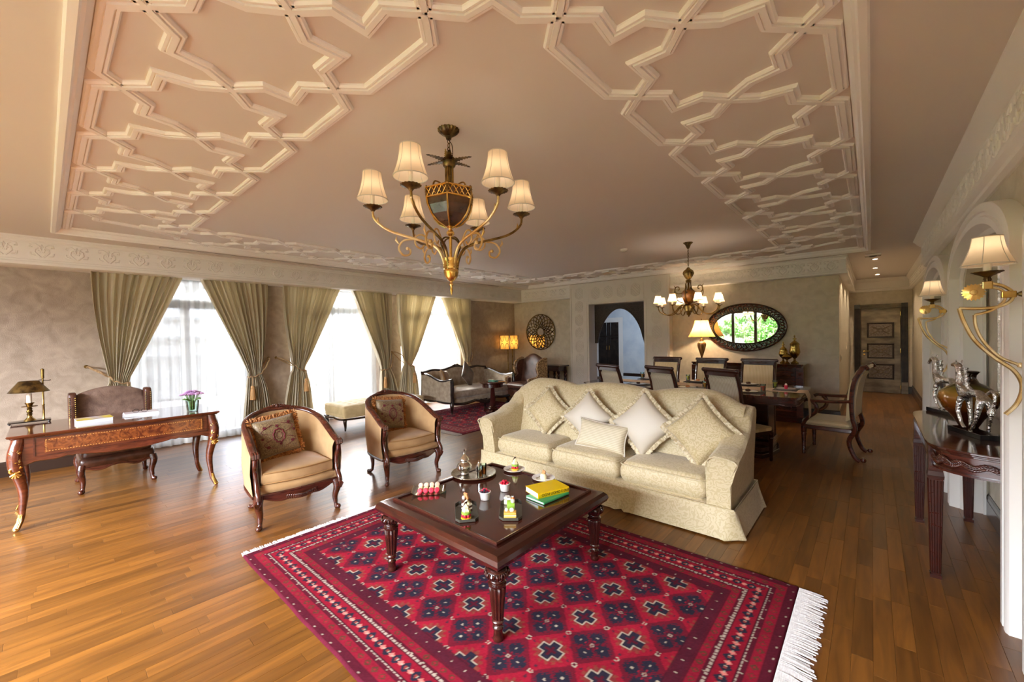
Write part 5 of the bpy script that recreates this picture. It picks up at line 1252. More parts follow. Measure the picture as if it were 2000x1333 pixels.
tmp=bpy.data.objects.new('title_tmp',cu); C.objects.link(tmp); dg=bpy.context.evaluated_depsgraph_get(); me=bpy.data.meshes.new_from_object(tmp.evaluated_get(dg)); bpy.data.objects.remove(tmp)
INK=mat('print_black','2A1C10',rough=.5); me.materials.clear(); me.materials.append(INK); me.name='title_lettering'
o=part('title_lettering',me,yb,(.0822,.012,.0175),(PI/2,0,PI/2)); o.scale=(1.0,1.0,1)
# ------------------------------------------------------------------ chandeliers
def leafm(l,w_,droop=0,lobes=5):
    """lobed metal leaf along +X"""
    pts=[(0,-.004),(0,.004)]; up=[];dn=[]
    for i in range(lobes*2+1):
        t=i/(lobes*2); e=w_*(1-t*.75)*(1 if i%2 else .5); up.append((l*t,e)); dn.append((l*t,-e))
    pl=up+[(l*1.05,0)]+dn[::-1]; m=MB(); n=len(pl)
    vs=[(x,y,-droop*(x/l)**2) for x,y in pl]+[(x,y,-droop*(x/l)**2-.0018) for x,y in pl]+[(0,0,.002)]
    m.add(vs,[tuple(range(n)),tuple(range(n,2*n))[::-1]]+[(k,(k+1)%n,n+(k+1)%n,n+k) for k in range(n)]); return m
def shade(rb,rt,z0,z1,bell=.25,n=32,ribs=8,mt='shade'):
    prof=[]
    for i in range(9):
        t=i/8; r=rb+(rt-rb)*(t+bell*math.sin(PI*t)*.9); prof.append((r,z0+(z1-z0)*t))
    m=MB(); m.lathe(prof,n); m.f=[f for f in m.f if len(f)==4]; 
    tr=MB(); 
    for rr,z in ((rb,z0),(rt,z1)): tr.tube([(rr*cos(2*PI*k/n),rr*sin(2*PI*k/n),z) for k in range(n)],.0026,5,closed=True)
    for k in range(ribs):
        a=2*PI*k/ribs+.2; tr.tube([(r*1.005*cos(a),r*1.005*sin(a),z) for r,z in prof],.0014,4)
    return m,tr
def chandelier1(cx,cyy):
    Zc=H+.035
    t=thing('chandelier','large antique brass six-arm chandelier with cream bell shades over the tub chairs','chandelier',(cx,cyy,Zc))
    z=lambda q:q-Zc
    MB().lathe([(.062,0),(.06,-.012),(.04,-.03),(.018,-.042),(.014,-.06),(.0001,-.062)],36,flute=.05,fn=18).build('canopy',M['brassd'],t)
    m=MB(); zz=z(2.68)
    for k in range(5): m.tube([(.009*cos(a*PI/4)*(1 if k%2 else 0),.009*cos(a*PI/4)*(0 if k%2 else 1),zz-.016-k*.024+.015*sin(a*PI/4)) for a in range(8)],.0028,5,closed=True)
    m.tube(catmull([(0,0,z(2.67)),(.03,0,z(2.63)),(.02,.01,z(2.57)),(0,0,z(2.55))],5),.0025,5); m.build('chain',M['brassd'],t)['kind']='stuff'
    MB().lathe([(.001,z(2.575)),(.02,z(2.57)),(.038,z(2.56)),(.038,z(2.52)),(.03,z(2.51)),(.001,z(2.51))],20).build('crown_collar',M['brassd'],t)
    lm=leafm(.115,.034,.012,6).mesh('crown_leaf',M['brassd'],smooth=False)
    for k in range(6): a=k*PI/3+.35; part('crown_leaf',lm,t,(.03*cos(a),.03*sin(a),z(2.545)),(0,rad(-8),a))
    part('crown_leaf',leafm(.05,.018).mesh('crown_leaf',M['brass'],smooth=False),t,(0,-.02,z(2.56)),(0,rad(-80),-1.2))
    for k in range(4): a=k*PI/2+.4; MB().tube([(.022*cos(a),.022*sin(a),z(2.52)),(.022*cos(a),.022*sin(a),z(2.35))],.006,8).build('column_rod',M['brass'],t)
    MB().lathe([(.012,z(2.52)),(.012,z(2.33))],10).build('centre_column',M['brass'],t)
    for k in range(4):
        a=k*PI/2+.9; d=Vector((cos(a),sin(a),0)); P=[d*.03+Vector((0,0,z(2.36))),d*.05+Vector((0,0,z(2.41))),d*.085+Vector((0,0,z(2.425))),d*.095+Vector((0,0,z(2.395))),d*.07+Vector((0,0,z(2.395)))]
        MB().tube(catmull(P,5),[.005]*21,6).build('scroll',M['brass'],t)
    # hexagonal glass lantern
    ZL,ZM,ZB=z(2.365),z(2.31),z(2.155); n=6
    hexp=lambda r,zz:[(r*cos(PI/3*k+.25),r*sin(PI/3*k+.25),zz) for k in range(6)]
    prof=[(.142,ZM),(.135,z(2.27)),(.112,z(2.22)),(.075,z(2.18)),(.03,ZB)]
    m=MB(); vs=[];fs=[]
    for r,zz in prof: vs+=hexp(r,zz)
    for i in range(len(prof)-1):
        for k in range(6): fs.append((i*6+k,i*6+(k+1)%6,(i+1)*6+(k+1)%6,(i+1)*6+k))
    m.add(vs,fs); m.build('lantern_panels',M['lampglass'],t,smooth=False,fix=False)
    m=MB(); vs=hexp(.146,ZL)+hexp(.142,ZM); m.add(vs,[(k,(k+1)%6,6+(k+1)%6,6+k) for k in range(6)]+[tuple(range(6))]); m.build('lattice_back',M['lampglass'],t,smooth=False)
    m=MB()
    for r,zz in ((.15,ZL),(.147,ZM)): m.tube(hexp(r,zz),.006,6,closed=True)
    for k in range(6): m.tube([hexp(r*1.02+.002,zz)[k] for r,zz in prof],.0055,6)
    m.build('brass_ribs',M['gold'],t)
    m=MB()
    for k in range(6):
        A=[Vector(p) for p in (hexp(.15,ZL)[k],hexp(.15,ZL)[(k+1)%6],hexp(.147,ZM)[k],hexp(.147,ZM)[(k+1)%6])]
        for j in range(4):
            f0,f1=(j)/4,(j+1)/4; m.tube([A[0].lerp(A[1],f0),A[2].lerp(A[3],f1)],.0026,4); m.tube([A[0].lerp(A[1],f1),A[2].lerp(A[3],f0)],.0026,4)
    m.build('lattice_band',M['gold'],t,smooth=False)
    lv=leafm(.075,.016,.02).mesh('lantern_leaf',M['brass'],smooth=False)
    for k in range(6): p=hexp(.15,ZL)[k]; part('lantern_leaf',lv,t,(p[0]*.99,p[1]*.99,ZL+.012),(0,rad(75),PI/3*k+.25))
    MB().lathe([(.0001,z(2.16)),(.03,z(2.155)),(.012,z(2.145)),(.01,z(2.14)),(.024,z(2.122)),(.024,z(2.112)),(.01,z(2.098)),(.008,z(1.95)),(.0001,z(1.95))],18).build('ball_stem',M['gold'],t)
    for k in range(4):
        a=k*PI/2; d=Vector((cos(a),sin(a),0)); P=[d*.012+Vector((0,0,z(2.09))),d*.045+Vector((0,0,z(2.085))),d*.075+Vector((0,0,z(2.05))),d*.055+Vector((0,0,z(2.0))),d*.03+Vector((0,0,z(1.94)))]
        MB().tube(catmull(P,5),.005,6).build('inner_arch',M['brassd'],t)
    MB().lathe([(.052,z(1.965)),(.044,z(1.94)),(.04,z(1.90)),(.043,z(1.895)),(.043,z(1.88)),(.04,z(1.875)),(.038,z(1.86)),(.022,z(1.838)),(.008,z(1.828)),(.008,z(1.82)),(.013,z(1.812)),(.007,z(1.8)),(.006,z(1.79)),(.009,z(1.78)),(.005,z(1.76)),(.001,z(1.745))],28,flute=.03,fn=14).build('finial_cup',M['gold'],t)
    lv2=leafm(.075,.02,-.01).mesh('cup_leaf',M['gold'],smooth=False)
    for k in range(8): a=k*PI/4; part('cup_leaf',lv2,t,(.042*cos(a),.042*sin(a),z(1.905)),(0,rad(-82),a))
    for k in range(6):
        a=rad(54+60*k); d=Vector((cos(a),sin(a),0)); up=Vector((0,0,1)); V=lambda r,q:d*r+up*z(q)
        P=catmull([V(.035,1.90),V(.045,1.96),V(.075,2.02),V(.13,2.055),V(.24,2.085),V(.34,2.115),V(.40,2.15),V(.435,2.19),V(.44,2.235)],5)
        ar=MB().tube(P,[.0095-.003*i/len(P) for i in range(len(P))],8).build('arm',M['goldm'] if k%2 else M['brass'],t)
        s=MB(); s.tube(catmull([V(.2,2.075),V(.27,2.065),V(.30,2.02),V(.275,1.98),V(.24,1.985),V(.235,2.01),V(.25,2.02)],5),[.006]*31,6); s.sph(V(.25,2.018),.011,8)
        s.build('arm_scroll',M['goldm'],ar); s=MB(); s.tube(catmull([V(.115,2.05),V(.16,2.1),V(.2,2.09),V(.205,2.045),V(.175,2.02),V(.155,2.04)],5),[.005]*26,6)
        q_=d.cross(up)
        for (r0,z0) in ((.4,2.15),(.425,2.175),(.3,2.045)): s.tube([V(r0,z0),V(r0+.015,z0+.02),V(r0+.012,z0+.045)],[.004,.007,.001],5)
        s.build('arm_scroll',M['goldm'],ar)
        c=V(.44,2.235); cup=MB().lathe([(.008,-.01),(.014,0),(.03,.01),(.05,.016),(.05,.02),(.012,.018),(.0001,.018)],32,c,flute=.06,fn=16).build('drip_cup',M['brassd'],t)
        MB().lathe([(.0115,.018),(.0115,.085),(.0001,.086)],12,c).build('candle_sleeve',M['candle'],t)
        m,tr=shade(.086,.05,.0,.155,bell=.22); so=m.build('lampshade',M['shade'],t,loc=(c.x,c.y,c.z+.058),ang=80); tr.build('shade_trim',M['cream'],so)
        w_=Vector((cx,cyy,Zc))+c; bulb((w_.x,w_.y,w_.z+.12),.045)
    return t
chandelier1(-1.893,1.617)
def chandelier2(cx,cyy):
    Zc=H+.035; t=thing('chandelier','smaller ornate brass eight-arm chandelier with small cream shades over the dining table','chandelier',(cx,cyy,Zc)); z=lambda q:q-Zc
    MB().lathe([(.062,0),(.058,-.01),(.036,-.03),(.02,-.07),(.012,-.085),(.0001,-.087)],28,flute=.04,fn=14).build('canopy',M['brassd'],t)
    m=MB()
    for k in range(11): m.tube([(.009*cos(a*PI/4)*(1 if k%2 else 0),.009*cos(a*PI/4)*(0 if k%2 else 1),z(2.64)-k*.022+.015*sin(a*PI/4)) for a in range(8)],.003,5,closed=True)
    m.build('chain',M['brassd'],t)['kind']='stuff'
    MB().lathe([(.0001,z(2.4)),(.018,z(2.39)),(.024,z(2.375)),(.06,z(2.345)),(.07,z(2.31)),(.052,z(2.27)),(.028,z(2.235)),(.022,z(2.225)),(.034,z(2.22)),(.034,z(2.185)),(.0001,z(2.18))],28,flute=.06,fn=14).build('ribbed_bulb',M['brass'],t)
    for k in range(4):
        a=k*PI/2+.1; V=lambda r,q:Vector((r*cos(a),r*sin(a),z(q)))
        m=MB(); m.tube(catmull([V(.028,2.2),V(.035,2.12),V(.07,2.06),V(.13,2.04),V(.175,2.07),V(.17,2.13),V(.13,2.135),V(.12,2.1),V(.14,2.09)],5),.007,7)
        m.tube(catmull([V(.17,2.13),V(.185,2.06),V(.17,1.99),V(.12,1.93),V(.04,1.9)],5),.006,6); m.tube([V(.175,2.13),V(.19,2.16)],[.006,.002],5); m.build('cage_scroll',M['brassd'],t)
    MB().lathe([(.012,z(2.2)),(.014,z(2.1)),(.07,z(2.08)),(.088,z(2.05)),(.085,z(1.99)),(.06,z(1.92)),(.03,z(1.89)),(.0001,z(1.88))],28).build('amber_urn',mat('amber_urn','6E3E14','B5792E',(14,14,14),rough=.25,coat=.6,metal=.3),t)
    MB().lathe([(.03,z(1.89)),(.07,z(1.87)),(.075,z(1.845)),(.05,z(1.80)),(.052,z(1.79)),(.035,z(1.775)),(.018,z(1.77)),(.03,z(1.755)),(.012,z(1.735)),(.006,z(1.72)),(.0001,z(1.71))],28,flute=.05,fn=14).build('lower_hub',M['brass'],t)
    for k in range(8):
        a=rad(34+45*k); V=lambda r,q:Vector((r*cos(a),r*sin(a),z(q)))
        P=catmull([V(.03,1.86),V(.07,1.885),V(.12,1.86),V(.17,1.80),V(.23,1.755),V(.31,1.75),V(.38,1.79),V(.4,1.83),V(.405,1.86)],5); MB().tube(P,.0075,7).build('arm',M['brass'],t)
        c=V(.405,1.86); MB().lathe([(.008,-.01),(.012,0),(.034,.008),(.035,.011),(.0001,.01)],20,c,flute=.06,fn=10).build('drip_cup',M['brassd'],t); MB().lathe([(.0105,.01),(.0105,.06),(.0001,.061)],10,c).build('candle_sleeve',M['candle'],t)
        m,tr=shade(.062,.036,.0,.1,bell=.15,n=24,ribs=6); so=m.build('lampshade',M['shade'],t,loc=(c.x,c.y,c.z+.052),ang=80); tr.build('shade_trim',M['tassel'],so)
        w_=Vector((cx,cyy,Zc))+c; bulb((w_.x,w_.y,w_.z+.09),.3)
chandelier2(-1.892,5.86)
# ------------------------------------------------------------------ dining table and chairs
def ztub(pts,r,**k): return MB().tube(catmull(pts,5),r,8,**k)
DT=thing('dining_table','long dark glossy dining table set for a meal behind the sofa','dining table',(-1.95,5.95,0))
tl,tw,tz=1.37,.63,.77; ch=.12
def topoly(g): a,b=tl-g,tw-g; return [(-a+ch,-b),(a-ch,-b),(a-.02,-b+.05),(a,-b+ch),(a,b-ch),(a-ch,b),(-a+ch,b),(-a,b-ch),(-a,-b+ch)]
m=MB(); m.prism(topoly(0),.016,'z',tz-.016); m.prism(topoly(.014),.014,'z',tz-.03); m.build('table_top',M['mahogt'],DT,smooth=False)
m=MB(); m.prism(topoly(.03),.06,'z',tz-.09); m.prism(topoly(.02),.012,'z',tz-.1); m.build('apron',M['mahog'],DT,smooth=False)
for x in (-.85,.85):
    m=MB(); m.prism([(-.16,-.2),(.16,-.2),(.16,.2),(-.16,.2)],.5,'z',.17); m.xf=None; o=m.build('pedestal',M['mahog'],DT,loc=(x,0,0),bevel=.01,smooth=False)
    m=MB(); m.prism([(-.13,-.42),(.13,-.42),(.2,-.25),(.24,0),(.2,.25),(.13,.42),(-.13,.42),(-.2,.25),(-.24,0),(-.2,-.25)],.05,'z',0); m.prism([(-.11,-.36),(.11,-.36),(.18,-.2),(.18,.2),(.11,.36),(-.11,.36),(-.18,.2),(-.18,-.2)],.06,'z',.05); m.prism([(-.18,-.26),(.18,-.26),(.18,.26),(-.18,.26)],.06,'z',.11); m.build('plinth',M['mahog'],DT,loc=(x,0,0),smooth=False,bevel=.006)
def dchair(w_,back):
    """faces +Y; origin on the floor under the seat centre"""
    t=thing('dining_chair','dark wood dining chair','chair'); s=w_/2
    for sd in (-1,1):
        ztub([(sd*(s-.015),-.235,.0),(sd*(s-.015),-.215,.2),(sd*(s-.015),-.21,.40),(sd*(s-.015),-.235,.65),(sd*(s-.015),-.28,.88),(sd*(s-.015),-.345,1.06)],[.019]*10+[.02]*16,flat=1.25).build('back_stile',M['mahog'],t)
        m=MB(); m.lathe([(.013,0),(.016,.01),(.018,.015),(.022,.25),(.028,.262),(.022,.275),(.029,.285),(.029,.345)],12); m.build('front_leg',M['mahog'],t,loc=(sd*(s-.0),.235,0),ang=40)
    m=MB(); m.tube([(-s,-.352,1.065),(s,-.352,1.065)],.024,10,flat=.8); m.box(-s+.01,s-.01,-.345,-.315,1.0,1.06); m.sph((-s,-.352,1.065),.026,8); m.sph((s,-.352,1.065),.026,8); m.build('crest_rail',M['mahog'],t,ang=50)
    carving(t,[(-s*.5,-.305,1.028),(-s*.2,-.305,1.036),(0,-.305,1.03),(s*.2,-.305,1.036),(s*.5,-.305,1.028)],M['mahog'],'crest_carving',.9,.006,nrm=(0,1,0))
    def bk(u,v):
        x=-s+.035+(2*s-.07)*u; z=.44+.56*min(1,v*2) if v<=.5 else 1.0-.56*(v-.5)*2
        y=lin(z,[(.4,-.21),(.65,-.235),(.88,-.28),(1.06,-.345)]); return (x,y+(.03+.012*sin(PI*u) if v<=.5 else -.012),z)
    m=MB().grid(bk,8,24,wv=True); m.f.append(tuple(j*9 for j in range(24))); m.f.append(tuple(j*9+8 for j in range(24))[::-1]); m.build('upholstered_back',M['dinst'] if back=='front' else M['dinback'],t,ang=70)
    m=MB(); m.box(-s+.02,s-.02,-.215,-.195,.37,.42); m.build('lower_rail',M['mahog'],t,smooth=False)
    MB().prism([(-s+.02,-.22),(s-.02,-.22),(s+.02,.25),(-s-.02,.25)],.05,'z',.315).build('seat_rail',M['mahog'],t,bevel=.008,smooth=False)
    q=MB()
    def sf(u,v):
        a=2*PI*u; pw=lambda k,e: math.copysign(abs(k)**e,k); X=pw(cos(a),.25);Y=pw(sin(a),.25); k=1 if v<.5 else (1-(v-.5)*2)**.6; z=.36+.035*min(1,v*2)+(.03*(1-k**2) if v>.5 else 0)
        return (X*(s+.01+.02*Y)*k,.012+Y*.245*k,z)
    q.grid(sf,36,12,wu=True); q.build('seat',M['dinst'],t,ang=60); return t
A_=dchair(.42,'back'); A_['group']='dining chairs with their backs to the sofa'
R_=rad(-23)
labs=['striped dining chair with its back to the sofa, nearest the archway','striped dining chair with its back to the sofa, middle of three','striped dining chair with its back to the sofa, nearest the host armchair']
for k,(xr,lab) in enumerate(zip((-2.50,-1.79,-1.09),labs)):
    # right top of the back stands at (xr,4.98)
    loc=Matrix.Rotation(R_,3,'Z')@Vector((.21,-.31,0)); p=(xr-loc.x,5.0-loc.y,0)
    if k==0: A_.location=p; A_.rotation_euler=(0,0,R_); A_['label']=lab
    else: dup(A_,p,R_,lab)
B_=dchair(.45,'front'); B_['group']='dining chairs facing the sofa'
labs=['striped dining chair on the far side of the table, nearest the archway','striped dining chair on the far side, middle one in front of the sideboard lamp','striped dining chair on the far side, in front of the sideboard right half']
for k,(x,lab) in enumerate(zip((-2.64,-1.93,-1.27),labs)):
    p=(x,6.7,0)
    if k==0: B_.location=p; B_.rotation_euler=(0,0,PI); B_['label']=lab
    else: dup(B_,p,PI,lab)
# host armchair, faces -X
HC=thing('host_armchair','striped host armchair with carved wooden arms at the right end of the dining table','armchair',(-.36,6.33,0),rad(84))
s=.27
for sd in (-1,1):
    ztub([(sd*s,-.285,.012),(sd*s,-.235,.06),(sd*s,-.19,.22),(sd*s,-.245,.36),(sd*s,-.22,.5),(sd*s,-.215,.72),(sd*s,-.245,.92),(sd*s,-.32,1.07)],.024,flat=1.1).build('back_stile',M['walnut'],HC)
    MB().tube([(sd*s,-.235,.92),(sd*s,-.31,1.075),(sd*s,-.345,1.09),(sd*s,-.36,1.065),(sd*s,-.34,1.05)],[.02,.024,.024,.02,.014],8).build('stile_scroll',M['walnut'],HC)
    MB().sph((sd*s,-.315,.03),.028,8).build('scroll_foot',M['walnut'],HC)
    m=MB(); m.lathe([(.014,0),(.02,.015),(.018,.03),(.024,.22),(.03,.25),(.026,.262),(.03,.27),(.03,.33)],12); m.build('front_leg',M['walnut'],HC,loc=(sd*s,.24,0),ang=40)
    ztub([(sd*s,-.21,.68),(sd*(s+.03),-.05,.665),(sd*(s+.03),.12,.66),(sd*(s+.015),.2,.665),(sd*(s+.015),.235,.645)],[.02]*20+[.026],flat=1.2).build('arm',M['walnut'],HC)
    ztub([(sd*(s+.02),.15,.65),(sd*(s+.02),.11,.6),(sd*(s+.01),.12,.52),(sd*s,.2,.44),(sd*s,.245,.36),(sd*s,.24,.3)],.021).build('arm_support',M['walnut'],HC)
def bk(u,v):
    x=-s+.035+(2*s-.07)*u; z=.44+.6*min(1,v*2) if v<=.5 else 1.04-.6*(v-.5)*2; y=lin(z,[(.4,-.2),(.72,-.215),(.92,-.245),(1.07,-.32)]); return (x,y+(.045 if v<=.5 else -.035),z)
m=MB().grid(bk,8,24,wv=True); m.f.append(tuple(j*9 for j in range(24))); m.f.append(tuple(j*9+8 for j in range(24))[::-1]); m.build('upholstered_back',M['dinst'],HC,ang=60)
m=MB(); m.tube([(-s,-.335,1.07),(s,-.335,1.07)],.026,10); m.build('crest_rail',M['walnut'],HC)
MB().prism([(-s,-.22),(s,-.22),(s+.01,.26),(-s-.01,.26)],.05,'z',.31).build('seat_rail',M['walnut'],HC,bevel=.008,smooth=False)
boxcush(-s,s,-.21,.27,.36,.42,.02).build('seat',M['dinst'],HC,ang=60)
# table runner, settings, drinks
MB_=mat('runner_cloth','C9A88C','E2CDB4',(3,60,3),rough=.8); 
t=thing('table_runner','pale striped runner along the dining table hanging over the right end','runner',(-1.95,5.95,.77)); 
def rn(u,v):
    x=-1.3+2.86*u; y=-.15+.3*v
    if x<=1.385: return (x,y,.0025)
    q=(x-1.385); return (1.388+.012*min(1,q*8),y*(1-.25*q*4)+.01*sin(v*18),.0025-q*1.7)
MB().grid(rn,60,12).build('cloth',MB_,t,ang=70)
PM=mat('woven_placemat','3B3430','5A5048',(120,120,120),rough=.7); NP=mat('rust_napkin','A65A48','C98A74',(40,40,40),rough=.8)
J={'red':mat('red_juice','D83A2A',rough=.2,coat=.5),'yel':mat('lime_juice','D3CE3C',rough=.2,coat=.5),'ora':mat('orange_juice','E08A3A',rough=.2,coat=.5)}
def setting(x,y,lab,rz,ent=0):
    t=thing('placemat','dark woven placemat under the plate at the '+lab+' of the dining table','placemat',(x,y,.77),rz); MB().box(-.17,.17,-.125,.125,.0006,.004).build('mat',PM,t,smooth=False)
    p=thing('dinner_plate','white dinner plate on the '+lab+' placemat','plate',(x,y,.774),rz); MB().lathe([(.0001,.002),(.06,.002),(.105,.01),(.106,.012),(.06,.006),(.0001,.005)],32).build('dish',M['white'],p)
    f=thing('fork','silver fork left of the plate on the '+lab+' placemat','fork',(x-.13*cos(rz),y-.13*sin(rz),.774),rz); MB().cbox((0,0,.0015),(.012,.15,.002)).cbox((0,.085,.0015),(.02,.04,.002)).build('body',M['silver'],f,bevel=.0008)
    e=thing(('canape','dessert_shot','chocolate_bun')[ent],('small dark canape on the ','small berry dessert shot on the ','round chocolate bun on the ')[ent]+lab+' plate','food',(x,y,.780))
    if ent==1: MB().lathe([(.016,0),(.02,.045),(.0001,.045)],14).build('cup',food['rasp'],e); MB().sph((0,0,.055),.014,8).build('cream',food['white'],e); MB().tube([(0,0,.06),(-.004,0,.09)],.002,4).build('shard',food['choc'],e)
    else: MB().sell((0,0,.016),(.06,.05,.032),.8,1,14,8).build('bun',food['choc'] if ent else food['caramel'],e); MB().sell((.0,.0,.036),(.03,.025,.012),1,1,10,6).build('topping',food['cream'],e)
def juice(k,x,y,lab,s=1.0):
    t=thing('juice_glass',lab,'glass',(x,y,.77),group='juice glasses'); MB().lathe([(.026*s,0),(.03*s,.085*s),(.028*s,.085*s),(.024*s,.006),(.0001,.006)],20).build('glass',M['glass'],t); MB().lathe([(.0001,.0065),(.0235*s,.0065),(.027*s,.062*s),(.0001,.062*s)],20).build('juice',J[k],t)
setting(-.80,6.05,'right end',rad(90),1); setting(-1.27,6.34,'far side right',PI,2); setting(-1.93,6.34,'far side middle',PI,0); setting(-2.64,6.34,'far side left',PI,2)
setting(-1.12,5.56,'near side right',0,2); setting(-1.82,5.56,'near side middle',0,0); setting(-2.5,5.56,'near side left',0,2)
juice('yel',-.95,6.28,'glass of lime green juice at the right end of the dining table'); juice('red',-1.0,5.78,'glass of red juice on the near right side of the dining table')
juice('yel',-2.12,6.5,'glass of lime green juice on the far side near the sideboard lamp'); juice('red',-1.42,6.33+.14,'glass of red juice on the far side beside the right chair')
juice('ora',-1.66,5.74,'glass of orange juice in front of the middle of the table'); juice('red',-1.76,6.16,'glass of red juice behind the orange one near table centre'); juice('ora',-2.85,6.5,'glass of orange juice at the archway end of the table')
# ------------------------------------------------------------------ sideboard, lamp, urns, oval mirror
SB=thing('sideboard','dark carved mahogany sideboard against the dining wall','sideboard',(-1.68,8.25,0)); a,b=.86,.27
MB().box(-a+.04,a-.04,-b+.04,b,.09,.9).build('body',M['mahog'],SB,smooth=False)
m=MB(); m.box(-a,a,-b-.0,b+.02,.93,.955); m.box(-a+.015,a-.015,-b+.015,b+.02,.905,.93); m.build('top',M['mahogt'],SB,bevel=.006,smooth=False)
m=MB(); m.box(-a+.02,a-.02,-b+.02,b+.01,0,.09); m.build('plinth',M['mahog'],SB,bevel=.008,smooth=False)
for sd in (-1,1):
    m=MB(); m.box(sd*(a-.05)-.045,sd*(a-.05)+.045,-b+.005,-b+.05,.09,.9)
    for q in range(3): m.box(sd*(a-.05)-.03+q*.024,sd*(a-.05)-.018+q*.024,-b-.003,-b+.006,.14,.7)
    m.sph((sd*(a-.05),-b,.8),.028,8); m.build('pilaster',M['walnut'],SB,smooth=False)
for k in range(3):
    x0=-a+.11+k*.505; 
    o=MB().box(x0,x0+.49,-b+.015,-b+.045,.72,.88).build('drawer',M['mahog'],SB,bevel=.006,smooth=False)
    carving(o,[(x0+.06,-b+.012,.79),(x0+.15,-b+.012,.81),(x0+.245,-b+.012,.79),(x0+.34,-b+.012,.81),(x0+.43,-b+.012,.79)],M['walnut'],'carving',2.0,-.012,nrm=(0,1,0))
    o=MB().box(x0,x0+.49,-b+.02,-b+.045,.12,.69).build('door',M['mahog'],SB,bevel=.006,smooth=False)
    MB().sweep([(0,0),(0,.012),(.015,.006),(.02,0)],[(x0+.05,-b+.02,.18),(x0+.44,-b+.02,.18),(x0+.44,-b+.02,.63),(x0+.05,-b+.02,.63)],side=(0,-1,0),closed=True).build('panel_moulding',M['walnut'],o,smooth=False); MB().sph((x0+.245,-b+.005,.66),.01,8).build('knob',M['brass'],o)
t=thing('table_lamp','tall ribbed amber table lamp with lit pleated shade at left end of the sideboard','lamp',(-2.43,8.24,.955))
MB().lathe([(.05,0),(.052,.012),(.03,.022),(.014,.035),(.018,.05),(.011,.06),(.016,.085)],20).build('foot',M['brassd'],t)
MB().lathe([(.016,.085),(.022,.1),(.05,.2),(.072,.29),(.074,.33),(.05,.36),(.03,.372)],36,flute=.05,fn=18).build('ribbed_body',mat('amber_ceramic','7E5A30','B58A4E',(30,30,6),rough=.3,coat=.4),t)
MB().lathe([(.036,.372),(.042,.385),(.03,.4),(.03,.42),(.012,.43),(.012,.5),(.006,.505),(.006,.79)],18).build('neck',M['brassd'],t)
m,tr=shade(.235,.115,.46,.77,bell=.18,ribs=8); so=m.build('lampshade',M['shadew'],t,ang=80); tr.build('shade_trim',M['brassd'],so); MB().lathe([(.008,.77),(.012,.785),(.004,.8),(.0001,.81)],10).build('finial',M['brass'],t)
bulb((-2.43,8.24,1.56),7,(1,.72,.42),.03)
U1=[(.055,0),(.058,.012),(.035,.03),(.016,.05),(.02,.062),(.013,.075),(.03,.095)]
for k,(x,y,s_,H_,lab,pr) in enumerate(((-1.13,8.27,.88,.40,'medium brass lidded urn at the left of the group on the sideboard',[(.03,.095),(.06,.13),(.078,.17),(.066,.215),(.058,.25),(.062,.262),(.0001,.262)]),(-.965,8.24,1.0,.5,'tallest brass lidded urn at the right of the group on the sideboard',[(.03,.095),(.062,.14),(.08,.19),(.07,.25),(.064,.3),(.07,.318),(.0001,.318)]),(-1.06,8.14,.72,.3,'squat brass lidded urn in front between the two tall urns',[(.03,.095),(.085,.125),(.11,.155),(.09,.175),(.0001,.175)]))):
    t=thing('brass_urn',lab,'urn',(x,y,.955),group='lidded brass urns'); t.scale=(s_,s_,s_); MB().lathe(U1+pr[1:],28).build('urn_body',M['brassu'],t); r0,z0=pr[-2]
    MB().lathe([(r0*1.02,z0),(r0*.9,z0+.014),(r0*.55,z0+.04),(.016,z0+.058),(.011,z0+.075),(.03,z0+.088),(.03,z0+.096),(.01,z0+.108),(.008,z0+.12),(.014,z0+.132),(.007,z0+.148),(.0001,z0+.156)],28).build('lid',M['brassu'],t)
OM=thing('oval_mirror','wide oval mirror in openwork carved dark frame over the sideboard','mirror',(-1.77,8.575,1.575))
def ell(a,b,n=64): return [(a*cos(2*PI*k/n),b*sin(2*PI*k/n)) for k in range(n)]
m=MB(); m.prism(ell(.53,.30),.008,'y',-.03); m.build('glass',M['mirror'],OM,smooth=False)
for (ra,rb,r_) in ((.655,.435,.014),(.535,.305,.013)): MB().tube([(x,-.035,z) for x,z in ell(ra,rb)],r_,8,closed=True).build('frame_ring',M['mahog'],OM)
m=MB(); m.add([(x,-.004,z) for x,z in ell(.65,.43)]+[(x,-.004,z) for x,z in ell(.53,.30)],[(k,(k+1)%64,64+(k+1)%64,64+k) for k in range(64)]); m.build('frame_back',M['ebony'],OM,smooth=False)
m=MB(); n=44
for k in range(n):
    a=2*PI*k/n; E=lambda f,da=0:Vector(((.545+.1*f)*cos(a+da),-.03,(.315+.11*f)*sin(a+da)))
    m.tube([E(.05),E(.35,.05),E(.7,.03),E(.95,-.04),E(.7,-.09),E(.45,-.06)],[.007,.009,.011,.009,.008,.006],5); m.tube([E(.1,.09),E(.4,.12),E(.3,.07)],[.006,.009,.004],5); m.tube([E(.9,.1),E(.65,.12),E(.6,.06)],[.006,.008,.004],5)
m.build('openwork_carving',M['walnut'],OM,ang=80)
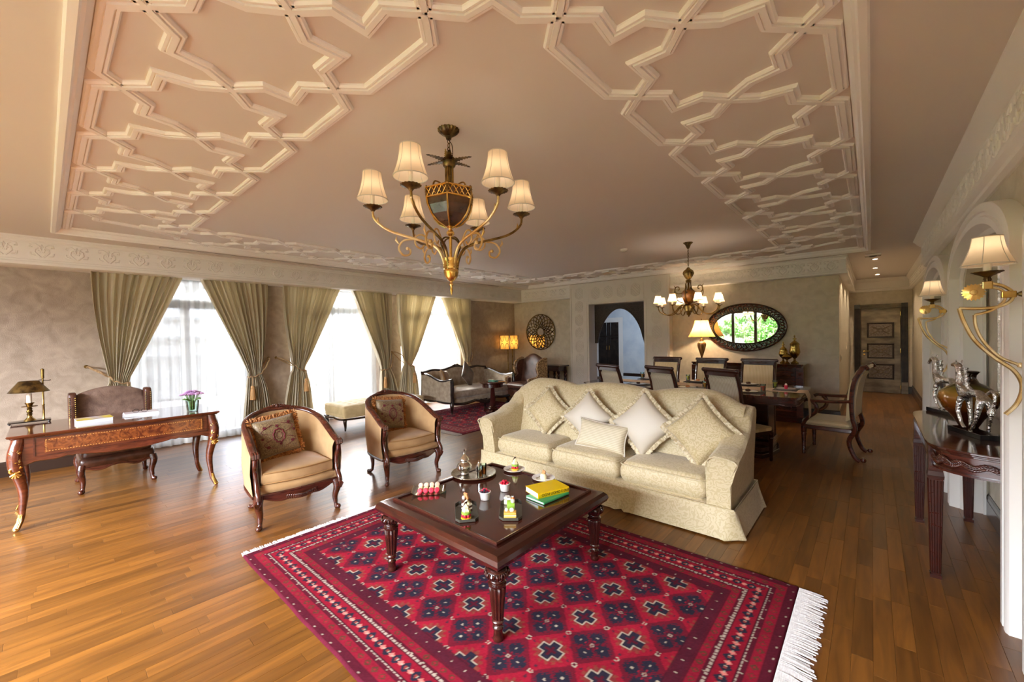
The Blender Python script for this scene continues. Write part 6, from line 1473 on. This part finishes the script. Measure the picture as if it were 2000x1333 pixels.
# ------------------------------------------------------------------ lounge corner
RM=thing('round_mirror','round bronze lattice mirror on the wall over the leather wing chair','mirror',(-6.45,8.495,1.575)); r0=.455
m=MB(xf=Matrix.Rotation(PI/2,4,'X')); m.lathe([(.0001,.004),(r0-.01,.004),(r0-.01,.012),(.0001,.012)],48); m.build('glass',M['mirror'],RM,smooth=False)
MB().tube([(r0*cos(2*PI*k/64),-.02,r0*sin(2*PI*k/64)) for k in range(64)],.012,8,closed=True).build('rim',M['brassd'],RM)
m=MB(); n=20
for k in range(n):
    for sg in (-1,1):
        pts=[]
        for i in range(13):
            t_=i/12; rr=.10+(r0-.105)*t_; a=2*PI*k/n+sg*(.8*(1-(1-t_)**1.0)*1.0-.0); pts.append((rr*cos(a),-.022-.003*sg,rr*sin(a)))
        m.tube(pts,.0075,4)
m.build('lattice',M['brassd'],RM,ang=80)
CT=thing('console_table','dark console table with turned legs under the round mirror','console table',(-6.24,8.22,0))
MB().box(-.78,.70,-.2,.2,.73,.765).build('top',M['ebony'],CT,bevel=.008,smooth=False); MB().box(-.72,.64,-.17,.17,.62,.73).build('apron',M['mahog'],CT,smooth=False)
for x in (-.68,.3,.62):
    for y in (-.14,.14): MB().lathe([(.02,0),(.028,.03),(.018,.06),(.03,.3),(.034,.42),(.02,.46),(.036,.5),(.036,.53),(.022,.55),(.04,.58),(.04,.63)],14).build('leg',M['mahog'],CT,loc=(x,y,0))
# leather wing chair facing -Y (slightly turned)
WC=thing('wing_chair','brown leather wing chair with mottled outer sides below the round mirror','armchair',(-5.72,6.98,0),rad(172))
def wb(u,v):
    x=-.3+.6*u; zt=.98+.11*math.sin(PI*u)**1.2; sec=[(-.1,.4),(-.14,.6),(-.2,zt-.04),(-.235,zt),(-.275,zt-.02),(-.26,.6),(-.2,.4)]; k=v*7;i=int(k)%7;f=k-int(k);p,q=sec[i],sec[(i+1)%7]; return (x,p[0]+(q[0]-p[0])*f-.05*0,p[1]+(q[1]-p[1])*f)
m=MB().grid(wb,24,21,wv=True); m.f.append(tuple(j*25 for j in range(21))); m.f.append(tuple(j*25+24 for j in range(21))[::-1]); m.build('backrest',M['leather'],WC,ang=75)
for sd in (-1,1):
    pl=[(-.27,.4),(-.27,1.0),(-.2,1.01),(-.1,.98),(.02,.9),(.04,.78),(.0,.66),(.06,.60),(.26,.59),(.30,.56),(.30,.5),(.26,.3),(-.2,.3)]
    m=MB(); m.prism([(a,b) for a,b in pl],.045,'x',sd*.345-.0225+.03*sd); m.build('side_fabric',M['leop'],WC,bevel=.012)
    m=MB(); m.prism([(a,b) for a,b in [(-.26,.4),(-.26,.97),(-.1,.95),(.0,.87),(.02,.78),(-.03,.64),(.05,.575),(.27,.57),(.28,.3),(-.2,.3)]],.04,'x',sd*.315-.02); m.build('wing',M['leather'],WC,bevel=.012)
boxcush(-.30,.30,-.12,.34,.34,.46,.03).build('seat_cushion',M['leather'],WC,ang=70); MB().box(-.32,.32,-.2,.32,.18,.335).build('seat_base',M['leather'],WC,bevel=.02)
for sx in (-1,1):
    for sy in (-1,1): leg('leg',M['ebony'],WC,sx*.29,sy*.24+.05,.2,sx*.6,sy*.6,r=(.045,.04,.02,.036),knee=.03,back=.005,foot=.03)
# dark framed settee facing +X
SE=thing('settee','taupe velvet settee with scalloped ebonised frame beneath the third window','settee',(-6.46,5.98,0))
X0,X1,Y0,Y1=-.48,.48,-.92,.92
def sett_top(u): return .76+.10*math.cos((u-.5)*2*PI)*(1 if abs(u-.5)<.5 else 0)*.8+.03*math.cos((u-.5)*6*PI)
yy=[Y0+(Y1-Y0)*i/40 for i in range(41)]
bt=lambda u: .765+.075*math.exp(-((u-.5)/.16)**2)+.035*(math.exp(-((u-.16)/.09)**2)+math.exp(-((u-.84)/.09)**2))
m=MB(); m.grid(lambda u,v:(X0+.1-.05*v,Y0+.02+(Y1-Y0-.04)*u,.35+(bt(u)-.35)*v),40,4); m.grid(lambda u,v:(X0+.02-.02*v,Y0+.02+(Y1-Y0-.04)*u,.25+(bt(u)-.25)*v),40,4); m.build('back_upholstery',M['taupe'],SE,ang=80)
MB().tube([(X0+.03,y,bt(i/40)+.005) for i,y in enumerate(yy)],.028,8).build('top_rail',M['ebony'],SE)
m=MB(); m.sph((X0+.03,0,.865),.03,8)
for sd in (-1,1):
    for k in range(3): m.tube([(X0+.035,sd*.01,.87),(X0+.04,sd*(.035+.03*k),.885-.012*k),(X0+.035,sd*(.06+.035*k),.865-.015*k)],[.01,.014,.006],6)
m.build('crest_carving',M['ebony'],SE)
for sd,y in ((-1,Y0),(1,Y1)):
    at_=lambda u:.715-.06*u+.04*math.sin(2*PI*u+.6)-.02
    m=MB(); m.grid(lambda u,v:(X0+.03+(X1-X0-.06)*u,y,.24+(at_(u)-.24)*v),24,4); m.grid(lambda u,v:(X0+.03+(X1-X0-.06)*u,y-sd*.07,.24+(at_(u)-.24)*v),24,4); m.build('arm_panel',M['taupe'],SE,ang=80)
    m=MB(); m.tube([(X0+.02+(X1-X0-.04)*i/24,y-sd*.03,at_(i/24)+.004) for i in range(25)],.03,8); m.tube([(X0+.02+(X1-X0-.04)*i/24,y-sd*.02,.235-.022*abs(sin(i/24*PI*2))) for i in range(25)],.024,8)
    m.tube([(X1-.02,y-sd*.03,.66),(X1-.0,y-sd*.03,.5),(X1-.02,y-sd*.03,.38),(X1-.0,y-sd*.03,.22)],.03,8); m.tube([(X0+.02,y-sd*.03,.75),(X0,y-sd*.03,.2)],.026,8); m.build('arm_frame',M['ebony'],SE)
boxcush(X0+.08,X1-.02,Y0+.07,Y1-.07,.29,.42,.03).build('seat_cushion',M['taupe'],SE,ang=70); MB().box(X0+.05,X1-.04,Y0+.05,Y1-.05,.2,.288).build('seat_base',M['taupe'],SE,bevel=.01)
m=MB(); m.tube([(X1,Y0+.03+(Y1-Y0-.06)*i/60,.215-.03*abs(sin(i/60*PI*3))-.03*math.exp(-((i/60-.5)/.1)**2)) for i in range(61)],.028,8); m.build('front_rail',M['ebony'],SE)
carving(SE,[(X1+.02,-.22,.2),(X1+.02,-.1,.17),(X1+.02,0,.15),(X1+.02,.1,.17),(X1+.02,.22,.2)],M['ebony'],'rail_carving',2,.01,nrm=(1,0,0))
for sx,x in ((1,X1-.03),(-1,X0+.03)):
    for sd,y in ((-1,Y0+.03),(0,0),(1,Y1-.03)): leg('leg',M['ebony'],SE,x,y,.21,sx*.7,sd*.6,r=(.045,.04,.014,.016),knee=.02,back=.006,foot=.01)
def sqp(lab,mt,loc,lean,roll,rz): 
    P=thing('square_pillow',lab,'pillow',loc); P.rotation_euler=(rad(lean),rad(roll),rad(rz)); pillow(.42,.42,.12).build('cover',mt,P,ang=80); MB().tube(outline(.42,.42,.1,16),.005,5,closed=True).build('piping',mt,P)
sqp('bronze satin pillow leaning against the near arm of the settee',M['bronzev'],(-6.48,5.33,.62),-14,8,125); sqp('dark brown velvet pillow set on its corner in the settee middle',M['brownv'],(-6.52,5.98,.68),-18,42,100)
PT=thing('pedestal_table','round dark mahogany pedestal table between settee and leather wing chair','side table',(-5.5,5.68,.014))
MB().lathe([(.0001,.57),(.225,.57),(.235,.578),(.25,.585),(.25,.6),(.24,.606),(.0001,.606)],40).build('top',M['mahogt'],PT,ang=40); MB().lathe([(.19,.5),(.2,.505),(.2,.57),(.0001,.57)],40).build('drum',M['mahog'],PT,ang=40)
MB().lathe([(.085,.07),(.09,.085),(.07,.1),(.075,.115),(.05,.13),(.055,.15),(.036,.47),(.05,.49),(.06,.5)],24,flute=.03,fn=8).build('column',M['mahog'],PT)
for k in range(3): MB(xf=Matrix.Rotation(k*2*PI/3+.9,4,'Z')).box(0,.24,-.045,.045,0.0,.07).build('foot',M['mahog'],PT,bevel=.012,smooth=False)
gd=thing('glass_bowl','stack of green glass coasters on the round pedestal table','coasters',(-5.46,5.66,.62)); 
for k in range(3): MB().cbox((0,0,.005+k*.011),(.16,.12,.009),.1*k).build('coaster',M['gglass'] if k%2 else mat('teal_glass','5FA393',rough=.1,coat=.5),gd,bevel=.002)
FL=thing('floor_lamp','lit floor lamp with square patterned parchment shade on two brass poles in the corner','lamp',(-7.03,7.9,0))
for x in (-.06,.09): MB().tube([(x,.02,.03),(x,.02,1.16)],.012,8).build('pole',M['brass'],FL)
MB().box(-.14,.16,-.1,.12,0,.03).build('base',M['brassd'],FL,bevel=.006)
w2=.165; m=MB()
for a,b,c,d in ((-w2,-w2,w2,-w2),(w2,-w2,w2,w2),(w2,w2,-w2,w2),(-w2,w2,-w2,-w2)): m.add([(a,b,1.15),(c,d,1.15),(c,d,1.5),(a,b,1.5)],[(0,1,2,3)])
so=m.build('shade',M['shadep'],FL,smooth=False)
m=MB()
for s_ in (-1,1):
    for ax in (0,1):
        P=lambda u,z:(u,s_*(w2+.003),z) if ax==0 else (s_*(w2+.003),u,z)
        for z0,sg in ((1.15,1),(1.5,-1)):
            for q in (-.5,.5): m.tube([P(q*w2*2*.5-w2*.42*cos(t_*PI/10)*1.0,z0+sg*.15*sin(t_*PI/10)) for t_ in range(11)],.0065,4)
        m.tube([P(-w2,1.15),P(w2,1.15),P(w2,1.5),P(-w2,1.5)],.006,4,closed=True)
m.build('shade_pattern',M['ebony'],so); bulb((-7.03,7.9,1.33),1.1,(1,.72,.38),.05)
# ------------------------------------------------------------------ console in the arched recess, horses and vase
CO=thing('demilune_console','dark mahogany bow-ended console with fluted tapering legs in the arched recess','console table',(.46,4.0,0))
def cop(g,n=10):
    pts=[(.22,-.86+g)]; x0=-.225+g
    for i in range(n+1): th=i/n*PI/2; pts.append((.22-.42*sin(th)*1.0-(0) if i<n else x0, -.50-(.36-g)*cos(th)))
    pts=[(.225,-.84+g)]+[(.225-(.445-g)*sin(i/n*PI/2)**.8,-.50-(.30-g)*cos(i/n*PI/2)**.7) for i in range(1,n+1)]
    return pts+[(x,-y) for x,y in pts[::-1]]
m=MB(); m.prism(cop(0),.014,'z',.818); m.prism(cop(.008),.01,'z',.808); m.prism(cop(.02),.012,'z',.796); m.build('top',M['mahogt'],CO,smooth=False,bevel=.003)
m=MB(); m.prism(cop(.035),.1,'z',.70); m.prism(cop(.024),.012,'z',.692); m.build('apron',M['walnut'],CO,ang=30)
pl=cop(.03); carving(CO,[(p[0],p[1],.75+.008*(-1)**i) for i,p in enumerate(pl[1:10])],M['walnut'],'apron_carving',1.1,-.01,nrm=(.9,.4,0))
def sqleg():
    m=MB(); n=4
    for z0,z1,a,b in ((.0,.02,.026,.026),(.02,.60,.019,.030),(.60,.62,.034,.036),(.62,.645,.036,.032),(.645,.80,.031,.031)):
        m.add([(-a,-a,z0),(a,-a,z0),(a,a,z0),(-a,a,z0),(-b,-b,z1),(b,-b,z1),(b,b,z1),(-b,b,z1)],[(0,3,2,1),(4,5,6,7),(0,1,5,4),(1,2,6,5),(2,3,7,6),(3,0,4,7)])
    for f in range(4):
        c,s_=cos(f*PI/2),sin(f*PI/2)
        for q in (-1,-.33,.33,1):
            P=lambda t_,w_:( (w_*.72*q)*c-(w_+.0015)*s_, (w_*.72*q)*s_+(w_+.0015)*c, t_); m.tube([P(.03,.0192),P(.59,.0298)],.0028,4)
    return m.mesh('leg',M['mahog'],smooth=False)
LQ=sqleg()
for x,y in ((-.175,-.48),(-.185,.46),(.14,-.70),(.10,.70)): part('leg',LQ,CO,(x,y,0))
# vase
VG,nt,bb=newmat('amber_lustre'); pset(bb,rough=.12,coat=.8,metal=.2); gz=N(nt,'SeparateXYZ'); nt.links.new(N(nt,'TexCoord').outputs['Object'],gz.inputs[0]); cr=N(nt,'ValToRGB'); nt.links.new(gz.outputs['Z'],cr.inputs[0])
e=cr.color_ramp.elements; e[0].position=.0; e[0].color=s2l('2A0F06'); e[1].position=.36; e[1].color=s2l('2C1608')
for p_,c_ in ((.10,'3C1608'),(.17,'8A4A12'),(.23,'A0792E'),(.27,'6E6424'),(.30,'3A2410')): q=cr.color_ramp.elements.new(p_); q.color=s2l(c_)
nt.links.new(cr.outputs[0],bb.inputs['Base Color'])
v=thing('amber_vase','glossy brown and amber bulbous vase between the two silver horses','vase',(.49,4.1,.832)); MB().lathe([(.0001,0),(.045,0),(.05,.01),(.075,.06),(.125,.13),(.15,.19),(.14,.235),(.09,.275),(.05,.30),(.036,.33),(.038,.35),(.055,.375),(.05,.375),(.032,.345),(.0001,.34)],40).build('body',VG,v)
def skin(name,V,E,Rd,mt,parent,sub=2):
    me=bpy.data.meshes.new(name); me.from_pydata(V,E,[]); o=bpy.data.objects.new(name,me); C.objects.link(o); o.parent=parent
    s_=o.modifiers.new('skin','SKIN'); s_.use_smooth_shade=True
    for i,r_ in enumerate(Rd): me.skin_vertices[0].data[i].radius=(r_,r_)
    su=o.modifiers.new('sub','SUBSURF'); su.levels=sub; su.render_levels=sub; me.materials.append(mt); return o
def horse(lab,loc,rz,headback,blen=.30):
    t=thing('horse_figurine',lab,'figurine',loc,rz); MB().box(-blen/2,blen/2,-.05,.05,0,.03).build('base',M['black'],t,bevel=.002,smooth=False)
    # x forward; skin skeleton rooted at the barrel
    V=[(0,0,.26),(.075,0,.262),(.11,0,.30),(.12,0,.36),(.125,0,.405),(.145,0,.43),(.185,0,.425 if headback else .405),(.205,0,.42 if headback else .375),(-.06,0,.262),(-.095,0,.262),
       (.085,.022,.2),(.095,.026,.135),(.06,.026,.06),(.03,.026,.034), (.08,-.022,.2),(.075,-.024,.13),(.075,-.026,.07),(.085,-.028,.034),
       (-.085,.022,.19),(-.075,.026,.125),(-.055,.026,.08),(-.03,.026,.034), (-.1,-.022,.19),(-.105,-.024,.13),(-.085,-.026,.08),(-.075,-.028,.034),
       (.055,.026,.034+.0),(.105,-.028,.036)]
    E=[(0,1),(1,2),(2,3),(3,4),(4,5),(5,6),(6,7),(0,8),(8,9),(1,10),(10,11),(11,12),(12,13),(1,14),(14,15),(15,16),(16,17),(9,18),(18,19),(19,20),(20,21),(9,22),(22,23),(23,24),(24,25)]
    Rd=[.026,.032,.03,.024,.022,.021,.013,.010,.026,.03,.017,.013,.009,.01,.017,.013,.009,.01,.02,.012,.009,.01,.02,.012,.009,.01]
    skin('body',V[:26],E,Rd,M['silverh'],t)
    m=MB()
    for k in range(5): m.tube([(.095-.006*k,0,.40-.03*k),(.07-.004*k,0,.405-.03*k),(.075-.004*k,0,.38-.03*k)],[.012,.016,.008],6)
    m.build('mane',M['silverh'],t)
    MB().tube(catmull([(-.115,0,.27),(-.15,0,.29),(-.175,0,.265),(-.17,0,.22),(-.15,0,.17),(-.155,0,.14)],5),[.008]*18+[.012,.016,.018,.02,.018,.016,.012,.006],7).build('tail',M['silverh'],t)
    m=MB()
    for sd in (-1,1): m.tube([(.135,sd*.012,.44),(.13,sd*.016,.46)],[.006,.002],5)
    m.build('ears',M['silverh'],t); m=MB()
    for sd in (-1,1): m.sph((.168,sd*.012,.428 if headback else .418),.0035,6)
    m.build('eyes',M['black'],t)
    return t
horse('silver hammered horse with curled tail standing in front of the amber vase',(.475,3.80,.832),rad(111),True)
horse('silver hammered horse with bowed head standing behind the amber vase',(.44,4.62,.832),rad(115),False)
# framed mirror on the recess wall
t=thing('recess_mirror','mirror with narrow silver leaf frame hanging inside the middle arch','mirror',(RIN,4.05,1.45)); MB().box(-.012,-.002,-.36,.36,-.48,.48).build('glass',M['mirror'],t,smooth=False)
MB().sweep([(-.005,0),(0,.028),(.03,.034),(.05,.02),(.055,0)],[(-.0,-.40,-.52),(-.0,-.40,.52),(-.0,.40,.52),(-.0,.40,-.52)],side=(-1,0,0),closed=True).build('frame',M['trays'],t,smooth=False)
# ------------------------------------------------------------------ gilt wall sconces
def sconce(lab,y,px):
    t=thing('wall_sconce',lab,'wall lamp',(RX,y,1.65),group='gilt wall sconces')
    def S(dx_,z,yy=0): return (dx_-.0,yy,z-1.65)
    flat=.45
    m=MB(xf=Matrix.Rotation(-PI/2,4,'Y')); m.lathe([(.042,0),(.044,.008),(.03,.02),(.012,.026),(.009,.05),(.013,.056),(.009,.066)],24,flute=.08,fn=9); m.build('rosette',M['brassd'],t)
    K=.9
    def pth(pts): return catmull([S((x-.0)*1.0,z) for x,z in pts],6)
    # x = distance from wall plane (negative), from the photograph's outline
    up=[(-.215,1.665),(-.205,1.69),(-.165,1.705),(-.12,1.695),(-.085,1.66),(-.09,1.62),(-.13,1.595),(-.19,1.59),(-.25,1.595)]
    up2=[(-.165,1.69),(-.135,1.68),(-.108,1.655),(-.11,1.62),(-.14,1.575),(-.2,1.555)]
    P=pth(up); Q=pth([(-.155,1.69),(-.12,1.675),(-.105,1.645),(-.115,1.61),(-.15,1.578),(-.2,1.56)])
    MB().tube(P,.0075,6,flat=1.6).build('upper_scroll',M['goldm'],t); MB().tube(Q,.006,6,flat=1.4).build('inner_scroll',M['goldm'],t)
    P=pth([(-.25,1.595),(-.235,1.53),(-.2,1.44),(-.14,1.36),(-.08,1.30),(-.055,1.23),(-.07,1.15),(-.105,1.095)]); MB().tube(P,.0085,6,flat=1.6).build('lower_scroll',M['goldm'],t)
    P=pth([(-.2,1.56),(-.195,1.5),(-.17,1.43),(-.12,1.36),(-.06,1.325)]); m=MB().tube(P,.0065,6,flat=1.4); m.sph(P[-1],.013,8); m.build('inner_branch',M['goldm'],t)
    m=MB(); m.cbox(S(-.16,1.698),(.034,.026,.036)); m.build('clamp',M['gold'],t,bevel=.003,smooth=False); m=MB(); m.cbox(S(-.095,1.65),(.045,.026,.03)); m.build('clamp',M['gold'],t,bevel=.003,smooth=False); MB().tube([S(-.045,1.65),S(-.1,1.65)],.007,6).build('bracket',M['brass'],t)
    m=MB(xf=Matrix.Translation(S(-.205,1.668,-.008))@Matrix.Rotation(PI/2,4,'X')); m.lathe([(.036,-.006),(.038,.004),(.014,.01),(.012,.014),(.0001,.015)],36,flute=.09,fn=18); m.build('flower_boss',M['gold'],t)
    c=Vector(S(-.16,1.715)); MB().lathe([(.01,0),(.014,.01),(.01,.02),(.016,.026),(.05,.045),(.05,.048),(.0001,.046)],24,c,flute=.07,fn=12).build('drip_cup',M['brassd'],t); MB().lathe([(.014,.046),(.014,.09),(.0001,.09)],12,c).build('candle_sleeve',M['candle'],t)
    m,tr=shade(.088,.05,0,.13,bell=.2,ribs=6); so=m.build('lampshade',M['shade'],t,loc=(c.x,c.y,c.z+.078),ang=80); tr.build('shade_trim',M['cream'],so)
    bulb((RX-.16,y,1.88),.05)
sconce('nearest gilt scroll sconce with cream shade at the far right of the picture',2.93,0)
sconce('farther gilt scroll sconce with cream shade, beyond the silver horses',5.26,0)
